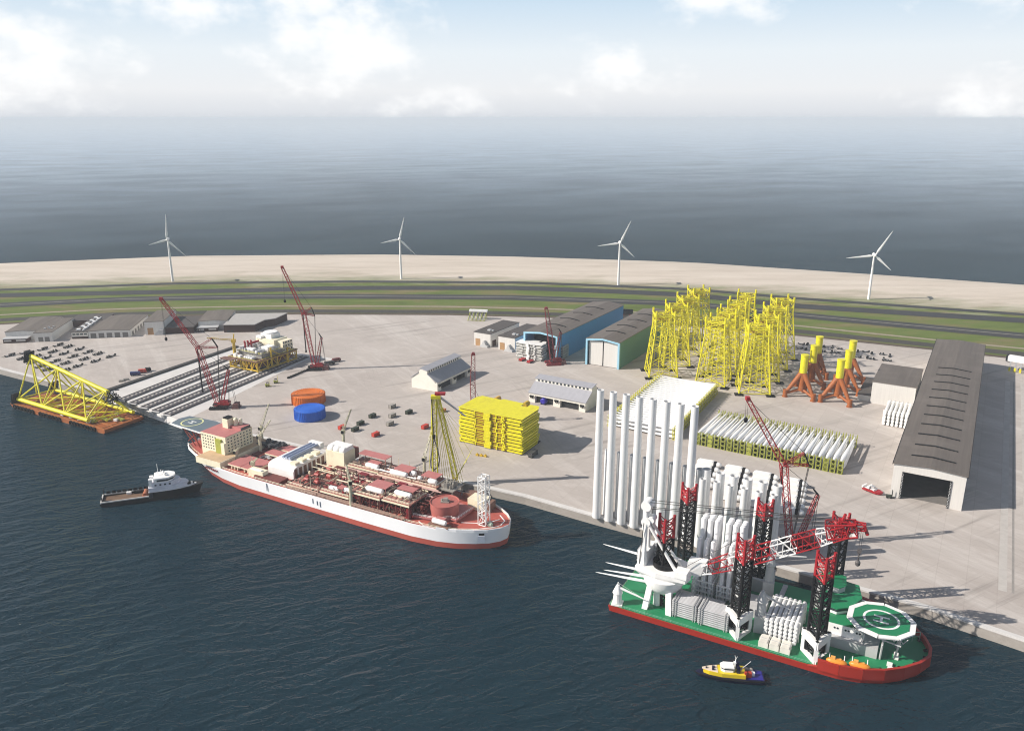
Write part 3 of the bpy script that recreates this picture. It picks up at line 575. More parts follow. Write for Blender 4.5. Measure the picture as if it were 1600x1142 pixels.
# the long hall on the right
ph = (203.8, 399.3); Wd, Ln, h = 34.2, 292, 19.4
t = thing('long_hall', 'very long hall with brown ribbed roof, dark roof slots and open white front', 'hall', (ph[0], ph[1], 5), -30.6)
MB().box(0, .5, .5, Ln, 0, h).build('side_wall', WALL, t); MB().box(Wd - .5, Wd, .5, Ln, 0, h).build('side_wall', WALL, t); MB().box(.5, Wd - .5, Ln - .5, Ln, 0, h).build('rear_wall', WALL, t)
MB().exty([(0, 0), (4.4, 0), (4.4, h - 4), (Wd - 6.2, h - 4), (Wd - 6.2, 0), (Wd, 0), (Wd, h - .02), (Wd / 2, h + 1.2), (0, h - .02)], -.02, .48).build('front_wall', WALL, t)
MB().exty([(-.6, h), (-.6, h + .6), (Wd / 2, h + 1.9), (Wd + .6, h + .6), (Wd + .6, h), (Wd / 2, h + 1.3)], -1.0, Ln + .6).build('roof', ROOF, t)
for y0 in (0,):
    MB().box(-.85, -.62, -1.0, Ln, h - .4, h + .75).build('gutter', BLK, t); MB().box(Wd + .62, Wd + .85, -1.0, Ln, h - .4, h + .75).build('gutter', BLK, t)
j1 = MB().box(4.42, 5.3, -.5, 1.6, 0, h - 4.02); j2 = MB().box(Wd - 7.1, Wd - 6.22, -.5, 1.6, 0, h - 4.02)
j1.build('door_jamb', DARK, t); j2.build('door_jamb', DARK, t)
for xx, s in ((4.7, 1), (Wd - 6.9, 1)):
    tr = MB(); z = .3
    while z < h - 5.5: tr.tube((xx, -.62, z), (xx + .5, -.62, z + .9), .13, n=4).tube((xx + .5, -.62, z + .9), (xx, -.62, z + 1.8), .13, n=4); z += 1.8
    tr.build('door_track', LGR, t)
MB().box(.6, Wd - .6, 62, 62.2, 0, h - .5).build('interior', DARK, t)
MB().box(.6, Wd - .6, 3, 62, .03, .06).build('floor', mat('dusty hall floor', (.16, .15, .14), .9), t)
slits = [(1422, 711), (1427.5, 694), (1433, 677.5), (1438, 662), (1443, 647.5), (1447.5, 634), (1452, 621), (1456.5, 608.5), (1460, 596.5), (1463.5, 585.5), (1467.5, 574.8)]
for (u, v) in slits:
    q = at(u, v, 25.6); c, s = math.cos(R(-30.6)), math.sin(R(-30.6)); yy = -(q[0] - ph[0]) * s + (q[1] - ph[1]) * c
    x0, x1, hh = Wd * .2, Wd * .83, h + .62
    MB().exty([(x0, hh + .52), (x0, hh + .95), (Wd / 2, hh + 1.75), (x1, hh + .8), (x1, hh + .42), (Wd / 2, hh + 1.3)], yy, yy + 1.1).build('roof_slot', BLK, t)
# annex leaning on the long hall, and its low wing
pa = (256.5, 549.5)
t = slab_building('hall_annex', 'white annex with brown roof built against the long hall', pa, -30.6, 28, 50, 16, WALL, ROOF)
MB().box(-9, -.05, 3, 46, 0, 4.2).build('low_wing', WALL, t); MB().box(-9.4, -.02, 2.6, 46.4, 4.22, 4.8).build('low_wing_roof', DKR, t)
# ================================================================== CRANES
def crane(base, th, pts, label, wts=True, seed=0, col=None, bw=3.0, jibw=2.4, hook=None):
    """red crawler crane; pts = photo points turned into along/height on the crane's own upright plane"""
    t = thing('crawler_crane', label, 'crane', (base[0], base[1], 5), th, 'red crawler cranes')
    RED = col or MATS['crane red']
    q = {k: plane_pt(base, th, *v) for k, v in pts.items()}
    V = lambda k, y=0: (q[k][0], y, q[k][1])
    for s in (-1, 1):
        tr = MB().exty([(-6.5, .8), (-5.6, 0), (5.6, 0), (6.5, .8), (5.6, 1.9), (-5.6, 1.9)], s * 4.2 - 1, s * 4.2 + 1)
        for k in range(9): tr.box(-5.8 + k * 1.35, -5.2 + k * 1.35, s * 4.2 - 1.15, s * 4.2 + 1.15, 1.92, 2.05)
        tr.build('crawler_track', BLK if seed % 2 else DRED, t)
    MB().box(-2.4, 2.4, -3.15, 3.15, .7, 1.8).tube((0, 0, 1.82), (0, 0, 2.3), 2.2, n=16).build('car_body', DRED, t)
    hs = MB().box(-3.2, 6.5, -2.2, 2.2, 2.35, 3.4).box(1.2, 6.3, -2.0, 2.0, 3.42, 5.4).box(-3.0, -.6, -3.6, -2.25, 2.6, 5.0).box(4.5, 7.2, -2.4, 2.4, 3.0, 4.6)
    hu = hs.build('machine_house', RED, t)
    MB().box(-3.1, -.7, -3.68, -3.62, 3.6, 4.8).box(-3.08, -3.02, -3.5, -2.4, 3.5, 4.8).build('cab_window', GLASS, hu)
    f, hd, tip = V('foot'), V('head'), V('tip')
    f = (f[0], 0, 3.6)
    n1 = max(8, int((Vector(hd) - Vector(f)).length / 2.6))
    MB().lat(f, hd, bw * .85, bw, n1, .24, .12).build('main_boom', RED, t)
    if 's1' in q or seed == 2 or seed == 4:
        n2 = max(6, int((Vector(tip) - Vector(hd)).length / 2.3))
        MB().lat(hd, tip, jibw, jibw * .7, n2, .2, .1).box(tip[0] - .9, tip[0] + .9, -1.1, 1.1, tip[2] - .7, tip[2] + 1.0).build('luffing_jib', RED, t)
    if 's1' in q:
        MB().lat(hd, V('s1'), 1.6, .8, 6, .14, .08).lat(hd, V('s2'), 1.6, .8, 6, .14, .08).build('jib_struts', RED, t)
        MB().tube(V('s1', -.5), V('s2', -.5), .3, n=5).tube(V('s1', .5), V('s2', .5), .3, n=5).build('strut_link', BLK, t)
        MB().tube(V('s1'), tip, .10, n=4).tube(V('s2', .5), (f[0] + 1.5, .5, 4), .16, n=4).tube(V('s2', -.5), (f[0] + 1.5, -.5, 4), .16, n=4).build('jib_pendants', PEN, t)
    if 'bar' in q: MB().tube((hd[0] - .6, 0, hd[2] - 1), V('bar'), .5, n=6).tube(V('bar'), (V('bar')[0], 0, V('bar')[2] - 1.2), .8, n=6).build('hook_rope', BLK, t)
    if 'mast' in q:
        mt = V('mast'); mf = (1.6, 0, 3.6)
        MB().lat(mf, mt, 2.2, 1.5, max(6, int((Vector(mt) - Vector(mf)).length / 2.3)), .2, .1).build('derrick_mast', RED, t)
        mm = MB().tube(mt, V('mtip'), .55, .35, n=6) if 'mtip' in q else MB().tube(mt, (mt[0] - 1.5, 0, mt[2] + 1.2), .5, n=6)
        mm.build('mast_head', BLK, t)
        top = V('mtip') if 'mtip' in q else mt
        MB().tube(top, hd, .10, n=4).build('boom_pendant', PEN, t)
        cw = V('cw') if 'cw' in q else (q['mast'][0] + 3, 0, 1)
        ln = MB()
        for s in (-1, 1):
            ln.tube((mt[0], s * .8, mt[2]), (cw[0], s * 1.6, 2.0), .12, n=4); ln.tube((mt[0], s * .6, mt[2]), (cw[0] - 5, s * 1, 3.4), .10, n=4)
        ln.build('derrick_ropes', PEN, t)
        MB().box(cw[0] - 2.6, cw[0] + 2.6, -3.4, 3.4, 0.1, .8).box(cw[0] - 1.8, cw[0] + 1.8, -3.2, -.3, .82, 3.4).box(cw[0] - 1.8, cw[0] + 1.8, .3, 3.2, .82, 3.4).build('counterweight_tray', mat('brown counterweight', (.13, .05, .045), .6), t)
        MB().tube((6.5, -1, 2.8), (cw[0] - 2.6, -1, 1.0), .2, n=4).tube((6.5, 1, 2.8), (cw[0] - 2.6, 1, 1.0), .2, n=4).build('tray_frame', RED, t)
    if hook:
        hz_ = hook
        MB().tube((tip[0] - .5, .3, tip[2]), (tip[0] - .3, .3, hz_), .07, n=4).tube((tip[0] + .3, -.3, tip[2]), (tip[0] + .3, -.3, hz_), .07, n=4).build('hoist_rope', PEN, t)
        MB().lathe([(.2, 0), (.9, .6), (1.0, 1.8), (.4, 2.6)], (tip[0], 0, hz_ - 2.6), 8).build('hook_block', BLK, t)
    return t
z8 = lambda x, y: (240 + x / 5.4375, 450 + y / 5.4375)
b1_ = at(344, 637)
crane(b1_, 2, dict(foot=z8(545, 985), head=z8(377, 507), tip=z8(62, 92), s1=z8(495, 430), s2=z8(545, 502), bar=z8(416, 870), mast=z8(636, 695), mtip=z8(600, 660), cw=z8(705, 1010)), 'red crawler crane leaning far left over the slipway', seed=1, hook=plane_pt(b1_, 2, 255, 527)[1])
z7 = lambda x, y: (420 + x / 5.708, 400 + y / 5.708)
b2_ = at(492, 577)
crane(b2_, 4, dict(foot=z7(405, 985), head=z7(310, 512), tip=z7(118, 100), s1=z7(380, 460), s2=z7(410, 532), bar=z7(332, 845), mast=z7(470, 728), mtip=z7(445, 688), cw=z7(515, 1030)), 'red crawler crane reaching above the roads, beside the offshore platform', seed=1, hook=plane_pt(b2_, 4, 446, 468)[1])
z9 = lambda x, y: (800 + x / 8.79, 470 + y / 8.79)
b3_ = at(864, 569)
crane(b3_, 8, dict(foot=z9(555, 820), head=z9(515, 430), tip=z9(470, 100), mast=z9(672, 432), mtip=z9(642, 382), cw=z9(700, 918)), 'red crawler crane with upright boom in front of the blue hall', seed=2, col=DRED, bw=3.8, jibw=3.4)
b4_ = at(742, 661)
crane(b4_, 5, dict(foot=(740, 655), head=(738.6, 600), tip=(739.5, 553), mast=(757, 640), cw=(764, 660)), 'red crane boom rising from behind the yellow stack', seed=4, col=DRED, bw=3.2, jibw=3.1)
z5 = lambda x, y: (1060 + x / 5.19, 620 + y / 5.19)
b5_ = at(1242, 852)
crane(b5_, 0, dict(foot=z5(905, 1110), head=z5(855, 550), tip=z5(562, 15), s1=z5(1022, 455), s2=z5(1060, 552), bar=z5(835, 735), mast=z5(1132, 795), mtip=z5(1095, 745), cw=z5(1092, 1040)), 'red crawler crane on the quay behind the jack-up vessel', seed=1, bw=3.0, hook=plane_pt(b5_, 0, 1165, 652)[1])
# yellow derrick beside the red ship
by = at(712, 757); 
t = thing('derrick_crane', 'tall yellow lattice derrick with a sling loop beside the red ship', 'crane', (by[0], by[1], 5), 0)
P_ = lambda u, v: (lambda a: (a[0], 0, a[1]))(plane_pt(by, 0, u, v))
hd = P_(681, 622)
MB().box(-3.6, 1.6, -2.6, 2.6, 0, 1.4).box(-2.4, .6, -2.2, 2.2, 1.42, 3.0).build('base', YEL2, t)
MB().lat((-11, -1.5, .3), (hd[0] - 1.0, 0, hd[2]), 2.6, 2.4, 20, .3, .14).build('front_leg', YEL, t)
MB().lat((0, 1.5, 3), (hd[0] + 1.0, 0, hd[2]), 2.4, 2.0, 22, .24, .12).build('rear_leg', YEL, t)
MB().box(hd[0] - 2.6, hd[0] + 2.6, -1.8, 1.8, hd[2], hd[2] + 1.6).build('head', YEL, t)
MB().box(hd[0] - .5, hd[0] + 5.2, -1.3, 1.3, hd[2] + 2.0, hd[2] + 3.2).build('head_block', RED, t)
r_ = MB()
for k in range(15):
    r_.tube((hd[0] - 1.8 + k * .26, -.9 + .12 * k, hd[2]), (-15 + k * 1.35, -1.5 + .3 * k, .6), .13, n=4)
for k in range(4): r_.tube((hd[0] + 1.5, 1, hd[2] - .4 - k), (4 + k * 2.4, 3 + k, 6 + 5 * k), .09, n=4)
for k in range(5): r_.tube((0, 1.5, 3.2), (3 + k * 1.7, 2 + k, 7 + 3.2 * k), .09, n=4)
r_.build('hoist_ropes', mat('yellow rope', (.62, .56, .05), .6), t)
st_ = P_(726, 656)
MB().tube((hd[0] + 2, 0, hd[2] + .8), (st_[0], 6, st_[2]), .7, .4, n=8).build('stay_boom', GST, t)
hk = P_(678.5, 678); MB().tube((hd[0] - 2.2, -2, hd[2]), (hk[0], -2, hk[2]), .25, n=5).tube((hk[0], -2, hk[2]), (hk[0], -2, hk[2] - 2), 1.0, .7, n=8).build('hook_block', BLK, t)
lp = MB(); a0 = (hk[0], -2, hk[2] - 2); pts = [a0] + [(P_(u, v)[0], -2, P_(u, v)[2]) for u, v in [(675.5, 700), (673.2, 718), (674, 727), (679, 731.5), (685, 727), (687.5, 716), (684, 698)]] + [a0]
for i, (a, b) in enumerate(zip(pts, pts[1:])): lp.tube(a, b, .35, n=6)
lp.build('sling', mat('grey lifting sling', (.16, .15, .15), .8), t)
t = thing('anchor_block', 'row of small yellow ground anchors in front of the yellow stack', 'anchor block', at(752, 712.5) + (5,), -20)
for x in (-2.6, 0, 2.6): MB().cbox(x, 0, 0, 1.7, 1.4, 1.0).tube((x, 0, 1), (x, 0, 1.7), .3).build('anchor', YEL2, t)
# ================================================================== YARD CARGO
# ------------------------------------------------------------------ drum shaped cable carousels
for (a, b, vt, m, lab) in (((478, 634), 23.5, 6.6, ORB, 'low round orange cable drum on the yard'), ((480.5, 658), 20.5, 6.8, BLU, 'low round bright blue cable drum on the yard')):
    p = at(*a); t = thing('cable_drum', lab, 'cable drum', (p[0], p[1] + b * .36, 5), 0); r = b / 2
    MB().lathe([(r, 0), (r, vt - .3), (r - .3, vt), (r * .55, vt + .05), (r * .3, vt + .12), (.4, vt + .2)], n=40).build('core', m, t)
    rb = MB()
    for k in range(48):
        an = 2 * math.pi * k / 48; x, yv = r * math.cos(an), r * math.sin(an); rb.cbox(x, yv, 0, .5, .35, vt + .05, math.degrees(an))
    rb.build('staves', m, t); 
    cr = MB()
    for k in range(4): cr.lathe([(r * (.88 - .2 * k), vt - .12), (r * (.87 - .2 * k), vt + .16), (r * (.85 - .2 * k), vt + .16), (r * (.84 - .2 * k), vt - .12)], n=40)
    cr.build('coils', m, t)
# ------------------------------------------------------------------ offshore platform topside on the skid rails
pf = at(403.3, 583); t = thing('platform_topside', 'yellow framed offshore platform with white quarters on the skid rails', 'platform', (pf[0], pf[1], 5.5), 60)
# x along the rails (inland), y towards the dark kerb
Lx, Ly = 43, 31
fm = MB()
for y in (0, Ly / 2, Ly):
    fm.tube((0, y, 1), (Lx, y, 1), .6); fm.tube((0, y, 8), (Lx, y, 8), .6)
    for k in range(5):
        x = Lx * k / 4; fm.tube((x, y, 0), (x, y, 8.4), .7, n=8)
        if k < 4: fm.tube((x, y, 1), (x + Lx / 8, y, 8), .35); fm.tube((x + Lx / 4, y, 1), (x + Lx / 8, y, 8), .35)
for x in (0, Lx / 2, Lx):
    fm.tube((x, 0, 1), (x, Ly, 1), .6); fm.tube((x, 0, 8), (x, Ly, 8), .6)
    for k in range(5):
        y = Ly * k / 5
        if x == 0: fm.tube((x, y, 0.5), (x, y, 8), .5, n=8)
        fm.tube((x, y, 1), (x, y + Ly / 10, 8), .35); fm.tube((x, y + Ly / 5, 1), (x, y + Ly / 10, 8), .35)
fm.tube((15, -.3, 1), (15, -.3, 17), .8, n=8).tube((15, -.3, 15), (26, -.3, 8), .4).tube((33, -.3, 0), (33, -.3, 13), .7).tube((33, -.3, 13), (41, -.3, 8), .35)
fm.build('truss_frame', YEL2, t)
MB().box(-1.5, Lx + 1, -1, Ly + 1, 8.42, 9.2).box(-7, -1.5, Ly - 10, Ly + 4, 8.42, 9.0).build('main_deck', mat('brown deck plating', (.17, .085, .065), .7, grime=(.22, .18, .14)), t)
MB().box(1, Lx - 1, 1.2, Ly - 1, 3.2, 3.8).box(4, 14, 3, 12, 3.82, 7).box(20, 38, 2, 10, 3.82, 6.6).build('lower_deck', MAROON, t)
MB().box(6, Lx - 2, 1, Ly - 1, 12.6, 13.1).box(7, Lx - 3, 2, Ly - 3, 9.22, 12.5).build('upper_deck', mat('grey process deck', (.27, .26, .24), .7, var=.4, scale=.7), t)
MB().rail([(-1.3, -.8), (Lx, -.8)], 9.2).rail([(-1.3, -.8), (-1.3, Ly)], 9.2).rail([(6, 1), (Lx - 14, 1)], 13.1).rail([(6, 1), (6, Ly - 2)], 13.1).build('railing', YEL, t)
q = MB().box(27, 42, 8, 29, 9.3, 19).box(30, 41, 1.2, 8, 9.3, 18.2).build('living_quarters', CRM, t)
MB().box(30, 40, 14, 26, 19.02, 22.5).box(26.4, 29.5, 22, 28, 19.02, 21).build('upper_quarters', WHT, q)
MB().lathe([(5.4, 22.6), (5.8, 23.2), (5.6, 23.5), (.3, 23.6)], (35.5, 20, 0), 20).build('helideck', WHT, t)
MB().lathe([(5.2, 22.52), (5.2, 22.6)], (35.5, 20, 0), 20).build('helideck_skirt', BLK, t)
for k in range(4):
    for z in (10.5, 13.6, 16.6): MB().box(30 + k * 2.9, 31.4 + k * 2.9, 1.0, 1.22, z, z + 1.3).build('window', GLASS, q)
eq = MB()
rr = random.Random(3)
for k in range(46):
    x, yv = rr.uniform(7, 26), rr.uniform(2, Ly - 4); sx, sy, hh = rr.uniform(.8, 3), rr.uniform(.8, 3), rr.uniform(.8, 3.4); eq.cbox(x, yv, 13.12, sx, sy, hh)
for k in range(16): yv = rr.uniform(2, Ly - 3); eq.tube((7, yv, 13.6 + rr.random() * 2), (27, yv, 13.6 + rr.random() * 2), .25)
eq.build('process_equipment', GST, t)
MB().box(14, 22, 2, 9, 13.2, 17).box(8, 11, 12, 20, 13.2, 16).build('module_house', WHT, t)
for k in range(4): MB().lathe([(.3, 0), (1.1, .5), (1.1, 5.2), (.3, 5.8)], (-.6, 6.2 + k * 2.5, 10.7), 12, 'x').build('pressure_vessel', WHT, t, True)
MB().lathe([(.3, 0), (1.2, .5), (1.2, 8.8), (.3, 9.4)], (5, 6.5, 14.6), 12, 'x').build('pressure_vessel', WHT, t, True)
for k in range(3): MB().tube((9 + k * 2.4, Ly - 9 - k, 13), (9 + k * 2.4, Ly - 9 - k, 19.5), .8, n=8).tube((9 + k * 2.4, Ly - 9 - k, 19.5), (8.4 + k * 2.4, Ly - 9 - k, 21), .9, .7, n=8).build('exhaust_stack', RED, t)
MB().tube((14, Ly - 7, 17), (22, Ly - 11, 18.5), .9, n=10).build('flare_pipe', RED, t)
c = MB().tube((4, Ly - 1.5, 9), (4, Ly - 1.5, 20), 1.4, 1.1, n=10).cbox(4, Ly - 1.5, 20, 3.2, 3, 2.6, 30).build('pedestal_crane', YEL2, t)
MB().lat((3.5, Ly - 1, 22), (-10, Ly + 13, 25), 1.2, .7, 12, .16, .09).tube((4, Ly - 1.5, 22), (4.6, Ly - 2, 27), .5).tube((4.6, Ly - 2, 27), (-10, Ly + 13, 25), .06, n=4).build('crane_boom', YEL2, c)
MB().box(0, 2.5, Ly - 7, Ly - 4, 9.3, 12).box(.2, 3, Ly - 12, Ly - 9, 9.3, 11.4).build('winch_house', WHT, t)
# ------------------------------------------------------------------ steel jacket lying on an orange barge
bg = at(15.8, 630, 3); th = -29.5; Lb, Wb = 107.5, 29.5
t = thing('cargo_barge', 'orange flat cargo barge with black tyre fenders moored at the slipway', 'barge', (bg[0], bg[1], 0), th)
bh = MB().exty([(0, 3), (4, -1.5), (Lb - 3, -1.5), (Lb, 1.2), (Lb, 3)], 0, Wb); bh.build('hull', ORG, t)
dk = MB()
for y in (.2, 7, 14.5, 22, Wb - .6): dk.box(.5, Lb - .6, y, y + .5, 3.01, 3.4)
for k in range(12): dk.box(4 + k * 9, 4.6 + k * 9, .6, Wb - .6, 3.02, 3.3)
dk.build('deck_beams', mat('worn orange deck', (.36, .14, .04), .7, var=.3, scale=.4), t)
bx = MB()
for k in range(4): bx.cbox(58 + k * 9.5, 3.2, 3.45, 2.6, 2.2, 1.8, 10 * k)
for (x, y) in ((100, 14), (90, 22), (70, 13), (40, 12), (22, 20), (60, 21), (30, 8), (84, 8)): bx.cbox(x, y, 3.45, 2.4, 2, 1.6, 20)
bx.build('grillage_blocks', WHT, t)
ob = MB()
for (x, y) in ((58, 5.2), (68, 5.2), (77.5, 5.2), (86.5, 5.2), (100, 17), (92, 12)): ob.cbox(x, y, 3.45, 7, 3, .9, 0)
ob.build('deck_pads', YGR, t)
def tyre(m, x, y, z, r=1.5):
    prev = None
    for k in range(9):
        a = 2 * math.pi * k / 8; p = (x + r * math.cos(a), y, z + r * math.sin(a))
        if prev: m.tube(prev, p, .5, n=5)
        prev = p
xs = [6 + k * 3.6 for k in range(7)] + [37 + k * 3.6 for k in range(7)] + [72 + k * 3.6 for k in range(8)]
for x in xs:
    m = MB(); tyre(m, x, -.55, 1.5); o = m.build('tyre_fender', RUB, t)
for y in (4, 9, 14):
    m = MB(); tyre(m, 0, 0, 0); o = m.build('tyre_fender', RUB, t, at=(-.5, y, 2.4)); o.rotation_euler = (0, 0, R(90))
jt = thing('steel_jacket', 'yellow tubular steel jacket lying on its side on the orange barge', 'jacket', (bg[0], bg[1], 3.4), th)
A0, A1 = (6, 3, 3), (89, 1.5, 2.4)      # near bottom leg
B0, B1 = (8, 29, 3), (101, 27, 2.4)     # far bottom leg
def jp(u, v, y): 
    """photo point put on the upright plane parallel to the barge side, y metres in"""
    b_ = off(bg, th, 0, y); a_, h_ = plane_pt(b_, th, u, v, 3.4); return (a_, y, h_)
T0, T1 = jp(48, 556, 15), jp(169, 612.5, 15)
lg = [(A0, A1), (B0, B1), (T0, T1)]
for a, b in lg[:2]: MB().tube(a, b, 1.5, 1.35, n=12).build('leg', YEL, jt, True)
MB().tube(T0, T1, 1.5, 1.4, n=12).build('leg', YEL, jt, True)
U0 = jp(40, 582, 22); 
L4 = lambda a, b, f: tuple(a[i] + (b[i] - a[i]) * f for i in range(3))
br = MB()
for (pa, pb_) in ((lg[0], lg[2]), (lg[1], lg[2]), (lg[0], lg[1])):
    st_ = [0, .36, .68, .97]
    for i in range(4):
        br.tube(L4(*pa, st_[i]), L4(*pb_, st_[i]), .5, n=8)
        if i < 3: br.tube(L4(*pa, st_[i]), L4(*pb_, st_[i + 1]), .55, n=8); br.tube(L4(*pb_, st_[i]), L4(*pa, st_[i + 1]), .55, n=8)
br.tube(T0, L4(A0, B0, .5), .5).tube(T0, (T0[0] - 6, 24, T0[2] * .55), .5)
rr = random.Random(5)
for k in range(26):
    x = rr.uniform(12, 98); br.tube((x, rr.uniform(4, 14), .5), (x + rr.uniform(-9, 9), rr.uniform(12, 27), rr.uniform(.5, 7)), .2, n=5)
br.build('bracing', YEL, jt, True)
dm = MB()
def mudmat(m, c, ax, w=7, h_=8):
    for k in range(6): m.cbox(c[0] + ax * (k - 2.5) * .5, c[1], c[2] - h_ / 2 + k * h_ / 6, 1.6, w, h_ / 6.5)
    for k in range(5): m.tube((c[0] - 1, c[1] - w / 2 + k * w / 4, c[2] - h_ / 2), (c[0] + 1, c[1] - w / 2 + k * w / 4, c[2] + h_ / 2), .3, n=4)
for c in ((4, 3, 3.5), (7, 29, 5), (T0[0] - 2.5, T0[1], T0[2] - 1)):
    m = MB(); mudmat(m, c, 1); m.build('mud_mat', BLK, jt)
m = MB()
for k in range(28): m.tube((T1[0] + rr.uniform(-1, 8), T1[1] + rr.uniform(-5, 5), T1[2] + rr.uniform(-7, 1.5)), (T1[0] + rr.uniform(-1, 8), T1[1] + rr.uniform(-5, 5), T1[2] + rr.uniform(-8, 1.5)), .3, n=5)
m.build('top_frame', BLK, jt)
# ------------------------------------------------------------------ stacks of tank-top frames
def frame_stack(p, th, Lx, Ly, n, hh, topm, sidem, innerm, what, group, nx=0.5):
    out = []
    t = thing('deck_frame', what % ORD[0], 'deck frame', (p[0], p[1], 5.4), th, group)
    a, b, c_, d = .37 * Lx, .43 * Lx, .53 * Lx, .66 * Lx
    MB().prism([(0, .3), (.26 * Lx, -.4), (.42 * Lx, -.4), (.42 * Lx, -1.2), (.52 * Lx, -1.2), (.52 * Lx, .1), (.64 * Lx, -.5), (.76 * Lx, 0), (Lx, 0), (Lx, Ly - 5), (Lx - 2, Ly), (.82 * Lx, Ly), (.82 * Lx, Ly - 5), (.72 * Lx, Ly - 5), (.72 * Lx, Ly), (.38 * Lx, Ly + 1), (.36 * Lx, Ly - 1), (2, Ly), (0, Ly - 4)], hh - .35, hh).build('top_plate', topm, t)
    MB().box(.3, .25 * Lx, .3, .8, .12, hh - 1.15).box(.76 * Lx, Lx - .3, .2, .8, .12, hh - 1.15).box(Lx - 1.1, Lx - .25, .2, Ly - 5.4, .12, hh - 1.15).box(.3, 1.0, .8, Ly - 4.6, .12, hh - .9).box(1.5, Lx - 3, Ly - 6, Ly - 5.4, .12, hh - .4).build('side_girder', sidem, t)
    MB().box(.42 * Lx, .52 * Lx, -1.15, .4, .08, hh - .36).build('centre_tank', topm, t)
    rib = MB()
    for k in range(9): x = .27 * Lx + k * .015 * Lx; rib.box(x, x + .18, -.2, .3, .1, hh - .36)
    for k in range(14): x = .53 * Lx + k * .0165 * Lx; rib.box(x, x + .18, .0, .5, .1, hh - .36)
    rib.box(.26 * Lx, .42 * Lx, -.25, .35, .35 * hh, .45 * hh).box(.52 * Lx, .76 * Lx, -.05, .5, .3 * hh, .4 * hh).build('ribs', innerm, t)
    MB().box(.60 * Lx, .615 * Lx, -.6, 0, 0, hh - .36).box(.69 * Lx, .705 * Lx, -.5, 0, 0, hh - .36).box(.27 * Lx, .282 * Lx, -.6, 0, 0, hh - .36).build('posts', sidem, t)
    MB().box(.24 * Lx, .77 * Lx, .6, 1.2, .1, hh - .4).box(1.2, Lx - 1.3, 1.22, Ly - 6.2, .1, hh - .4).build('core', BROWNP if topm is YEL else mat('shaded grey frame', (.16, .16, .15), .7), t)  # inner box whose dark colour stands in for shade in the layer gaps
    MB().tube((.725 * Lx, -.9, hh * .5), (.725 * Lx, .2, hh * .5), hh * .28, n=10).build('end_flange', topm, t)
    for k in range(1, n):
        dx = .5 * math.sin(k * 2.1); q = off(p, th, dx, .3 * math.sin(k * 1.3)); dup(t, (q[0], q[1], 5.4 + k * hh), th, what % (ORD[k] if k < n - 1 else 'topmost'))
    return t
frame_stack((-33.5, 476.6), -29.3, 45.5, 26, 10, 2.28, YEL, YEL, YEL2, 'bright yellow deck frame, %s from the ground in the big yellow stack', 'deck frames of the yellow stack')
t = thing('skid_beams', 'black skid beams under the yellow stack', 'skid beam', (-33.5, 476.6, 5), -29.3)
for k in range(5): MB().box(.5 + k * 10.8, 1.8 + k * 10.8, .2, 25.5, 0, .38).build('beam', BLK, t)
GWS = mat('pale grey frame steel', (.40, .40, .37), .5, var=.25, scale=.8)
frame_stack((3.2, 662.5), -27, 24.5, 14, 6, 2.3, WHT, GWS, GWS, 'white topped grey deck frame, %s from the ground in front of the blue hall', 'deck frames of the white stack')
t = thing('deck_frame', 'smaller stack frame, first from the ground beside the blue hall crane', 'deck frame', (35.5, 659.5, 5.3), -29, 'deck frames of the small grey stack')
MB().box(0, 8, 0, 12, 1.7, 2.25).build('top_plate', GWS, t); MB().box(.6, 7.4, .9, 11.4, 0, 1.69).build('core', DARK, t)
fm = MB()
for k in range(5): fm.box(.1 + k * 1.85, .4 + k * 1.85, .05, .5, 0, 1.89)
for k in range(7): fm.box(7.5, 7.95, .1 + k * 1.9, .4 + k * 1.9, 0, 1.89)
fm.box(.1, 7.9, .5, .8, .8, 1.1).build('posts', GWS, t)
for k in range(1, 5): dup(t, (35.5, 659.5, 5.3 + k * 2.26), -29, 'small grey deck frame, %s from the ground beside the blue hall crane' % ORD[k])
t['label'] = 'small grey deck frame, first from the ground beside the blue hall crane'
for i, (u, v) in enumerate(((816, 563), (828.5, 566))):
    q = at(u, v); t = thing('trailer', ['red low trailer under the left of the white stack', 'red low trailer under the middle of the white stack'][i], 'trailer', (q[0], q[1], 5), 60, 'red trailers under the white stack')
    MB().box(-2, 3, -1.8, 1.8, .5, 1.6).box(-3.4, -2, -1.5, 1.5, .4, 2.2).build('bed', RED, t); m = MB()
    for x in (-2.8, -.8, 1.2): m.tube((x, -1.9, .5), (x, 1.9, .5), .5, n=8)
    m.build('wheels', BLK, t)
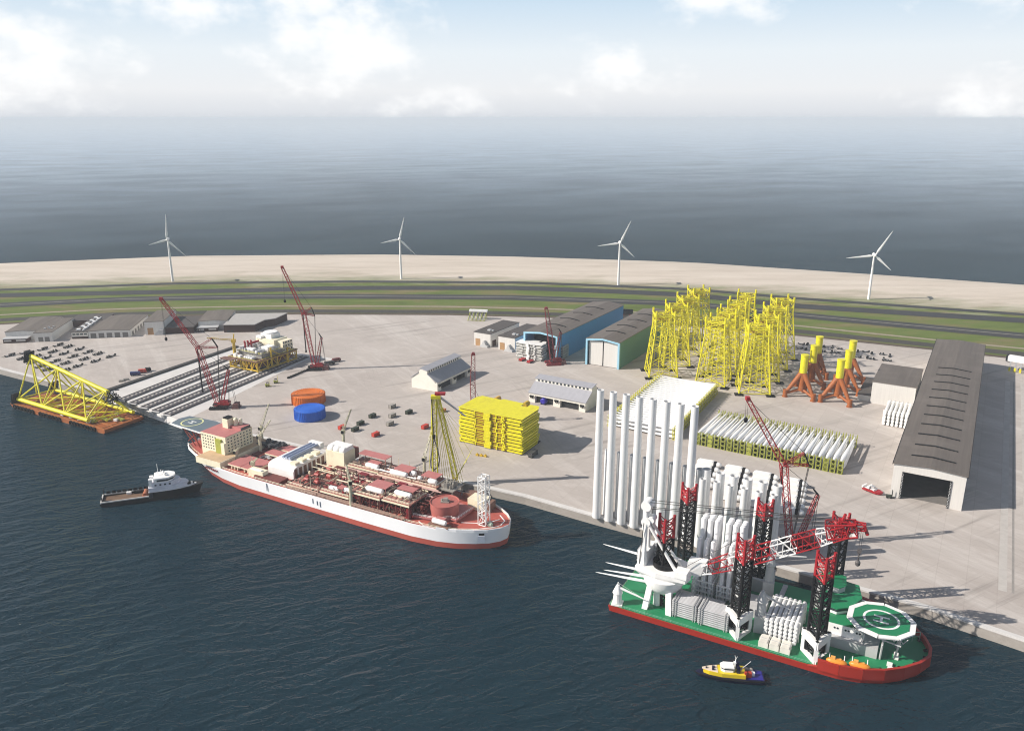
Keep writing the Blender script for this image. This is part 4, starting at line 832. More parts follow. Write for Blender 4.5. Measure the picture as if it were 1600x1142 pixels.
# ------------------------------------------------------------------ upright yellow lattice jackets
def jacket_proto(loc, rz, label):
    t = thing('lattice_jacket', label, 'jacket', loc, rz, 'upright yellow lattice jackets')
    S0, S1, Hh = 22.5, 14.4, 52.0
    def cn(k, z):
        s = (S0 + (S1 - S0) * min(z / 40, 1)) / 2; dx, dy = ((-1, -1), (1, -1), (1, 1), (-1, 1))[k % 4]; return (dx * s, dy * s, z)
    lv = [1.2, 13, 23, 31.5, 38.5, 44, 49.8]
    for k in range(4):
        MB().tube(cn(k, 0.6), cn(k, 40), .58, .52, n=8).tube(cn(k, 40), cn(k, Hh), .52, n=8).build('leg', YEL, t)
        x, y, _ = cn(k, 0); MB().cbox(x, y, 0, 6.2, 6.2, .5).cbox(x, y, .5, 4.6, 1.2, .5).cbox(x, y, .5, 1.2, 4.6, .5).build('mud_mat', BLK, t)
    b = MB()
    for i in range(len(lv) - 1):
        for k in range(4):
            b.tube(cn(k, lv[i]), cn(k + 1, lv[i + 1]), .25, n=5); b.tube(cn(k + 1, lv[i]), cn(k, lv[i + 1]), .25, n=5)
    for z in (1.2, 23, 38.5, 49.8):
        for k in range(4): b.tube(cn(k, z), cn(k + 1, z), .26, n=5)
    for z in (1.2, 23, 38.5): b.tube(cn(0, z), cn(2, z), .24).tube(cn(1, z), cn(3, z), .24)
    for z in (4, 8): 
        for k in range(4): b.tube(cn(k, z), cn(k + 1, z), .16, n=4)
    for k in range(4):
        for f_ in (.3, .7):
            a0, a1 = cn(k, 2), cn(k + 1, 2); c0_, c1_ = cn(k, 49), cn(k + 1, 49); b.tube(L4(a0, a1, f_), L4(c0_, c1_, f_), .2, n=5)
    b.build('bracing', YEL, t)
    p_ = MB(); rr = random.Random(11)
    for z in (44, 48.6):
        for k in range(4): p_.tube(cn(k, z), cn(k + 1, z), .42, n=6)
    for k in range(4):
        x, y, _ = cn(k, 50); p_.tube((x, y, 49), (x, y, 53), .8, n=8)
    for k in range(46):
        a = [rr.uniform(-5.5, 5.5) for _ in range(4)]; z0, z1 = rr.choice((44, 46.5, 48.6)), rr.choice((44, 46.5, 48.6, 50.5)); p_.tube((a[0], a[1], z0), (a[2], a[3], z1), rr.uniform(.12, .3), n=5)
    p_.build('top_frame', YEL, t); g_ = MB()
    for k in range(26): z = rr.choice((43.4, 45, 47, 48.9)); g_.tube((0, 0, z), (rr.uniform(-5.6, 5.6), rr.uniform(-5.6, 5.6), z + rr.uniform(-1, 2.5)), rr.uniform(.15, .35), n=5)
    g_.tube((0, 0, 42), (0, 0, 50), .5)
    g_.build('grouting_pipes', mat('dark olive steel', (.22, .17, .03), .6), t)  # pipe clutter in a darker olive than the jacket legs
    MB().box(-4.8, 4.8, -4.8, 4.8, 45.6, 45.9).box(-3, 2, -2, 3, 45.92, 47.5).build('boat_platform', YEL2, t)
    MB().tube((-3, -4.6, 10), (-2.4, -4, 47), .28, n=5).tube((3, 4.6, 6), (2.4, 4, 47), .28, n=5).tube((0, -8, 3), (0, -4.5, 44), .22, n=5).build('cable_pipes', YEL, t)
    return t
cols = [((118.5, 617), 0, 'left'), ((155.5, 597), -27, 'middle'), ((180, 577), -8, 'right')]
rown = ['frontmost in the %s column of jackets', 'second from the front in the %s column of jackets', 'third from the front in the %s column of jackets', 'rearmost in the %s column of jackets']
proto = None
for (c0, rz, cn_) in cols:
    for r_ in range(4):
        q = (c0[0] + 15.6 * r_, c0[1] + 30.2 * r_, 5); lab = 'yellow lattice jacket, ' + rown[r_] % cn_
        if proto is None: proto = jacket_proto(q, rz, lab)
        else: dup(proto, q, rz + (r_ * 3), lab)
# ------------------------------------------------------------------ tripod foundations
def tripod(loc, rz, label):
    t = thing('tripod_foundation', label, 'tripod', loc, rz, 'orange and yellow tripods')
    MB().tube((0, 0, 5), (0, 0, 18.5), 2.7, n=16).build('column', ORG, t, True)
    MB().tube((0, 0, 18.52), (0, 0, 32), 2.65, n=18).tube((0, 0, 31.2), (0, 0, 32.1), 2.85, n=18).build('yellow_top', YEL, t, True)
    ft = []
    for k in range(3):
        a = R(k * 120); x, y = 11.5 * math.cos(a), 11.5 * math.sin(a); ft.append((x, y))
        MB().tube((x * .92, y * .92, 4.2), (x * .12, y * .12, 17.6), 1.15, 2.1, n=12).build('leg', ORG, t, True)
        f = MB().tube((x, y, 0), (x, y, 5.5), 1.6, n=14).tube((x, y, 0), (x, y, .6), 2.1, n=14).build('pile_sleeve', ORG, t, True)
        MB().tube((x, y, 2.6), (0, 0, 6.2), .95, 1.1, n=10).build('lower_brace', ORG, t, True)
    return t
tops = [(211.4, 563.0), (227.4, 588.6), (240.6, 614.2), (233.0, 551.0), (248.1, 574.6), (261.7, 601.2)]
tl = ['front left tripod, feet nearest the lattice jackets', 'middle left tripod, half behind the front left one', 'rear left tripod by the black equipment', 'front right tripod, feet nearest the blade rows', 'middle right tripod behind the front right one', 'rear right tripod beside the black equipment']
tp = tripod((tops[0][0], tops[0][1], 5), -62, 'orange legged yellow topped ' + tl[0])
for i in range(1, 6): dup(tp, (tops[i][0], tops[i][1], 5), [-62, -55, -68, -63, -58, -50][i], 'orange legged yellow topped ' + tl[i])
# ------------------------------------------------------------------ rotor blades in transport frames
def blade_mesh(ln, name='blade'):
    m = MB(); secs = [(0, .95, 1.0), (.03, .95, 1.0), (.10, .95, 1.15), (.22, .9, 1.5), (.45, .62, 1.15), (.75, .4, .72), (.94, .25, .4), (1, .05, .1)]; n = 12; P = []
    for f, c, tk in secs:
        for k in range(n):
            a = 2 * math.pi * k / n; P.append((ln * f, tk * math.sin(a), 1.3 + c * math.cos(a)))
    F = []
    for s in range(len(secs) - 1): F += [(s * n + k, s * n + (k + 1) % n, s * n + n + (k + 1) % n, s * n + n + k) for k in range(n)]
    m.add(P, F + [tuple(range(n)), tuple(range((len(secs) - 1) * n, len(secs) * n))]); return m
def flat_blade(ln):
    m = MB(); secs = [(0, 1.1, 1.1), (.03, 1.1, 1.1), (.10, 1.4, .95), (.22, 2.0, .7), (.45, 1.8, .55), (.75, 1.35, .4), (.94, .8, .25), (1, .2, .08)]; n = 12; P = []
    for f, c, tk in secs:
        for k in range(n):
            a = 2 * math.pi * k / n; P.append((ln * f, c * math.cos(a), 1.5 + tk * math.sin(a)))
    F = []
    for s in range(len(secs) - 1): F += [(s * n + k, s * n + (k + 1) % n, s * n + n + (k + 1) % n, s * n + n + k) for k in range(n)]
    m.add(P, F + [tuple(range(n)), tuple(range((len(secs) - 1) * n, len(secs) * n))]); return m
def blade_frame(m, w_, hh, nl, dep=1.6):
    for l in range(nl):
        z0 = l * hh
        for y in (-w_ / 2, w_ / 2):
            for x in (0, dep): m.box(x, x + .28, y - .14, y + .14, z0, z0 + hh)
            m.box(.28, dep, y - .13, y + .13, z0, z0 + .25); m.box(.28, dep, y - .13, y + .13, z0 + hh - .27, z0 + hh - .02)
            m.tube((.1, y, z0 + .1), (dep, y, z0 + hh - .1), .1, n=4)
        m.box(0, .26, -w_ / 2 + .14, w_ / 2 - .14, z0 + .02, z0 + .3).box(dep, dep + .26, -w_ / 2 + .14, w_ / 2 - .14, z0 + .02, z0 + .3)
    return m
# slanting rows, roots towards the quay
base = (115.8, 472.0); st_dir = -31.5; bl_dir = 58.6; n = 22; step = 84.4 / 21; hh = 2.75
bm_ = blade_mesh(50); bp = None; rp = tp_ = None
lay = ['bottom', 'middle', 'top']
for i in range(n):
    q = off(base, st_dir, i * step, 0)
    for l in range(3):
        lab = 'white rotor blade, %s layer of the %s stack from the left, slanting rows' % (lay[l], ORD[i])
        if bp is None: bp = tag(bm_.build('rotor_blade', WHB, None, True), lab, 'rotor blade', 'rotor blades in the slanting rows'); o = bp
        else: o = bp.copy(); COL.objects.link(o); o['label'] = lab
        o.location = (q[0], q[1], 5 + l * hh); o.rotation_euler = (0, 0, R(bl_dir))
    lab = 'olive yellow root frame of the %s slanting blade stack from the left' % ORD[i]
    if rp is None:
        rm_ = blade_frame(MB(), 2.7, hh, 3, 2.2)
        for l in range(3): rm_.lathe([(1.25, -.05), (1.25, .4), (1.0, .4), (1.0, -.05)], (0, 0, 1.3 + l * hh), 12, 'x')
        rp = tag(rm_.build('blade_frame', YGR), lab, 'blade frame', 'blade root frames in the slanting rows'); o = rp
    else: o = rp.copy(); COL.objects.link(o); o['label'] = lab
    g = off(q, bl_dir, -.5, 0); o.location = (g[0], g[1], 5); o.rotation_euler = (0, 0, R(bl_dir))
    lab = 'olive yellow tip frame of the %s slanting blade stack from the left' % ORD[i]
    if tp_ is None: tp_ = tag(blade_frame(MB(), 2.5, hh, 3, 2.6).build('blade_frame', YGR), lab, 'blade frame', 'blade tip frames in the slanting rows'); o = tp_
    else: o = tp_.copy(); COL.objects.link(o); o['label'] = lab
    g = off(q, bl_dir, 44.5, 0); o.location = (g[0], g[1], 5); o.rotation_euler = (0, 0, R(bl_dir))
# the dense pile of blades behind the tall monopiles: roots to the right, tips to the left
base = at(945.5, 663.5); th_ = -31.5; n = 24; dpt = 99.0; step = dpt / (n - 1); hh = 2.75; Lb_ = 47
fb = flat_blade(Lb_); fp = fr1 = fr2 = None
for i in range(n):
    g = off(base, 61.5, i * step, 0); q = off(g, th_, Lb_ + 1, 0)
    for l in range(3):
        lab = 'white rotor blade, %s layer, %s stack from the front, in the dense pile' % (lay[l], ORD[i])
        if fp is None: fp = tag(fb.build('rotor_blade', WHB, None, True), lab, 'rotor blade', 'rotor blades in the dense pile'); o = fp
        else: o = fp.copy(); COL.objects.link(o); o['label'] = lab
        o.location = (q[0], q[1], 5 + l * hh); o.rotation_euler = (0, 0, R(th_ + 180))
    for (key, dx) in (('root', Lb_ + .4), ('tip', 2.5)):
        lab = 'yellow %s frame of the %s stack from the front, in the dense pile' % (key, ORD[i])
        if key == 'root':
            if fr1 is None: fr1 = tag(blade_frame(MB(), 3.4, hh, 3, 1.6).build('blade_frame', mat('bright olive yellow', (.52, .49, .04), .5)), lab, 'blade frame', 'blade root frames in the dense pile'); o = fr1
            else: o = fr1.copy(); COL.objects.link(o); o['label'] = lab
        else:
            if fr2 is None: fr2 = tag(blade_frame(MB(), 3.2, hh, 3, 2.2).build('blade_frame', MATS['bright olive yellow']), lab, 'blade frame', 'blade tip frames in the dense pile'); o = fr2
            else: o = fr2.copy(); COL.objects.link(o); o['label'] = lab
        a = off(g, th_, dx, 0); o.location = (a[0], a[1], 5); o.rotation_euler = (0, 0, R(th_))
# ------------------------------------------------------------------ nacelles
def nacelle(loc, rz, label):
    t = thing('turbine_nacelle', label, 'nacelle', loc, rz, 'white turbine nacelles')
    MB().exty([(0, 1.0), (.8, .4), (9, .4), (9.8, .8), (9.8, 3.8), (9, 4.1), (.9, 3.8), (0, 3.2)], -1.75, 1.75).build('housing', WHT, t)
    MB().lathe([(1.95, 9.82), (2.0, 11.1), (1.8, 11.3)], (0, 0, 2.4), 18, 'x').build('hub_ring', BLK, t, True)
    MB().lathe([(1.6, 11.3), (1.6, 12.4), (1.35, 13.3), (.8, 14.0), (.1, 14.2)], (0, 0, 2.4), 18, 'x').build('spinner', WHT, t, True)
    m = MB().box(2, 7, -1.5, -1.1, 0, .3).box(2, 7, 1.1, 1.5, 0, .3); m.build('cradle', BLK, t)
    return t
npz = None
colw = ['first column from the left', 'second column from the left', 'third column from the left', 'rightmost column']
for j in range(4):
    for i in range(6):
        q0 = at(1117 + 44.6 * j, 725.5 + 9.6 * j, 7.5); q0 = off(q0, -31, -10.3, 0); q = off(q0, -112, i * 7.4, 0)
        if not (j == 0 and i > 4):
            lab = 'white nacelle, %s from the back in the %s' % (ORD[i], colw[j])
            if npz is None: npz = nacelle((q[0], q[1], 5), -30, lab)
            else: dup(npz, (q[0], q[1], 5), -30 + (i * 7 % 3 - 1), lab)
# ------------------------------------------------------------------ standing monopiles and tower sections
P0 = (43.2, 375.4); o8 = None
for k in range(8):
    q = off(P0, -29.7, k * 6.75, 0); lab = 'tall white monopile, %s from the left in the front quay row' % ORD[k]
    if o8 is None: o8 = tag(MB().pipe((0, 0, 0), 68.5, 2.15, 1.75, .3, 28).build('monopile', WST, None, True), lab, 'monopile', 'tall white monopiles'); o = o8
    else: o = o8.copy(); COL.objects.link(o); o['label'] = lab
    o.location = (q[0], q[1], 5); o.rotation_euler = (0, 0, k)
o8 = None
for k in range(8):
    q = off((48.6, 379.0), -29.7, k * 6.75, 0); lab = 'short white monopile shaded by the tall row, %s from the left' % ORD[k]
    if o8 is None: o8 = tag(MB().pipe((0, 0, 0), 35.5, 2.0, 1.9, .3, 24).build('monopile', WST, None, True), lab, 'monopile', 'short white monopiles behind the tall row'); o = o8
    else: o = o8.copy(); COL.objects.link(o); o['label'] = lab
    o.location = (q[0], q[1], 5); o.rotation_euler = (0, 0, k)
tf = [(88.7, 346.0), (94.4, 342.7), (99.6, 339.0), (105.4, 335.8), (110.9, 332.3), (116.7, 329.2)]; tb = [(91.9, 352.3), (97.3, 348.1), (102.8, 345.0), (108.3, 341.5), (114.2, 338.4), (119.8, 334.7)]
o8 = o9 = None
for k in range(6):
    lab = 'slim white tower section, %s from the left of its front row' % ORD[k]
    if o8 is None: o8 = tag(MB().pipe((0, 0, 0), 35, 1.95, 1.5, .25, 24).build('tower_section', WST, None, True), lab, 'tower section', 'slim front tower sections'); o = o8
    else: o = o8.copy(); COL.objects.link(o); o['label'] = lab
    o.location = (tf[k][0], tf[k][1], 5)
    lab = 'wide white tower section, %s from the left of the row behind the slim ones' % ORD[k]
    if o9 is None: o9 = tag(MB().pipe((0, 0, 0), 37, 2.25, 2.05, .35, 24).build('tower_section', WST, None, True), lab, 'tower section', 'wide rear tower sections'); o = o9
    else: o = o9.copy(); COL.objects.link(o); o['label'] = lab
    o.location = (tb[k][0], tb[k][1], 5)
# ------------------------------------------------------------------ pipe stack by the long hall
def tube_stack(o_, th, nx, nz, r, ln, z, lab, group, m=WHT, name='steel_pipe', cat='pipe', pit=1.0, vp=1.02):
    f0 = None
    for j in range(nz):
        for i in range(nx):
            q = off(o_, th, r + i * 2 * r * pit, 0); lb_ = lab % (ORD[i], ORD[j])
            if f0 is None:
                mm = MB().lathe([(r * .9, 0), (r, .15), (r, ln - .15), (r * .9, ln)], (0, 0, 0), 16, 'y'); f0 = tag(mm.build(name, m, None, True), lb_, cat, group); ob_ = f0
            else: ob_ = f0.copy(); COL.objects.link(ob_); ob_['label'] = lb_
            ob_.location = (q[0], q[1], z + r + j * 2 * r * vp); ob_.rotation_euler = (0, 0, R(th))
def stack_frame(o_, th, w_, h_, ln, z, lab, m=WHT):
    t = thing('pipe_rack', lab, 'rack', (o_[0], o_[1], z), th)
    for y in (ln * .14, ln * .86):
        MB().box(-.4, -.15, y, y + .25, 0, h_ + .4).box(w_ + .15, w_ + .4, y, y + .25, 0, h_ + .4).box(-.4, w_ + .4, y, y + .25, h_ + .1, h_ + .36).build('frame', m, t)
tube_stack((245.6, 505.5), -31, 8, 4, .96, 29, 5.3, 'white pipe by the long hall, %s from the left, %s layer from the ground', 'white pipes stacked by the long hall', pit=1.36, vp=1.22)
stack_frame((245.6, 505.5), -31, 20.5, 9, 29, 5.1, 'white rack frame round the pipe stack by the long hall')
# ------------------------------------------------------------------ containers scattered on the yard
def container(m, lab, u, v, rz, grp, sx=5.0, sy=2.5, h_=2.5):
    p = at(u, v); t = thing('container', lab, 'container', (p[0], p[1], 5), rz, grp)
    b_ = MB().box(-sx / 2, sx / 2, -sy / 2, sy / 2, .25, h_)
    k = -sx / 2 + .3
    while k < sx / 2 - .3: b_.box(k, k + .18, -sy / 2 - .06, sy / 2 + .06, .3, h_ - .1); k += .5
    b_.build('box', m, t); f_ = MB()
    for x in (-sx / 2, sx / 2 - .2):
        for y in (-sy / 2 - .09, sy / 2 - .11): f_.box(x - .01, x + .21, y, y + .2, 0, h_ + .05)
    f_.box(-sx / 2, sx / 2, -sy / 2 + .2, sy / 2 - .2, 0.02, .24).build('corner_frame', BLK if m is not SRED else DRED, t)
    MB().box(-sx / 2 - .08, -sx / 2 - .01, -sy / 2 + .25, sy / 2 - .25, .4, h_ - .2).build('door', m, t)
for (m, lab, u, v) in ((SRED, 'small red container, nearest the blue drum', 534.5, 670), (DGRN, 'small dark green container beside the nearest red one', 555, 673), (DGRN, 'small black container above the dark green one', 563.5, 663.5), (DGRN, 'small black container in the middle of the scattered group', 582, 652),
                       (GRYC, 'small pale grey container, lower of two near the group centre', 609.5, 664), (GRYC, 'small pale grey container in the middle of the three in line', 613, 651.5), (GRYC, 'small pale grey container farthest from the ship', 613, 637), (DGRN, 'small black container, rightmost of the dark ones', 639, 646), (SRED, 'small red container closest to the ship', 587, 681), (SRED, 'small red container beside the yellow derrick', 664, 669)):
    container(m, lab, u, v, 57, 'small containers scattered on the yard')
p = at(699, 645); container(mat('orange box paint', (.55, .16, .05), .5), 'small orange box seen through the yellow derrick', 693, 643, 57, 'small containers scattered on the yard', 3.4, 2, 2)
# vehicles and small machines
def truck(u, v, rz, m, lab, cat='truck', ln=7.5):
    p = at(u, v); t = thing('truck', lab, cat, (p[0], p[1], 5), rz)
    MB().exty([(ln / 2 - 2.2, .6), (ln / 2, .6), (ln / 2, 1.8), (ln / 2 - .6, 3.0), (ln / 2 - 2.2, 3.0)], -1.25, 1.25).build('cab', m, t)
    MB().box(-ln / 2, ln / 2 - 2.4, -1.3, 1.3, .9, 3.1).build('load_box', m, t)
    MB().box(ln / 2 - .75, ln / 2 - .05, -1.1, 1.1, 1.9, 2.6).build('windscreen', GLASS, t)
    w_ = MB()
    for x in (-ln / 2 + 1, -ln / 2 + 2.4, ln / 2 - 1.2):
        for s in (-1, 1): w_.tube((x, s * 1.0, .5), (x, s * 1.35, .5), .5, n=10)
    w_.box(-ln / 2, ln / 2 - .3, -.5, .5, .5, .88).build('wheels', BLK, t)
truck(212, 586.5, 15, mat('dark blue paint', (.02, .03, .14), .4), 'dark blue truck by the slipway kerb')
truck(223, 582.5, 20, mat('orange red paint', (.55, .06, .03), .4), 'orange red truck beside the dark blue one', ln=6)
truck(232, 580, 30, BLK, 'little black car ahead of the orange red truck', 'car', 4.2)
truck(833, 712, 62, mat('dusty black', (.06, .06, .06), .6), 'dusty black truck at the right corner of the yellow stack', ln=8.5)
truck(515, 570, 35, mat('slate black', (.04, .035, .035), .6), 'black flatbed truck beyond the tall red crane', ln=8.5); truck(526, 565, 35, mat('maroon paint', (.14, .03, .03), .5), 'maroon truck next to the black flatbed', ln=7)
for (u, v, lab) in ((418, 604, 'yellow forklift nearest the orange drum'), (431, 598.5, 'yellow forklift farther along the slipway edge')):
    p = at(u, v); t = thing('forklift', lab, 'forklift', (p[0], p[1], 5), 20, 'yellow forklifts')
    MB().box(-1.6, 1.4, -1, 1, .5, 1.8).box(-1.6, -.4, -1, 1, 1.8, 2.2).build('body', YGR, t); MB().box(1.4, 1.6, -.8, -.5, .2, 5.4).box(1.4, 1.6, .5, .8, .2, 5.4).box(1.6, 3, -.7, -.4, .2, .35).box(1.6, 3, .4, .7, .2, .35).build('mast', YEL, t)
    m = MB()
    for x in (-1, 1): m.tube((x, -1.1, .5), (x, 1.1, .5), .5, n=8)
    m.build('wheels', BLK, t); MB().tube((-.6, -.8, 2.2), (-.6, -.8, 3.2), .08).tube((-.6, .8, 2.2), (-.6, .8, 3.2), .08).tube((.9, .8, 1.8), (.9, .8, 3.2), .08).tube((.9, -.8, 1.8), (.9, -.8, 3.2), .08).box(-.9, 1.1, -1, 1, 3.2, 3.35).build('overhead_guard', BLK, t)
for i in range(7):
    f = i / 6; p = at(451 + 25 * f, 591 - 10.5 * f); t = thing('concrete_block', 'dark timber block, %s from the left in the row below the tall crane' % ORD[i], 'block', (p[0], p[1], 5), 62, 'dark blocks along the slipway edge')
    MB().box(-1.2, 1.2, -.6, .6, .02, 1.2).build('block', BLK, t); MB().box(-.2, .2, -.66, .66, .3, 1.3).build('lifting_strap', RUB, t)
for i, (u, v) in enumerate(((190, 596), (197, 593.5))):
    p = at(u, v); t = thing('pallet_stack', ['pallet pile left of the dark blue truck', 'pallet pile next to the dark blue truck'][i], 'pallet', (p[0], p[1], 5), 15, 'pallet piles by the kerb'); m = MB()
    for k in range(5):
        for q in range(4): m.box(-1.8, 1.8, -1.4 + q * .75, -.9 + q * .75, k * .22 + .1, k * .22 + .18)
        for q in (-1.6, 0, 1.4): m.box(q, q + .2, -1.4, 1.3, k * .22, k * .22 + .1)
    m.build('pallets', GRYC, t)
# ------------------------------------------------------------------ parked black trailers and rigs
def rig(kind, loc, rz, label, group):
    t = thing('yard_trailer', label, 'trailer', loc, rz, group); m = MB(); w_ = MB()
    if kind == 0:
        m.box(-5, 5, -1.2, 1.2, 1.0, 1.5).box(3, 5, -1.2, 1.2, 1.5, 3.2).box(-5, -3.4, -1.2, 1.2, 1.5, 2.2).box(-8.5, -5, -.35, .35, 1.0, 1.3)
    elif kind == 1:
        m.box(-4.5, 4.5, -1.3, 1.3, 1.0, 1.4)
        for k in range(5): m.box(-4.4 + k * 2.1, -4.0 + k * 2.1, -1.3, 1.3, 1.4, 3.0)
        m.box(-4.4, 4.4, -1.3, -1.1, 2.8, 3.0).box(-4.4, 4.4, 1.1, 1.3, 2.8, 3.0)
    else:
        m.box(-4, 4, -1.2, 1.2, 1.0, 1.6); m.tube((-2, 0, 1.6), (-2, 0, 3.4), .9, n=10).tube((1.5, -1.2, 2.6), (1.5, 1.2, 2.6), 1.1, n=12).box(4, 7.5, -.3, .3, .9, 1.2)
    for x in (-3.2, -1.6, 1.6, 3.2):
        for s in (-1, 1): w_.tube((x, s * .9, .5), (x, s * 1.35, .5), .52, n=8)
    m.build('chassis', BLK, t); w_.build('wheels', RUB, t)
    MB().box(-2.5, .5, -.9, .9, 1.62, 1.95).build('load_bed', GST, t)
    t.scale = (.6, .6, .6)
    return t
pr = {}
def place_rig(kind, u, v, rz, label, group, mirror=0):
    p = at(u, v)
    if (kind, group) not in pr: pr[(kind, group)] = rig(kind, (p[0], p[1], 5), rz, label, group)
    else: dup(pr[(kind, group)], (p[0], p[1], 5), rz, label)
zq = lambda x, y: (60 + x / 12.31, 535 + y / 12.31)
rowsL = [('back row', [(390, 62), (575, 92), (790, 140), (960, 196), (1150, 230), (1390, 280)]), ('second row', [(90, 140), (285, 190), (490, 225), (670, 280), (885, 330), (1095, 370)]), ('third row', [(-250, 205), (-30, 275), (150, 305), (330, 370), (525, 410), (755, 465)]), ('front row', [(-540, 260), (-310, 320), (-130, 400), (40, 470), (170, 530), (290, 505), (370, 570), (530, 545)])]
for nm, pts in rowsL:
    for i, (x, y) in enumerate(pts):
        u, v = zq(x, y)
        for k, (dx, dy) in enumerate(((-2.6, 1.2), (2.4, -1.0))):
            place_rig((i + k) % 3, u + dx * 1.25, v + dy, 50 + 14 * ((i + k) % 2), 'black yard trailer, %s of the %s clump from the left, %s by the barge' % (['nearer', 'farther'][k], ORD[i], nm), 'black trailers parked beyond the barge')
zr = lambda x, y: (1240 + x / 10, 525 + y / 10)
rowsR = [('far line', [(120, 135), (215, 140), (455, 175), (600, 185), (720, 210), (1000, 250), (1130, 255), (1220, 285), (1380, 295), (1500, 320)]), ('near line', [(90, 200), (190, 220), (470, 255), (590, 260), (680, 270), (840, 310), (1000, 340), (1150, 350), (1230, 370), (1400, 375), (1480, 395)])]
for nm, pts in rowsR:
    for i, (x, y) in enumerate(pts):
        u, v = zr(x, y); place_rig(i % 3, u, v, -30 + 90 * (i % 2), 'black yard trailer, %s from the left in the %s behind the tripods' % (ORD[i], nm), 'black trailers parked behind the tripods')
# ------------------------------------------------------------------ white topped racks at the back of the yard
p = at(729, 501.5); t = thing('storage_rack', 'white topped rack on yellowish legs at the back of the yard', 'rack', (p[0], p[1], 5), -8)
MB().box(1, 19.5, 9, 13, 7.5, 9.4).build('top', WHT, t); m = MB()
for k in range(5): m.tube((1 + k * 4.2, 1, 0), (2 + k * 4.2, 11, 7.4), .4).tube((2 + k * 4.2, 11, 0), (2 + k * 4.2, 11, 7.4), .35)
m.tube((1, 1, .5), (18, 1, .5), .25).build('legs', YGR, t); m = MB()
for k in range(8): m.tube((2 + k * 2.1, 3, 1), (2.5 + k * 2.1, 10, 6), .3)
m.build('stored_rods', GST, t)
p = (399, 628); t = thing('storage_rack', 'white topped rack on yellow legs right of the long hall', 'rack', (p[0], p[1], 5), -42)
MB().box(0, 46, 0, 7, 8, 12).build('top', WHT, t); MB().prism([(-1, -.5), (0, -.5), (0, 7), (-1, 7)], 8, 12.2).box(-.2, 2, -.4, -.02, 7.4, 8).build('edge_trim', BLK, t); m = MB(); g = MB()
for k in range(12): m.box(2 + k * 3.8, 3.4 + k * 3.8, -.1, .9, 0, 3.2); g.box(2.2 + k * 3.8, 3.2 + k * 3.8, 0, .8, 3.2, 8)
m.build('legs', YEL, t); g.build('posts', GST, t)
# ------------------------------------------------------------------ red workboat standing on the yard
p = at(1363, 769); t = thing('rescue_boat', 'red and white workboat standing on the yard by the long hall door', 'boat', (p[0], p[1], 5), -52)
MB().prism([(-5, -1.6), (2.5, -1.9), (4.4, -1.0), (5.2, 0), (4.4, 1.0), (2.5, 1.9), (-5, 1.6)], .5, 1.9, [(-5.2, -2.0), (2.5, -2.3), (4.9, -1.2), (5.9, 0), (4.9, 1.2), (2.5, 2.3), (-5.2, 2.0)]).build('hull', RED, t)
MB().box(-4.4, 2, -1.4, 1.4, 1.92, 2.1).box(-2.2, -1.2, -1.9, 1.9, 2.1, 3.6).box(1.0, 1.6, -1.9, 1.9, 1.92, 2.7).box(-5.2, -4.4, -2.2, 2.2, 1.92, 3.0).build('deck_frames', WHT, t)
MB().box(-.9, 1, -.8, .8, 2.12, 3.8).build('wheelhouse', GST, t); MB().box(-3, 3, -1.2, 1.2, 0, .5).build('cradle', BLK, t)
p = at(1389, 777.5); t = thing('forklift', 'small dark forklift at the left corner of the long hall door', 'forklift', (p[0], p[1], 5), -20)
MB().box(-1.6, 1.2, -.9, .9, .5, 1.7).build('body', DGRN, t); MB().box(1.2, 1.45, -.8, -.5, .2, 4.6).box(1.2, 1.45, .5, .8, .2, 4.6).box(1.45, 2.8, -.7, -.4, .2, .35).box(1.45, 2.8, .4, .7, .2, .35).build('mast', BLK, t); MB().tube((-1, -1, .5), (-1, 1, .5), .5, n=8).tube((.8, -1, .5), (.8, 1, .5), .5, n=8).build('wheels', BLK, t)
# loose yellow pieces behind the yellow stack
for (u, v, m, lab) in ((781, 632, mat('amber yellow', (.62, .36, .05), .5), 'amber lifting machine behind the yellow stack'), (826, 640, YEL2, 'pale yellow machine by the cream shed, behind the yellow stack')):
    p = at(u, v + 16); t = thing('winch_unit', lab, 'machine', (p[0], p[1], 5), -30, 'yellow machines behind the yellow stack')
    MB().box(-3, 3, -2, 2, 0, 7).box(-2, 4, -1.4, 1.4, 7.02, 10).build('housing', m, t); MB().tube((-2, -2.6, 11), (-2, 2.6, 11), 1.8, n=12).build('winch_drum', m, t, True)
# ================================================================== RED PRODUCTION SHIP
FO = (-197.06, 465.34); FT = -29.0
t = thing('production_ship', 'long red decked production ship with white hull moored at the quay', 'ship', FO + (0,), FT)
stF = [(7, .6, 4, -6), (14, 5, 9, -6), (22, 9.5, 13.5, -3.5), (32, 14, 17.5, -1), (46, 18, 20.5), (62, 20.5, 21.5), (100, 21.3, 21.5), (150, 21.5, 21.5), (180, 21.2, 21.4), (194, 19.4, 20), (204, 16.4, 17.2), (212, 12.2, 13.4), (217.5, 8.5, 9.8), (221, 4.2, 5.4, .8), (222.3, .4, .6, 1.2)]
hull(stF, -1.5, 2.9, 0, 9).build('hull', HRED, t, True)
hull(stF, 2.9, 9.3, 0, 9).build('hull_topside', HWHT, t, True)
def outline(st, z, zb, zt, inset=0):
    lo, hi = [], []
    for s_ in st:
        tt = (z - zb) / (zt - zb); sh = s_[3] if len(s_) > 3 else 0; b = max(s_[1] + (s_[2] - s_[1]) * tt - inset, .1); lo.append((s_[0] + sh * tt, -b)); hi.append((s_[0] + sh * tt, b))
    return lo + hi[::-1], lo, hi
ol, lo, hi = outline(stF, 9, 0, 9, .5)
MB().prism(ol, 9.31, 9.36).build('deck', DECKR, t)
bw = MB()
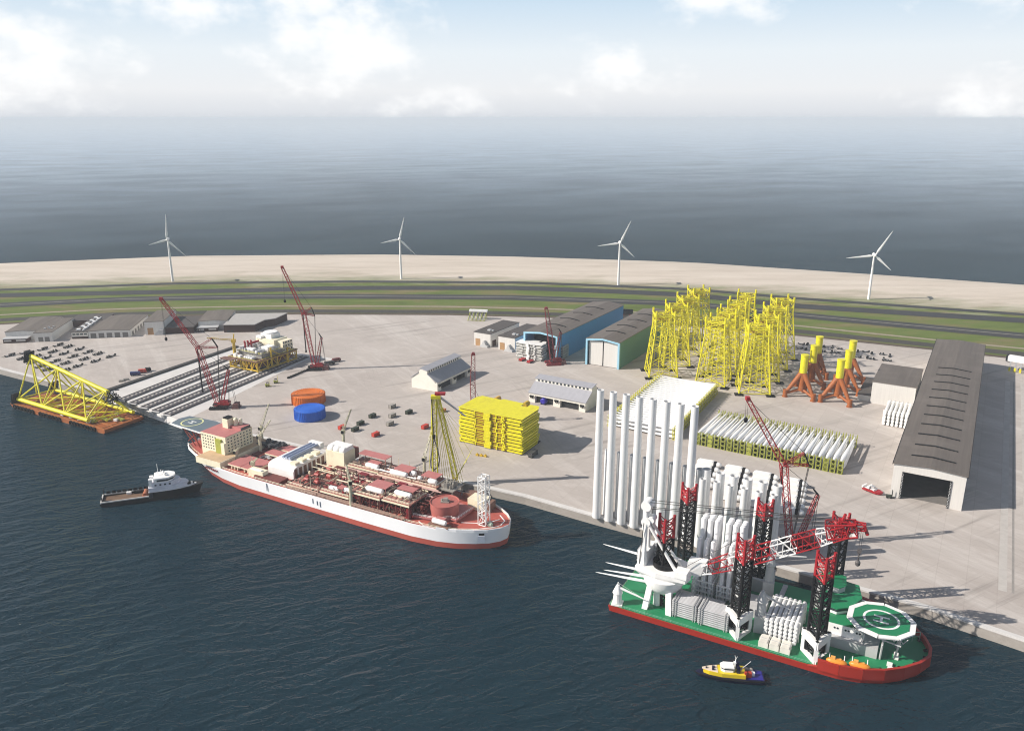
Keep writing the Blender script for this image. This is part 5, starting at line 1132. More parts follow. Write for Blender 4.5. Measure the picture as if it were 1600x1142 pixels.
for side in (lo, hi):
    for a, b in zip(side, side[1:]):
        y0, y1 = (-.5, 0) if side is lo else (0, .5)
        zz = 10.6 if a[0] > 190 or a[0] < 30 else 9.75
        bw.prism([(a[0], a[1] + y0), (b[0], b[1] + y0), (b[0], b[1] + y1), (a[0], a[1] + y1)], 9.37, zz)
bw.build('bulwark', HWHT, t)
# quarters
q = MB().box(27, 47, -20, 19, 9.37, 13).build('lower_deckhouse', CRM, t)
MB().box(27.3, 46.5, -19.7, 18.7, 13.01, 13.08).build('deckhouse_top', mat('sandy deck', (.52, .36, .22), .7), t)
q = MB().box(20.5, 41, -9.5, 11, 9.4, 23.4).build('living_quarters', CRM, t)
MB().box(20.7, 40.8, -9.3, 10.8, 23.42, 23.6).build('quarters_roof', PINK, q)
MB().box(31, 40.4, 3, 10.4, 23.62, 25.0).build('roof_house', PINK, q)
MB().box(40.42, 40.6, 3, 10.4, 23.7, 24.9).build('bridge_windows', GLASS, q)
for r_ in range(5):
    z = 14.2 + r_ * 1.85
    for k in range(6): MB().box(22 + k * 2.05, 22.8 + k * 2.05, -9.62, -9.4, z, z + .7).build('window', GLASS, q)
    for k in range(8): MB().box(40.9, 41.12, -8 + k * 2.4, -7.1 + k * 2.4, z, z + .7).build('window', GLASS, q)
MB().box(33.5, 38, -10.6, -9.52, 13.1, 21.8).build('stair_tower', YGR, q)
MB().box(38.2, 40.9, -10.8, -9.52, 13.1, 20).build('lift_shaft', CRM, q)
fu = MB().box(27, 31.5, 1.5, 6.5, 23.62, 29.2).build('funnel', CRM, t); MB().box(27.4, 31.1, 1.9, 6.1, 29.22, 30).build('funnel_top', BLK, fu)
MB().lathe([(1.4, 23.62), (1.4, 28.6), (.7, 29.4)], (33.5, 6, 0), 12).lathe([(1.0, 23.62), (1.0, 28), (.6, 28.6)], (35.5, 8, 0), 12).build('radar_dome', CRM, t, True)
hp = [(-7.5, -7), (-9.5, 0), (-7.5, 6.5), (14, 8), (20.4, 7), (20.4, -9)]
MB().prism(hp, 22.6, 23.0).build('helideck', HDK, t)
MB().prism([(x * 1.04 - .3, y * 1.12) for x, y in hp], 22.3, 22.59).build('helideck_rim', WHT, t)
def ring(m, c, r0, r1, z, n=36, dz=.03):
    P = []
    for r in (r0, r1):
        for i in range(n): P.append((c[0] + r * math.cos(2 * math.pi * i / n), c[1] + r * math.sin(2 * math.pi * i / n), z + dz))
    m.add(P, [(i, (i + 1) % n, n + (i + 1) % n, n + i) for i in range(n)]); return m
def letterH(m, c, z, s, rot=0):
    for (dx, dy, sx, sy) in ((-.32, 0, .16, 1), (.32, 0, .16, 1), (0, 0, .48, .16)):
        a = R(rot); x, y = dx * s, dy * s; m.cbox(c[0] + x * math.cos(a) - y * math.sin(a), c[1] + x * math.sin(a) + y * math.cos(a), z, sx * s, sy * s, .04, rot)
    return m
ring(MB(), (2.8, -.4), 5.9, 6.7, 23.0).build('helideck_circle', mat('pale yellow marking', (.72, .72, .35), .6), t)
letterH(MB(), (2.8, -.4), 23.01, 4.2, 90).build('helideck_letter', WHT, t)
m = MB()
for (x, y) in ((-4, -4), (-4, 4), (6, -5), (6, 5), (15, -6), (15, 5)): m.tube((x, y, 22.3), (x * .5 + 9, y * .8, 9.4), .35)
for y in (-4, 0, 4): m.tube((-4, y, 22), (14, y, 10), .28).tube((14, y, 22), (2, y, 12), .28)
m.build('helideck_truss', mat('red oxide steel', (.28, .05, .03), .6), t)
MB().rail([(25, -13.5), (10, -8), (2, -4)], 9.4, 1.2).build('stern_rail', CRM, t)
# hatch covers
def pan(x0, x1, y0, y1, z, par=t, m=PINK):
    o = MB().box(x0, x1, y0, y1, z - .35, z).build('hatch_cover', m, par); b = MB()
    for y in (y0, y1): b.box(x0, x1, y - .25, y + .25, z - .9, z - .36)
    for k in range(5): x = x0 + (x1 - x0) * k / 4; b.box(x - .2, x + .2, y0, y1, 9.4, z - .37) if 0 < k < 4 else None
    b.build('cover_frame', CRM, o); return o
for (x0, x1, y0, y1) in ((50, 59.6, -17, -3), (60, 70, -17, -3), (52, 71, 13, 20), (72, 86, 17.4, 21), (57, 72, 4.5, 11)): pan(x0, x1, y0, y1, 12.4)
MB().box(50, 57, 1, 12, 9.4, 11.4).build('machinery_casing', MAROON, t); MB().box(73, 92, -20, -13, 9.4, 11.2).build('machinery_casing', MAROON, t)
rr = random.Random(21)
def clutter(name, m, n, X, Y, Z, s=(.6, 2.2), hh=(.6, 2.0), pipes=0, seed=1, par=t):
    r = random.Random(seed); b = MB()
    for k in range(n): b.cbox(r.uniform(*X), r.uniform(*Y), Z, r.uniform(*s), r.uniform(*s), r.uniform(*hh))
    for k in range(pipes):
        if r.random() < .6: y = r.uniform(*Y); z = Z + r.uniform(.2, hh[1]); x0 = r.uniform(X[0], (X[0] + X[1]) / 2); b.tube((x0, y, z), (r.uniform(x0 + 3, X[1] + 1), y, z), r.uniform(.15, .35))
        else: x = r.uniform(*X); z = Z + r.uniform(.2, hh[1]); b.tube((x, Y[0], z), (x, r.uniform((Y[0] + Y[1]) / 2, Y[1]), z), r.uniform(.15, .3))
    return b.build(name, m, par)
clutter('deck_machinery', mat('dark grey machinery', (.07, .07, .075), .5), 26, (44, 60), (11, 19), 12.5, pipes=14, seed=2); clutter('deck_pipes', GST, 8, (50, 72), (-2, 13), 9.5, hh=(.5, 1.6), pipes=22, seed=3)
MB().box(67.5, 78.5, -18.6, -14.4, 9.4, 13.4).build('stores_house', CRM, t); MB().box(69, 77, -18.2, -16.8, 13.42, 14).build('stores_hatch', WHT, t)
# compressor house with rounded roof and twin ducts
wh = MB().extx([(-11, 9.4), (16, 9.4), (16, 15.0), (14.6, 16.2), (-7, 16.4), (-10, 15.6), (-11, 14)], 75, 94).build('compressor_house', WHT, t)
m = MB()
for k in range(7): m.box(94.02, 94.3, -10 + k * 3.6, -8 + k * 3.6, 10, 15)
m.build('louvres', BROWNP, wh); m = MB()
for k in range(4): m.box(89, 93, -8 + k * 5.6, -4.6 + k * 5.6, 16.42, 17.8)
m.build('roof_hoods', CRM, wh)
for k in range(3): MB().tube((80 + k * 2.4, -4, 17.6), (80 + k * 2.4, 20, 17.6), .8, n=10).build('roof_duct', mat('blue grey duct', (.33, .38, .50), .4), wh, True)
MB().box(78, 87, 19, 22, 15, 18.6).build('duct_house', WHT, wh)
# process modules: each a deck on bracing with its own plant
def module(name, x0, x1, y0, y1, z, seed, vessels=(), covers=(), m=MAROON, dm=None, eq=10):
    fr = MB(); n = max(2, int((x1 - x0) / 6))
    for k in range(n + 1):
        x = x0 + (x1 - x0) * k / n
        for y in (y0, y1): fr.tube((x, y, 9.4), (x, y, z), .4)
        if k < n:
            xe = x0 + (x1 - x0) * (k + 1) / n
            for y in (y0, y1): fr.tube((x, y, 9.6), ((x + xe) / 2, y, z), .25).tube((xe, y, 9.6), ((x + xe) / 2, y, z), .25)
        fr.tube((x, y0, 9.6), (x, (y0 + y1) / 2, z), .25).tube((x, y1, 9.6), (x, (y0 + y1) / 2, z), .25)
    f_ = fr.build(name, m, t)
    MB().box(x0 - .4, x1 + .4, y0 - .4, y1 + .4, z + .02, z + .7).build('module_deck', dm or mat('module deck', (.36, .16, .13), .7, var=.3, scale=.4), f_)
    MB().box(x0 - .7, x1 + .7, y0 - .9, y0 - .45, z - .2, z + .5).rail([(x0, y0), (x1, y0)], z + .7, 1.1, .09, 2).rail([(x1, y0), (x1, y1)], z + .7, 1.1, .09, 2).build('walkway', CRM, f_)
    for (vx0, vx1, vy, r) in vessels: MB().lathe([(.2, vx0), (r * .8, vx0 + .4), (r, vx0 + 1.2), (r, vx1 - 1.2), (r * .8, vx1 - .4), (.2, vx1)], (0, vy, z + .9 + r), 14, 'x').build('pressure_vessel', WHT, f_, True)
    for (cx0, cx1, cy0, cy1, cz) in covers:
        o = MB().box(cx0, cx1, cy0, cy1, z + cz, z + cz + .35)
        for x in (cx0 + .3, cx1 - .3):
            for y in (cy0 + .3, cy1 - .3): o.tube((x, y, z + .7), (x, y, z + cz), .15, n=4)
        o.build('canopy', PINK, f_)
    if eq: clutter('plant', mat('brown grey plant', (.26, .19, .15), .6, var=.4, scale=.5), eq, (x0 + 1, x1 - 1), (y0 + 1, y1 - 1), z + .72, (.6, 1.8), (.5, 2.2), eq, seed, f_)
    return f_
f_ = module('pump_module', 97, 118, -18.5, 15, 10.6, 31, eq=8)
for (x, y) in ((103, -12), (110, -12), (104, -5), (111, -3), (105, 4), (112, 6)):
    MB().lathe([(.4, 0), (1.2, .2), (1.2, 3), (.4, 3.3)], (x, y, 12.6), 12, 'x').cbox(x + 1.5, y, 11.35, 4.5, 1.6, .8).cbox(x + .5, y + 1.8, 11.35, 1.4, 1.4, 2.6).build('pump', mat('pump red', (.36, .06, .05), .5), f_)
fb_ = MB().box(102, 115, 7, 16.5, 9.4, 22.6).build('boiler_house', CRM, t)
for k in range(3): MB().lathe([(.4, 0), (1.7, .3), (1.9, .8), (1.9, 3.0), (1.7, 3.5), (.4, 3.8)], (102.6 + k * 4.2, 9.2, 23.4), 14, 'x').build('silencer', WHT, fb_, True)
MB().box(102.4, 114.6, 10.5, 16, 22.62, 25).build('upper_plant', WHT, fb_); MB().box(102, 115, 16.6, 20, 16, 22).build('fan_bank', MAROON, fb_)
module('separation_module', 121, 139, -18.5, -5, 12.2, 41, [(124, 131, -16, 1.2), (133, 138, -15, 1.4)], [(130, 134, -17, -13, 3.2)], eq=14)
module('separation_module', 141, 159.5, -18.8, -5.5, 16.6, 42, [(148, 159, -15, 1.5)], [(149, 160, -14.2, -6.5, 3.7)], eq=9)
module('separation_module', 161.5, 177, -18, -3.5, 16.6, 43, [(164, 174.5, -12, 1.5)], [(164, 174, -10, -5, 3.4)], eq=8)
module('gas_module', 117.5, 137.5, 8, 20.5, 15.8, 44, [(128, 137, 9.8, 1.4)], [(119, 138, 14.5, 20.5, 5), (129, 136.5, 10.4, 13.5, 3.6)], eq=8)
module('gas_module', 139.5, 160.5, 6.5, 19.5, 15.8, 45, [(145.5, 156.8, 8.6, 1.5), (156, 160, 12.4, 1.5)], [(147, 157, 9.8, 17, 3.6)], eq=7)
module('gas_module', 162, 176.5, 6.5, 18.5, 15.8, 46, [(163.5, 166, 9, 1.5), (170, 175.5, 9, 1.5)], [(164.5, 174, 10.4, 17, 3.4)], eq=7)
m = MB()
for k in range(16): m.cbox(178.5 + (k % 4) * 1.7, 10 + (k // 4) * 2, 15.8, 1.5, .5, 2.2 + (k % 3) * .4, 20 * k)
m.box(177, 186, 8, 19, 15.2, 15.8)
for x in (178, 185):
    for y in (9, 18): m.tube((x, y, 9.4), (x, y, 15.2), .35)
m.build('flare_drum_rack', GRYC, t)
for (z, ys, nm, mm) in ((14.4, (-3.4, -2.2, -1.0, .4, 1.8), 'pipe_rack', BROWNP), (16.2, (-2.8, -1.4, 3.6, 4.6), 'pipe_rack', mat('pale pink pipe', (.55, .36, .32), .5))):
    m = MB()
    for y in ys: m.tube((119 + 2 * math.sin(y), y, z), (179 - 3 * math.cos(y), y, z), .38, n=6)
    for k in range(9): x = 121 + k * 7; m.box(x, x + .4, -4, 5.2, z - .8, z - .4).tube((x, -4, 9.4), (x, -4, z - .4), .22).tube((x, 5, 9.4), (x, 5, z - .4), .22)
    m.build(nm, mm, t)
for (x0, x1, y) in ((120, 176, -20.2), (97, 119, -20.2)):
    m = MB(); m.box(x0, x1, y - .6, y + .4, 10.6, 11.0)
    k = x0
    while k < x1: m.box(k, k + .5, y - .4, y + .3, 9.4, 10.58); k += 6
    m.rail([(x0, y - .5), (x1, y - .5)], 11, 1.0, .08, 3).build('side_gangway', mat('weathered cream', (.42, .28, .22), .6), t)
clutter('deck_pipes', BROWNP, 14, (122, 176), (-17, 18), 9.4, (.6, 2), (.6, 2.4), 46, 55)
clutter('turret_manifold', MAROON, 26, (177.5, 183), (-15, 2), 9.4, (.5, 1.4), (2, 7), 30, 56)
for k, (n_, mm_, X, Y, z_, hh_, pp_) in enumerate((('deck_pipes', BROWNP, (96, 176), (-20.6, -18.6), 9.4, (.5, 1.6), 30), ('deck_pipes', GRYC, (88, 178), (18.6, 20.8), 9.4, (.6, 2.6), 40), ('valve_gear', CRM, (96, 178), (-4.5, 6), 9.4, (1, 5.5), 30), ('valve_gear', DRED, (120, 177), (-5, 6.5), 12, (.6, 4), 26), ('module_fittings', CRM, (122, 176), (-17, -5), 17.4, (.4, 1.4), 10), ('module_fittings', WHT, (118, 176), (8, 19), 16.5, (.4, 1.6), 8), ('module_fittings', BLK, (98, 176), (-17, 18), 11.4, (.4, 1.5), 14), ('mast_gear', CRM, (56, 96), (17, 20.6), 9.4, (.8, 3.5), 12))):
    clutter(n_, mm_, 34 if k < 4 else 26, X, Y, z_, (.3, 1.1), hh_, pp_, 70 + k)
for k in range(12): x = 98 + k * 6.6; MB().tube((x, -17.8 + (k % 3) * .8, 9.4), (x, -17.8 + (k % 3) * .8, 13 + (k * 7) % 5), .16).tube((x, 19 - (k % 2), 9.4), (x, 19 - (k % 2), 17 + (k * 5) % 6), .16).box(x - .5, x + .5, 18.4 - (k % 2), 19.4 - (k % 2), 8.8, 9.4).box(x - .4, x + .4, -18.4 + (k % 3) * .8, -9.4, 9.37, 9.6).build('vent_posts', CRM, t)
for k in range(7):
    x0 = 118 + k * 8.4; f_ = MB()
    for x in (x0, x0 + 5):
        f_.tube((x, -4.8, 9.4), (x, -4.8, 19.5), .2, n=4).tube((x, -2.2, 9.4), (x, -2.2, 19.5), .2, n=4).tube((x, -4.8, 12), (x, -2.2, 16), .14, n=4).box(x - .2, x + .2, -5, -2, 19.3, 19.7)
    f_.box(x0, x0 + 5, -4.9, -4.5, 15.5, 15.9).box(x0, x0 + 5, -2.4, -2, 18.2, 18.6).box(x0, x0 + 5.2, -4.9, -2, 19.72, 19.85).build('pipe_gantry', [MAROON, BROWNP, DRED][k % 3], t)
clutter('process_skids', DRED, 60, (120, 177), (-18, -4), 9.4, (.5, 1.6), (1.5, 6.5), 40, 81); clutter('process_skids', BROWNP, 60, (118, 177), (7, 20), 9.4, (.5, 1.6), (1.5, 6.0), 40, 82); clutter('process_skids', BLK, 24, (95, 120), (-19, 18), 9.4, (.5, 2), (.6, 3), 16, 83); clutter('process_skids', MAROON, 30, (48, 74), (-2, 20), 9.4, (.5, 2), (.6, 2.6), 24, 84)
# turret, forecastle
tu = MB().lathe([(7.0, 9.4), (7.2, 9.8), (7.2, 16.6), (7.5, 16.8), (7.5, 17.4), (7.1, 17.4), (7.0, 16.9), (.3, 16.9)], (189.8, -5.4, 0), 36).build('turret', mat('turret rose', (.42, .13, .11), .5, var=.08, grime=(.3, .1, .08)), t, True)
MB().cbox(190, -5.2, 16.95, 4.2, 3.2, .6, 25).cbox(190.3, -5.2, 17.56, 2.2, 2, 1.4, 25).cbox(188.6, -6, 17.56, .8, .8, 1.0).build('swivel', GRYC, tu)
MB().prism([(177, -16), (191, -14.2), (196, -9.8), (199.5, -10), (200.5, 6), (186, 8)], 10.6, 11.2).prism([(178, -15), (190, -13.4), (195.5, -9), (199, -9), (199.6, 5), (186, 7)], 9.4, 10.58).build('turret_deck', PINK, t)
MB().rail([(178, -15.8), (191, -14), (196, -9.6), (199.3, -9.8), (200.3, 5.8)], 11.2, 1.2, .09, 2).build('railing', WHT, t)
MB().box(195.5, 205, 7, 14.5, 9.4, 15).build('foam_house', CRM, t); MB().box(188, 198, 15, 20, 9.4, 13).box(205.2, 208, 7.5, 14, 9.4, 14).build('winch_room', BROWNP, t)
tw = (211.5, -3.5)
MB().lat((tw[0], tw[1], 9.4), (tw[0], tw[1], 35), 4.2, 4.0, 9, .3, .2).lat((tw[0], tw[1], 9.4), (tw[0], tw[1], 35), 2.0, 2.0, 9, .2, .12, (1, 1, 0)).build('flare_tower', WHT, t)
MB().tube((tw[0], tw[1], 9.4), (tw[0], tw[1], 12), 1.0, 1.6, n=8).build('flare_base', DECKR, t)
m = MB()
def walk(pts, z=9.42):
    for (a, b) in zip(pts, pts[1:]):
        th2 = math.degrees(math.atan2(b[1] - a[1], b[0] - a[0])); c = ((a[0] + b[0]) / 2, (a[1] + b[1]) / 2); m.cbox(c[0], c[1], z - .02, math.hypot(b[0] - a[0], b[1] - a[1]), .55, .12, th2)
walk([(182, -17), (186.5, -19.4), (199, -17.2), (203, -14.2), (212, -9.5), (217, -5), (219.5, -1), (219, 4), (214, 8)]); walk([(201, -8), (212, -3), (216, 4)]); m.build('walkway_marking', WHT, t)
m = MB().box(188.5, 200, -18.6, -14.6, 10.2, 10.8)
for x in (189, 194, 199): m.tube((x, -18, 9.4), (x, -18, 10.2), .3).tube((x, -15, 9.4), (x, -15, 10.2), .3)
f_ = m.build('chemical_skid', BROWNP, t); MB().lathe([(.2, 190), (1.1, 190.4), (1.3, 191), (1.3, 197.4), (1.1, 198), (.2, 198.4)], (0, -16.8, 12.2), 12, 'x').build('pressure_vessel', WHT, f_, True); MB().box(191.5, 196.5, -16, -13.8, 13, 13.4).build('canopy', PINK, f_)
MB().cbox(215.5, -4, 9.4, 2.4, 1.6, 1.6, 20).tube((214.6, -4, 10.4), (216.4, -4, 10.4), 1, n=10).build('anchor_winch', mat('winch grey green', (.28, .36, .30), .5), t)
MB().cbox(209.5, -13.6, 9.4, 3.2, .8, .9, 25).build('bollard', BLK, t)
MB().cbox(215.2, -11.9, 4.4, 3.4, .5, 3.4, 33).build('anchor_pocket', mat('shaded blue white', (.60, .63, .70), .5), t); MB().cbox(215.0, -11.6, 7.9, 2.6, .5, .9, 33).build('anchor', BLK, t)
m = MB()
for (x, z, h_) in ((84, 5.0, 4.4), (117, 5.6, 2.6), (120, 5.2, 2.4), (122, 4.6, 3.0)): m.cbox(x, -21.6, z, .35, .3, h_)
m.build('hull_ladders', mat('grey blue fitting', (.18, .21, .26), .5), t)
m = MB()
for k in range(7): m.cbox(33 + k * 1.7, -18.4 - k * .22, 6.6, .8, .6, .8, -10)
m.build('mooring_ports', DRED, t)
# cream deck cranes
for (x, y, hz_, a, e) in ((142, -20, 15, 140, 6), (160, 20, 17, 100, 12), (51, 7, 12, 60, 9), (40, 19, 11, 75, 14), (105, 19, 24, 110, 8), (66, -13.5, 5, 30, 3), (47, -8, 6, 90, 2)):
    c = MB().tube((x, y, 9.4), (x, y, 9.4 + hz_ * .8), 1.0, .8, n=10).cbox(x, y, 9.4 + hz_ * .8, 2.2, 2.0, 2.2, a).build('deck_crane', mat('khaki crane', (.50, .47, .34), .5), t)
    dx, dy = math.cos(R(a)), math.sin(R(a)); z0 = 9.4 + hz_ * .8 + 1.4
    MB().lat((x, y, z0), (x + dx * hz_ * .6, y + dy * hz_ * .6, z0 + e), .9, .5, 7, .14, .08).tube((x, y, z0 + .8), (x - dx * .6, y - dy * .6, z0 + 3.4), .2).tube((x - dx * .6, y - dy * .6, z0 + 3.4), (x + dx * hz_ * .6, y + dy * hz_ * .6, z0 + e), .06, n=4).build('crane_jib', MATS['khaki crane'], c)
    MB().cbox(x - dx * 1.0, y - dy * 1.0, z0 - 1, 1.4, 1.4, 1.6, a).build('crane_winch', BLK, c)
MB().rail([(a[0], a[1] + .6) for a in lo[3:-1]], 9.6, 1.1, .08, 4).rail([(a[0], a[1] - .6) for a in hi[3:-1]], 9.6, 1.1, .08, 4).build('railing', CRM, t)
# enclosed boats hung near the quarters
for (x, y, lab) in ((32, -17.5, 'dark green lifeboat'),):
    pass
# ================================================================== GREEN DECKED JACK-UP VESSEL
JO = at(947, 957, 0); JT = -29.0
t = thing('jack_up_vessel', 'green decked red jack-up vessel with lattice legs and a big white crane', 'vessel', (JO[0], JO[1], 0), JT)
JW = lambda x, y, z=0: off(JO, JT, x, y) + (z,)
YC, HB = 28.5, 26.5
def jout(a):  # bow outline, half breadth against x
    return [(0, HB), (84, HB)]
bowp = [(84.5, 2), (92, 2.2), (100, 4), (107, 7.5), (113, 12.5), (118, 18.5), (121, 24.5), (121, 30), (118.5, 36.5), (114, 42.5), (108, 48), (100, 52.5), (92, 54.8), (84.5, 55)]
outl = [(0, 2)] + bowp + [(0, 55)]
sh = lambda k: [(60 + (x - 60) * k, YC + (y - YC) * k) for x, y in outl]
MB().prism(sh(.985), -1.5, 2.6, outl).build('hull', JRED, t)
b = MB()
bo = [(84.5, 2)] + bowp + [(84.5, 55)]
for a, c in zip(bowp, bowp[1:]):
    th2 = math.degrees(math.atan2(c[1] - a[1], c[0] - a[0])); n = (-math.sin(R(th2)) * .5, math.cos(R(th2)) * .5)
    zt = 6.4
    b.prism([(a[0] - n[0] * 1.2, a[1] - n[1] * 1.2), (c[0] - n[0] * 1.2, c[1] - n[1] * 1.2), (c[0] + n[0], c[1] + n[1]), (a[0] + n[0], a[1] + n[1])], 2.0, zt)
b.prism([(81, 1.45), (84.6, 1.45), (84.6, 2.5), (81, 2.5)], 2.61, 3.4, [(84, 1.45), (84.6, 1.45), (84.6, 2.5), (84, 2.5)])
b.build('bow_bulwark', JRED, t)
MB().prism([(.4, 2.5), (84, 2.5), (84, 54.5), (.4, 54.5)], 2.61, 3.0).build('main_deck', GRN, t)
MB().prism([(84.05, 2.6)] + [(x - .6 if x > 100 else x, YC + (y - YC) * .97) for x, y in bowp[1:-1]] + [(84.05, 54.4)], 2.62, 4.2).build('fore_deck', GRN, t)
m = MB().rail([(.6, 2.3), (83, 2.3)], 3.0, 1.0, .05, 2.2).rail([(.6, 2.4), (.6, 54)], 3.0, 1.0, .05, 2.2); m.build('railing', mat('pale green railing', (.20, .45, .32), .5), t)
# six lattice legs
for (x, y, zt, near) in ((19, 15.5, 42.5, 0), (53, 8.5, 45.5, 1), (82.5, 8, 46.5, 1), (18.4, 48, 43, 0), (52, 48, 43.5, 0), (82.5, 48, 44.5, 0)):
    zr = zt - (10 if y < 20 else 7.5)
    lm = MB().lat((x, y, -14), (x, y, zr), 5.6, 5.6, 13, .70, .30, (.325, .946, 0), n=7, sides=3, X=True).build('lattice_leg', BLK, t)
    lt = MB().lat((x, y, zr + .02), (x, y, zt - 3), 5.6, 5.6, 2, .66, .28, (.325, .946, 0), n=7, sides=3, X=True)
    av_ = Vector((.325, .946, 0)).normalized(); bv_ = Vector((0, 0, 1)).cross(av_)
    for k in (R(90), R(210), R(330)):
        c_ = Vector((x, y, 0)) + (av_ * math.cos(k) + bv_ * math.sin(k)) * 5.6 / 2 * 1.25; lt.tube((c_.x, c_.y, zt - 3), (c_.x, c_.y, zt + .6), .62, n=7)
        c2 = Vector((x, y, 0)) + (av_ * math.cos(k + R(120)) + bv_ * math.sin(k + R(120))) * 5.6 / 2 * 1.25; lt.tube((c_.x, c_.y, zt - .3), ((c_.x + c2.x) / 2, (c_.y + c2.y) / 2, zt - 3), .28, n=4).tube((c2.x, c2.y, zt - .3), ((c_.x + c2.x) / 2, (c_.y + c2.y) / 2, zt - 3), .28, n=4)
    lt.build('leg_top', mat('deep signal red', (.33, .012, .018), .45), lm)
    if near:
        for (z0, z1, g) in ((3.05, 4.4, 3.9), (9.6, 12.8, 4.1)):
            hs = MB()
            for (a0, a1) in ((R(61), R(181)), (R(181), R(301)), (R(301), R(421))):
                a0 += R(-20); a1 += R(-20); p0 = (x + g * 1.25 * math.cos(a0), y + g * 1.25 * math.sin(a0)); p1 = (x + g * 1.25 * math.cos(a1), y + g * 1.25 * math.sin(a1))
                th2 = math.degrees(math.atan2(p1[1] - p0[1], p1[0] - p0[0])); hs.cbox((p0[0] + p1[0]) / 2, (p0[1] + p1[1]) / 2, z0, math.hypot(p1[0] - p0[0], p1[1] - p0[1]) + 1.2, 1.4, z1 - z0, th2)
            hs.build('jack_house', WHT, t)
        for k in range(3): a = R(41 + 120 * k); MB().cbox(x + 4.9 * math.cos(a), y + 4.9 * math.sin(a), 4.42, 1.3, 1.5, 5.16, math.degrees(a)).build('jack_post', WHT, t)
    else:
        if x > 25: MB().box(x - 6, x + 6, y - 6, y - 4.4, 3.02, 9).box(x - 6, x + 6, y + 4.4, y + 6, 3.02, 9).box(x - 6, x - 4.4, y - 4.3, y + 4.3, 3.02, 9).box(x + 4.4, x + 6, y - 4.3, y + 4.3, 3.02, 9).build('jack_house', LGR, t)
# the main crane round the near stern leg
cx, cy = 19, 15.5
mc = MB().lathe([(1.8, 3.02), (1.6, 9), (2.2, 12)], (cx - 1, cy - 3, 0), 14).build('crane_pedestal', WHT, t, True)
for (dx, dy) in ((-4.6, -8.5), (6.2, -8.2), (-5, 7), (6, 7)):
    MB().prism([(cx + dx * .95 - 1.2, cy + dy - 1.1), (cx + dx * .95 + 1.2, cy + dy - 1.1), (cx + dx * .95 + 1.2, cy + dy + 1.1), (cx + dx * .95 - 1.2, cy + dy + 1.1)], 3.02, 12.6, [(cx + dx * .75 - 1.2, cy + dy * .72 - 1), (cx + dx * .75 + 1.2, cy + dy * .72 - 1), (cx + dx * .75 + 1.2, cy + dy * .72 + 1), (cx + dx * .75 - 1.2, cy + dy * .72 + 1)]).build('pedestal_leg', WHT, mc)
MB().lathe([(4.4, 9.4), (6.4, 10.4), (7.8, 12.2), (8.6, 14.4), (8.8, 16.4)], (cx + .5, cy - .4, 0), 32).build('slew_tub', WHT, mc, True)
hous = [(-10.5, -6.2), (-1, -8), (11.5, -7), (12.5, -3), (11, 6), (2, 9.5), (-10.5, 8)]
MB().prism([(cx + x * .8, cy + y * .8) for x, y in hous], 13.2, 15.4, [(cx + x, cy + y) for x, y in hous]).prism([(cx + x, cy + y) for x, y in hous], 15.42, 17.4).build('crane_platform', WHT, mc, at=(0, 0, 2.8))
MB().lathe([(5.0, 17.42), (5.2, 19.6), (4.9, 19.7), (4.8, 17.6)], (cx + .5, cy, 0), 24).build('leg_guide', BLK, mc, at=(0, 0, 2.8))
MB().box(cx - 10.4, cx - 6.4, cy - 4, cy + 7, 17.42, 23.4).box(cx - 6.2, cx - 1, cy + 5.4, cy + 8, 17.42, 22.5).build('winch_house', WHT, mc, at=(0, 0, 2.8))
m = MB()
for k in range(4): m.tube((cx - 10.6, cy - 3, 18.4 + k * 1.5), (cx - 10.6, cy + 6, 18.4 + k * 1.5), .5, n=8).box(cx - 6.1, cx - .4, cy + 4.6, cy + 5.3, 18 + k * 1.5, 18.5 + k * 1.5)
m.build('winch_drums', GST, mc, at=(0, 0, 2.8))
af = MB()
for s in (-2.2, 3.6):
    af.tube((cx - 7.6, cy + s - 2, 17.4), (cx - 7.6, cy + s * .6 - 2, 40), .95, .8, n=8)
    af.tube((cx + 8.5, cy + s - 1, 17.4), (cx - 6.8, cy + s * .6 - 2, 39.5), .75, .65, n=8)
af.tube((cx - 7.6, cy - 4.2, 40), (cx - 7.6, cy + 1.2, 40), 2.0, n=14).tube((cx - 7.8, cy - 3, 40), (cx - 7.8, cy - 3, 47), .8, n=8).tube((cx - 7.8, cy - .6, 40), (cx - 7.8, cy - .6, 47), .8, n=8)
af.tube((cx - 7.8, cy - 4.2, 47.2), (cx - 7.8, cy + 1, 47.2), 2.2, n=16).tube((cx - 5.6, cy - 3.6, 41.2), (cx - 5.6, cy + .6, 41.2), 1.4, n=12)
for k in range(5): af.tube((cx - 7.8, cy - 3, 41 + k * 1.3), (cx - 7.8, cy - .6, 41 + k * 1.3), .3, n=6)
af.build('a_frame', WHT, mc, True)
bt = (86.5, 25.5, 49.5); bf = (33.5, 18.5, 20.5)
Lp = lambda f, dz=0: tuple(bf[i] + (bt[i] - bf[i]) * f + (dz if i == 2 else 0) for i in range(3))
segs = [(0.0, .08, WHT, 3.0, 4.2), (.08, .22, RED, 4.2, 5.2), (.222, .37, WHT, 5.2, 5.4), (.372, .52, RED, 5.4, 5.4), (.522, .66, WHT, 5.4, 5.4), (.662, .82, RED, 5.4, 5.2), (.822, .90, WHT, 5.2, 4.6), (.902, 1.0, RED, 5.0, 4.6)]
for (f0, f1, mm, w0, w1) in segs:
    MB().lat(Lp(f0), Lp(f1), w0, w1, max(2, int((f1 - f0) * 26)), .28, .17, (0, 1, 0), n=6).build('boom_section', mm, mc)
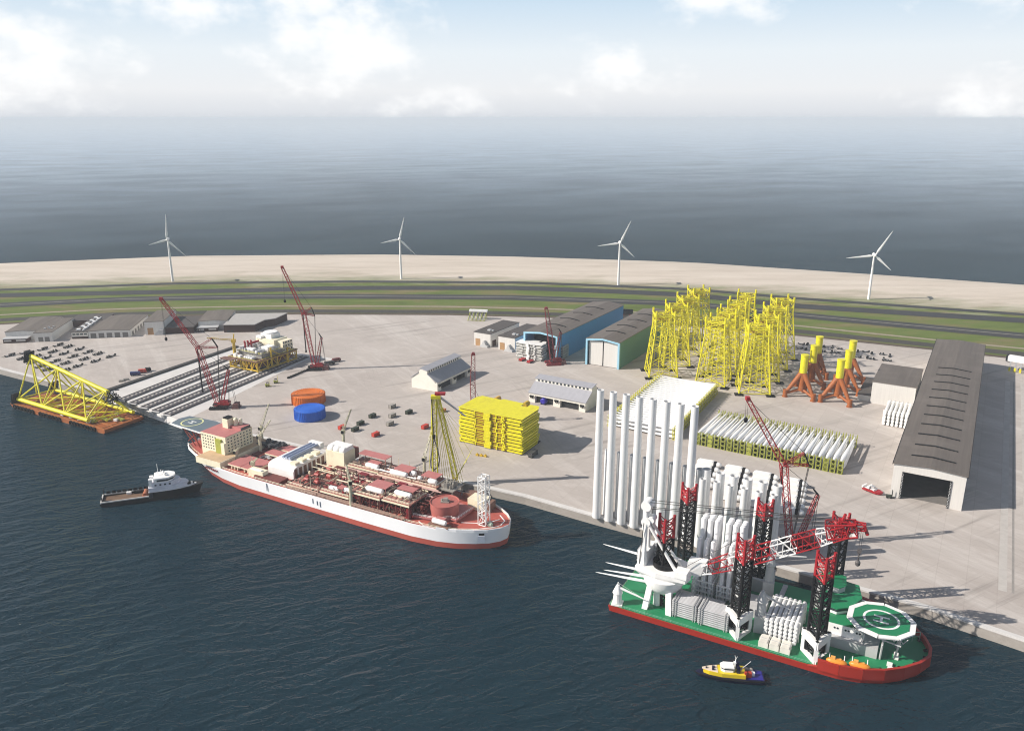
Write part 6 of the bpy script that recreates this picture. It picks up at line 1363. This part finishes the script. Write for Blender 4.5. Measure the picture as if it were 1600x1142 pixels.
MB().lat((bt[0] - 7, bt[1] - .5, bt[2] - 1.5), (bt[0] + 3.5, bt[1] + 1, bt[2] + 1), 5.6, 5.0, 5, .4, .26).lat((bt[0] - 3, bt[1], bt[2] + 2), (bt[0] + 6.5, bt[1] + 1, bt[2] + 2.4), 3.2, 2.2, 4, .3, .2).tube((bt[0] - 2, bt[1], bt[2] + 2), (bt[0] - 1, bt[1], bt[2] + 6.5), .6).tube((bt[0] + 6, bt[1] + 1, bt[2] + 2.6), (bt[0] + 7.5, bt[1] + 1, bt[2] - .6), .7).build('boom_head', RED, mc)
MB().cbox(bt[0] + 3.5, bt[1], bt[2] - 2.2, 2.2, 2.6, 1.8).build('head_sheave', WHT, mc)
hk = MB().tube((bt[0] + 5.2, bt[1], bt[2] + 1), (bt[0] + 5.2, bt[1], bt[2] - 7), .1, n=4).tube((bt[0] + 5.9, bt[1], bt[2] + 1), (bt[0] + 5.9, bt[1], bt[2] - 7), .1, n=4).cbox(bt[0] + 5.5, bt[1], bt[2] - 8.2, 1.5, 1.2, 1.6).tube((bt[0] + 5.5, bt[1], bt[2] - 8.2), (bt[0] + 5.5, bt[1], bt[2] - 11.5), .3).lathe([(.2, -14), (.9, -13.4), (1.0, -12.2), (.5, -11.4)], (bt[0] + 5.5, bt[1], bt[2]), 10)
hk.build('hook_block', mat('dark hook steel', (.10, .09, .09), .5), mc)
m = MB()
for (y0, z0, y1, z1) in ((-3, 48.8, -.6, 3.4), (-.6, 48.8, .8, 3.2), (-3, 46, -.8, 1.8), (-.6, 45.6, .9, 1.4)): m.tube((cx - 7.6, cy + y0, z0), (bt[0] - 3, bt[1] + y1, bt[2] + z1), .14, n=4)
m.tube((cx - 8, cy - 5, 40), (cx - 9.6, cy - 4, 18), .18, n=4).tube((cx + 8.5, cy - 2, 22), (bt[0] - 40, bt[1] - 3, 36), .12, n=4)
m.build('luffing_ropes', PEN, mc)
MB().box(cx + 6.8, cx + 12, cy - 7.6, cy - 2.4, 17.42, 20.2).build('operator_cab', WHT, mc, at=(0, 0, 2.8))
MB().prism([(cx + 10, cy - 1), (cx + 15.5, cy + 1), (cx + 15.5, cy + 7), (cx + 10, cy + 6)], 16, 22, [(cx + 10, cy), (cx + 17, cy + 2), (cx + 17, cy + 6), (cx + 10, cy + 5)]).build('boom_hinge', WHT, mc, at=(0, 0, 2.8))
# small white deck cranes
def deck_crane(x, y, hb, hp_, jl, a, el, m=WHT):
    c = MB().cbox(x, y, 3.02, 4.6, 4.6, hb, 10).lathe([(1.9, 3.02 + hb), (1.7, 3.4 + hb + hp_ * .5), (2.2, 3.4 + hb + hp_ * .55), (.7, 3.4 + hb + hp_)], (x, y, 0), 14).build('deck_crane', m, t, False)
    z = 3.2 + hb + hp_ * .9; dx, dy = math.cos(R(a)) * math.cos(R(el)), math.sin(R(a)) * math.cos(R(el))
    MB().tube((x, y, z), (x + dx * jl, y + dy * jl, z + jl * math.sin(R(el))), .6, .22, n=7).tube((x, y, z + 2), (x + dx * jl * .9, y + dy * jl * .9, z + jl * math.sin(R(el)) * .9), .05, n=4).tube((x, y, z), (x, y, z + 2.2), .25).build('crane_jib', m, c)
deck_crane(60.2, 14.6, 7.5, 10, 12, 10, -25, LGR); deck_crane(58, 39, 9, 13, 14, 5, 10, LGR); deck_crane(3.2, 4.4, .6, 8, 13, 5, -14); deck_crane(6, 46, 1, 11, 12, 100, 55)
MB().cbox(16.5, 2.9, 3.02, .3, .3, 2.2).build('deck_post', GRN, t)
# superstructure, bridge and helideck
hs = MB().prism([(86, 15.6), (103.5, 15.6), (103.5, 30), (86, 44)], 4.22, 8.4).build('deckhouse', LGR, t)
up = MB().prism([(84.5, 18), (97.5, 18), (98.2, 19.2), (98.2, 40), (84.5, 44)], 8.42, 13.0).build('upper_deckhouse', WHT, hs)
MB().box(84.7, 97.4, 18.2, 40, 13.02, 13.1).build('house_top', GRN, hs)
for k in range(3):
    for q_ in range(2): MB().lathe([(.42, 17.9), (.42, 18.06)], (87.5 + k * 4 + q_ * 1.1, 0, 11.4), 10, 'y').build('porthole', GLASS, hs)
MB().prism([(80, 26), (87, 24.4), (91, 28), (94, 36), (92, 45), (80, 47)], 13.2, 15.8).build('bridge', WHT, hs); MB().prism([(80.2, 25.7), (87, 24.1), (91.2, 27.7), (94.2, 36), (92.2, 45.1), (80.2, 47.1)], 14.5, 15.3).build('bridge_windows', GLASS, hs)
MB().prism([(79.6, 25.2), (87.2, 23.6), (91.6, 27.4), (94.8, 36), (92.6, 45.6), (79.6, 47.4)], 15.82, 16.3).build('bridge_roof', GRN, hs)
MB().prism([(78, 36), (86, 35), (88, 38), (87, 45), (78, 46)], 16.32, 18.8).build('top_house', LGR, hs); MB().prism([(77.7, 35.7), (86.3, 34.6), (88.4, 38), (87.3, 45.4), (77.7, 46.4)], 18.82, 19.1).build('top_house_roof', GRN, hs)
HC = (103, 23.6); HZ = 16.2; n8 = 10
ang = [2 * math.pi * (k + .5) / n8 for k in range(n8)]
MB().prism([(HC[0] + 10.4 * math.cos(a), HC[1] + 10.4 * math.sin(a)) for a in ang], HZ, HZ + .5).build('helideck', GRN, t)
P = []; m = MB()
for k in range(n8):
    a0, a1 = ang[k], ang[(k + 1) % n8]
    q0, q1 = [(HC[0] + r * math.cos(a), HC[1] + r * math.sin(a)) for r in (10.45, 12.6) for a in (a0,)], [(HC[0] + r * math.cos(a), HC[1] + r * math.sin(a)) for r in (10.45, 12.6) for a in (a1,)]
    f = .035
    A = lambda p, q_, t_: (p[0] + (q_[0] - p[0]) * t_, p[1] + (q_[1] - p[1]) * t_)
    m.prism([A(q0[0], q1[0], 0), A(q0[1], q1[1], f), A(q0[1], q1[1], 1 - f), A(q0[0], q1[0], 1)], HZ - .1, HZ + .35 + (.0 if k % 2 else .12))
m.build('safety_net', WHT, t)
ring(MB(), HC, 5.7, 6.6, HZ + .5).build('helideck_circle', WHT, t)
letterH(MB(), HC, HZ + .51, 5.6, 90).build('helideck_letter', WHT, t)
m = MB()
for (dx, dy) in ((-6, -7), (2, -9), (8, -5), (8, 4), (0, 8)): m.tube((HC[0] + dx, HC[1] + dy, HZ - .1), (HC[0] + dx * .8, HC[1] + dy * .8, 4.2), .4).tube((HC[0] + dx, HC[1] + dy, HZ - 5), (HC[0] + dx * .2, HC[1] + dy * .2, HZ - .2), .22)
m.tube((HC[0] - 9, HC[1] - 8, HZ - 1.5), (HC[0] + 8, HC[1] - 9, HZ - 3.2), .3).tube((HC[0] - 9, HC[1] - 4, HZ - 1.5), (HC[0] + 10, HC[1] - 3, HZ - 2), .3)
for k in range(6): m.tube((HC[0] - 8 + k * 3, HC[1] - 8, HZ - .2), (HC[0] - 6.5 + k * 3, HC[1] - 8.2, HZ - 2.4), .15, n=4).tube((HC[0] - 6.5 + k * 3, HC[1] - 8.2, HZ - 2.4), (HC[0] - 5 + k * 3, HC[1] - 8, HZ - .2), .15, n=4)
m.build('helideck_truss', LGR, t)
m = MB()
for (x, y, s) in ((108.6, 11.5, 1.2), (108.2, 14.2, 1.2), (110, 19.5, 1.0), (109.8, 22, 1.0)): MB().cbox(x, y, 4.22, s * 1.6, s * 1.4, .9).build('deck_locker', WHT, t)
for k, (x, y) in enumerate(bowp[1:-2]): MB().cbox(x - 1.5 if x > 100 else x, YC + (y - YC) * .93, 4.22, 1.4, .9, .9, 35 * k).build('bollard', BLK, t)
MB().rail([(112, 33), (117, 36)], 4.2, 4.0, .15, 2).build('mooring_frame', mat('green grey steel', (.20, .34, .27), .5), t)
MB().cbox(79.5, 14, 3.02, 3, 5, 7, 0).build('vent_house', WHT, t)
MB().box(52.2, 60, 22, 34, 3.02, 6.5).build('hatch_house', LGR, t); MB().box(46, 57, 52, 54.4, 3.02, 5).build('hatch_house', LGR, t)
MB().box(62, 64, 34, 53, 3.02, 3.6).build('cable_tray', GST, t); MB().box(44, 52, 14, 26, 3.02, 5.2).build('hatch_cover', mat('dark green hatch', (.015, .07, .03), .6), t)
# orange lifeboats
for (x, y, lab) in ((90.8, 3.6, 'orange lifeboat nearer the lattice leg on the vessel side'), (98.6, 5.4, 'orange lifeboat nearer the bow on the vessel side')):
    w_ = JW(x, y, 6.4); l = thing('lifeboat', lab, 'lifeboat', w_, JT + 5, 'orange lifeboats of the jack-up vessel')
    MB().lathe([(.2, -3.7), (.8, -3.2), (1.25, -2), (1.35, 0), (1.25, 2), (.8, 3.2), (.2, 3.7)], (0, 0, 0), 14, 'x').build('hull', LBO, l, True)
    MB().cbox(-1.4, 0, 1.1, 1.6, 1.2, .8).cbox(1.2, 0, 1.15, .7, .7, .4).build('canopy', mat('light orange', (.80, .40, .10), .4), l)
    MB().tube((-2.6, .3, 1), (-2.6, 2.4, 1.6), .14).tube((2.6, .3, 1), (2.6, 2.4, 1.6), .14).tube((-2.6, 2.4, 1.6), (-2.6, 2.4, -2.2), .18).tube((2.6, 2.4, 1.6), (2.6, 2.4, -2.2), .18).build('davit_arms', WHT, l)
w_ = JW(97, 44, 8.5); l = thing('lifeboat', 'orange lifeboat peeping out behind the helideck', 'lifeboat', w_, JT - 12, 'orange lifeboats of the jack-up vessel')
MB().lathe([(.2, -3.7), (.8, -3.2), (1.25, -2), (1.35, 0), (1.25, 2), (.8, 3.2), (.2, 3.7)], (0, 0, 0), 14, 'x').build('hull', LBO, l, True); MB().tube((-2.6, 0, -1), (-2.6, 0, -4.2), .2).tube((2.6, 0, -1), (2.6, 0, -4.2), .2).build('davit_arms', WHT, l)
# deck cargo: fat pipes, thin pipe bundles, nacelles, spare blades, standing tower tubes
tube_stack(JW(62.4, 10.5)[:2], JT, 7, 5, .8, 20, 3.1, 'grey fat pipe on the vessel deck, %s from the left, %s layer from below', 'fat pipes stacked on the vessel', m=WST, name='fat_pipe', pit=1.16, vp=1.1)
stack_frame(JW(62.4, 10.5)[:2], JT, 12.8, 8.7, 20, 3.05, 'white frame round the fat pipe stack on the vessel', WHT)
for k in range(3):
    w_ = JW(64 + k * 4.1, 6.2, 3.1); l = thing('cargo_box', 'cream rounded box in front of the fat pipes, %s' % ['left', 'middle', 'right'][k], 'box', w_, JT, 'cream boxes in front of the fat pipes')
    MB().exty([(-1.85, 0), (1.85, 0), (1.85, 2.2), (1.4, 2.7), (-1.4, 2.7), (-1.85, 2.2)], -2.6, 2.6).build('housing', mat('cream gelcoat', (.70, .67, .60), .4), l); MB().box(-1.9, 1.9, -.15, .15, .02, 2.76).build('seam_strap', LGR, l)
def bundle(x0, y0, nx, nz, r, ln, lab, grp):
    f0 = None
    for j in range(nz):
        for i in range(nx):
            if 0 < i < nx - 1 and 0 < j < nz - 1: continue
            lb_ = lab % (ORD[i], ORD[j]); w_ = JW(x0, y0 + r + i * 2 * r * 1.05, 3.3 + r + j * 2 * r * 1.08)
            if f0 is None: f0 = tag(MB().tube((0, 0, 0), (ln, 0, 0), r, n=8).build('steel_pipe', GST, None, True), lb_, 'pipe', grp); o = f0
            else: o = f0.copy(); COL.objects.link(o); o['label'] = lb_
            o.location = w_; o.rotation_euler = (0, 0, R(JT))
    wd, hg = nx * 2 * r * 1.05, nz * 2 * r * 1.08
    l = thing('pipe_rack', 'rack frame of the ' + grp, 'rack', JW(x0, y0, 3.05), JT); m = MB()
    for x in (.6, 1.6, ln - 1.6, ln - .6): m.box(x, x + .22, -.35, -.1, 0, hg + .5).box(x, x + .22, wd + .1, wd + .35, 0, hg + .5).box(x, x + .22, -.35, wd + .35, hg + .3, hg + .6)
    m.build('frame', LGR, l)
bundle(26, 7, 9, 8, .42, 10.5, 'thin grey pipe of the stern side bundle, %s from the front edge, %s layer', 'stern side pipe bundle')
bundle(37, 6.5, 9, 8, .42, 12.5, 'thin grey pipe of the midship bundle, %s from the front edge, %s layer', 'midship pipe bundle')
for k in range(3):
    w_ = JW(29 + k * 6.4, 17.5, 3.05); l = thing('cargo_box', 'grey lidded cargo box behind the pipe bundles, %s' % ['nearest the crane', 'in the middle', 'nearest the lattice leg'][k], 'box', w_, JT, 'grey boxes behind the pipe bundles')
    MB().box(-2.9, 2.9, -2.6, 2.6, 0, 4.6).build('box', LGR, l); MB().box(-3, 3, -2.7, 2.7, 4.62, 5).build('lid', GST, l)
for (gx, nm) in ((28.8, 'left'), (39.4, 'right')):
    l = thing('tower_rack', 'white open lattice rack holding the %s group of tubes' % nm, 'rack', JW(gx, 25, 3.05), JT, 'lattice racks on the vessel'); m = MB()
    for y in (0, 5.2, 12):
        for k in range(4): m.box(k * 2.9, k * 2.9 + .45, y, y + .45, 0, 8.6)
        for z in (1.2, 3.4, 5.8, 8.2): m.box(-.1, 9.3, y - .08, y + .53, z, z + .42)
    for x in (0, 8.7):
        for z in (1.2, 3.4, 5.8, 8.2): m.box(x - .06, x + .51, .5, 12, z + .03, z + .39)
    m.build('frame', WHT, l)
    fa = fb2 = None
    for r_ in range(3):
        for c_ in range(3):
            lab = 'long white standing tube, %s from the left, %s row, %s group' % (ORD[c_], ['front', 'middle', 'rear'][r_], nm)
            if fa is None: fa = tag(MB().lathe([(1.2, 0), (1.15, 34.4), (1.0, 34.8), (.5, 35)], n=16).build('standing_tube', WHB, None, True), lab, 'tube', 'long standing tubes'); o = fa
            else: o = fa.copy(); COL.objects.link(o); o['label'] = lab
            o.location = JW(gx + 1.6 + c_ * 2.9, 31.4 + r_ * 2.5, 3.1)
            if r_ < 2:
                lab = 'short white standing tube, %s from the left, %s row, %s group' % (ORD[c_], ['front', 'rear'][r_], nm)
                if fb2 is None: fb2 = tag(MB().lathe([(.95, 0), (.95, 26), (.8, 26.2), (.8, 27), (.65, 27.3)], n=16).build('standing_tube', WHB, None, True), lab, 'tube', 'short standing tubes'); o = fb2
                else: o = fb2.copy(); COL.objects.link(o); o['label'] = lab
                o.location = JW(gx + 1.6 + c_ * 2.9, 26.6 + r_ * 2.1, 3.1)
# spare blades stacked across the stern, tips over the water
for k, (y, z, a, ln) in enumerate(((19, 20.5, 178, 17.5), (16.5, 15, 185, 14), (13.5, 14.4, 192, 13), (11.5, 13.2, 189, 16))):
    w_ = JW(13, y, z - 1.3); o = tag(blade_mesh(ln + 6, 'b').build('rotor_blade', WHB, None, True), 'white blade overhanging the stern of the vessel, %s' % ['topmost', 'second from the top', 'shortest', 'lowest'][k], 'rotor blade', 'blades overhanging the stern'); o.location = w_; o.rotation_euler = (0, 0, R(JT + a)); o.scale = (1, .62, .62)
# ================================================================== SMALL VESSELS
# black supply vessel
a, b = at(158, 793, 0), at(310, 772, 0); th = math.degrees(math.atan2(b[1] - a[1], b[0] - a[0])); q = off(a, th, 0, 5.0)
t = thing('supply_vessel', 'black hulled supply vessel with white bridge and open wooden deck', 'vessel', (q[0], q[1], 0), th)
stS = [(0, 4.8, 5.4), (2, 5, 5.5), (10, 5.1, 5.5), (26, 5.1, 5.6), (34, 4.6, 5.6), (41, 3.2, 4.9), (46, 1.6, 3.4, 1), (49, .3, 1.4, 1.6), (49.6, .1, .3, 2.2)]
hull(stS, -1, 1.8, 0, 4.6).build('hull', mat('black hull', (.004, .004, .005), .5), t, True)
hull([s for s in stS if s[0] >= 24] , 1.78, 4.9, 0, 4.6).build('fore_hull', MATS['black hull'], t, True)
MB().box(.6, 24, -5.2, 5.2, 1.81, 1.95).build('work_deck', WOOD, t)
MB().box(.51, 24, -5.6, -5.0, 2.6, 3.2).box(.51, 24, 5.0, 5.6, 2.6, 3.2).box(-.1, .5, -5.6, 5.6, 2.3, 3.0).build('cargo_rail', mat('pale grey rail', (.55, .53, .50), .5), t); MB().box(.51, 24, -5.66, -5.0, 1.2, 2.59).box(.51, 24, 5.0, 5.66, 1.2, 2.59).box(-.16, .5, -5.66, 5.66, .9, 2.29).build('rail_plating', MATS['black hull'], t)
m = MB()
for k in range(8): m.box(2 + k * 2.7, 4 + k * 2.7, 5.1, 5.5, 3.22, 4.5)
m.box(.6, 1.0, -4.8, 4.8, 1.96, 2.4).box(.6, 1.0, -4.8, -4.4, 2.4, 6).box(.6, 1.0, 4.4, 4.8, 2.4, 7).build('deck_posts', BLK, t); MB().box(1, 5.5, -4.6, -3.4, 1.96, 3).build('deck_locker', BLK, t); MB().box(16, 21, 2.8, 4.6, 1.96, 3.2).build('deck_locker', BLK, t)
MB().box(12, 14.5, 3.2, 4.9, 1.96, 3.2).build('deck_box', WHT, t); MB().box(20.5, 23.6, -4.4, 4.4, 1.96, 2.6).tube((22, -3, 3.2), (22, 3, 3.2), 1.0, n=12).build('winch', mat('rusty winch', (.35, .12, .06), .6), t)
MB().prism([(24, -5.4), (34, -5.5), (40, -4.8), (45, -3.2), (48.4, -.6), (48.4, .6), (45, 3.2), (40, 4.8), (34, 5.5), (24, 5.4)], 4.92, 5.1).build('fore_deck', WHT, t)
s1 = MB().prism([(24.2, -5.2), (38, -5.0), (43, -2.6), (44.5, 0), (43, 2.6), (38, 5.0), (24.2, 5.2)], 5.12, 7.4).prism([(26, -4.8), (36, -4.6), (39.5, -2.2), (40.5, 0), (39.5, 2.2), (36, 4.6), (26, 4.8)], 7.42, 9.8).build('superstructure', mat('bluish white paint', (.66, .66, .72), .35), t)
MB().prism([(28, -4.6), (34, -4.6), (37, -2.4), (37.6, 0), (37, 2.4), (34, 4.6), (28, 4.6)], 9.82, 10.3).prism([(28, -4.9), (34.6, -4.9), (37.6, -2.5), (38.2, 0), (37.6, 2.5), (34.6, 4.9), (28, 4.9)], 11.5, 12.4).box(27.2, 28.8, -4.4, 4.4, 9.82, 12.3).build('wheelhouse', WHT, s1)
MB().prism([(28.8, -4.5), (34, -4.5), (37.0, -2.3), (37.6, 0), (37.0, 2.3), (34, 4.5), (28.8, 4.5)], 10.31, 11.49).build('bridge_windows', GLASS, s1)
for k in range(4): MB().box(27.5 + k * 2.4, 28.5 + k * 2.4, -4.95, -4.7, 8.2, 9).build('window', GLASS, s1)
MB().box(24.6, 26.4, -4.4, -2.4, 7.42, 12).build('funnel', WHT, t); MB().box(24.6, 26.4, 2.4, 4.4, 7.42, 11).build('funnel', WHT, t); MB().tube((29.5, 0, 12.4), (29.5, 0, 19), .14).tube((29.5, -1.4, 15.6), (29.5, 1.4, 15.6), .1).tube((31, 1, 12.4), (31, 1, 15), .2).lathe([(.2, 12.4), (.8, 12.9), (.8, 13.5), (.2, 14)], (33, -1.5, 0), 10).lathe([(.2, 12.4), (.7, 12.9), (.7, 13.5), (.2, 14)], (32, 2, 0), 10).build('mast', WHT, t)
MB().cbox(44.6, 0, 5.12, 1.8, 2.4, 1).cbox(47, 0, 5.12, .8, .8, .6).build('anchor_winch', BLK, t)
# blue and yellow tug
a, b = at(1195, 1071, 0), at(1093, 1063, 0); th = math.degrees(math.atan2(b[1] - a[1], b[0] - a[0])); q = off(a, th, 0, -3.2)
t = thing('tug', 'small navy tug with yellow deckhouse and white wheelhouse', 'tug', (q[0], q[1], 0), th)
stT = [(0, 2.6, 3.0), (3, 3.0, 3.4), (9, 3.2, 3.5), (15, 2.8, 3.3), (20, 1.7, 2.4), (23, .6, 1.2, .5), (24, .1, .3, .8)]
hull(stT, -.6, 1.9, 0, 1.8).build('hull', NAVY, t, True)
MB().box(.5, 6, -2.7, 2.7, 1.6, 1.96).build('work_deck', mat('violet blue deck', (.025, .02, .22), .5), t)
MB().prism([(7, -2.9), (15.5, -2.7), (20, -1.7), (22, -.6), (22, .6), (20, 1.7), (15.5, 2.7), (7, 2.9)], 1.92, 3.4).build('deckhouse', TYEL, t); MB().prism([(17, -2.2), (20, -1.5), (22.6, -.4), (22.6, .4), (20, 1.5), (17, 2.2)], 3.42, 3.56).build('bow_deck', mat('pale peach paint', (.72, .60, .48), .5), t)
MB().cbox(18.4, -.6, 3.58, 1.0, .8, .5).cbox(18.6, .8, 3.58, .9, .8, .5).cbox(21, 0, 3.58, .6, .6, .4).build('bow_winch', NAVY, t)
wh_ = MB().prism([(11.4, -1.7), (14.6, -1.7), (15.8, -.8), (15.8, .8), (14.6, 1.7), (11.4, 1.7)], 3.42, 4.3).prism([(11.2, -1.9), (14.8, -1.9), (16.1, -.9), (16.1, .9), (14.8, 1.9), (11.2, 1.9)], 5.1, 5.5).build('wheelhouse', WHT, t); MB().prism([(11.5, -1.6), (14.5, -1.6), (15.7, -.75), (15.7, .75), (14.5, 1.6), (11.5, 1.6)], 4.31, 5.09).build('windows', GLASS, wh_)
MB().tube((10.8, -.6, 3.4), (10.6, 0, 8.2), .22, .12).tube((10.8, .6, 3.4), (10.6, 0, 8.2), .22, .12).tube((10.6, -1.1, 7.2), (10.6, 1.1, 7.2), .12).tube((10.6, 0, 8.2), (10.2, .3, 9.6), .08).tube((10.6, 0, 8.2), (11, -.3, 9.6), .08).cbox(10.9, 0, 6.4, .8, .8, .7).build('mast', WHT, t)
MB().box(9, 10.2, -1.9, -.9, 3.42, 6.0).build('funnel', NAVY, t); MB().box(9, 10.2, .9, 1.9, 3.42, 6.0).build('funnel', NAVY, t); MB().tube((9, .8, 4), (5.4, 1.2, 8.6), .2, .12).tube((9, .8, 4), (8.2, 1, 5), .3).build('crane_jib', GST, t)
MB().cbox(5.5, 1.0, 1.98, 1.6, 1.6, 1.8).cbox(7.0, 1.9, 1.98, .8, .8, 2.4).build('tow_winch', mat('red winch', (.45, .05, .03), .5), t); MB().tube((6.2, -2.6, 1.7), (6.2, -1.4, 1.7), 1.5, n=16).tube((4.4, -2.2, 2.6), (4.4, -1.0, 2.6), .8, n=10).build('rope_drum', mat('rope grey', (.40, .36, .33), .8), t, True); MB().cbox(4, .3, 1.98, 1.2, 1.0, 1.4).build('deck_locker', WHT, t)
m = MB()
for s in (-1, 1):
    pp = [(x + (s_[3] if len(s_) > 3 else 0), s * (bt_ + .12), 1.55) for s_ in stT for (x, bt_) in ((s_[0], s_[2]),)]
    for u_, v_ in zip(pp, pp[1:]): m.tube(u_, v_, .26, n=6)
m.build('rubbing_strake', RUB, t)
# ================================================================== AIR
hm = bpy.data.materials.new('sea haze'); hm.use_nodes = True; tr_ = hm.node_tree; tr_.nodes.clear()
pv = tr_.nodes.new('ShaderNodeVolumePrincipled'); pv.inputs['Color'].default_value = (.86, .93, 1.0, 1); pv.inputs['Density'].default_value = HAZE; pv.inputs['Anisotropy'].default_value = 0.0
ou = tr_.nodes.new('ShaderNodeOutputMaterial'); tr_.links.new(pv.outputs[0], ou.inputs['Volume'])
z = MB().box(-S_ - 500, S_ + 500, -3500, 2 * S_ + 500, -16, CH + 9).build('haze', hm); z['kind'] = 'stuff'
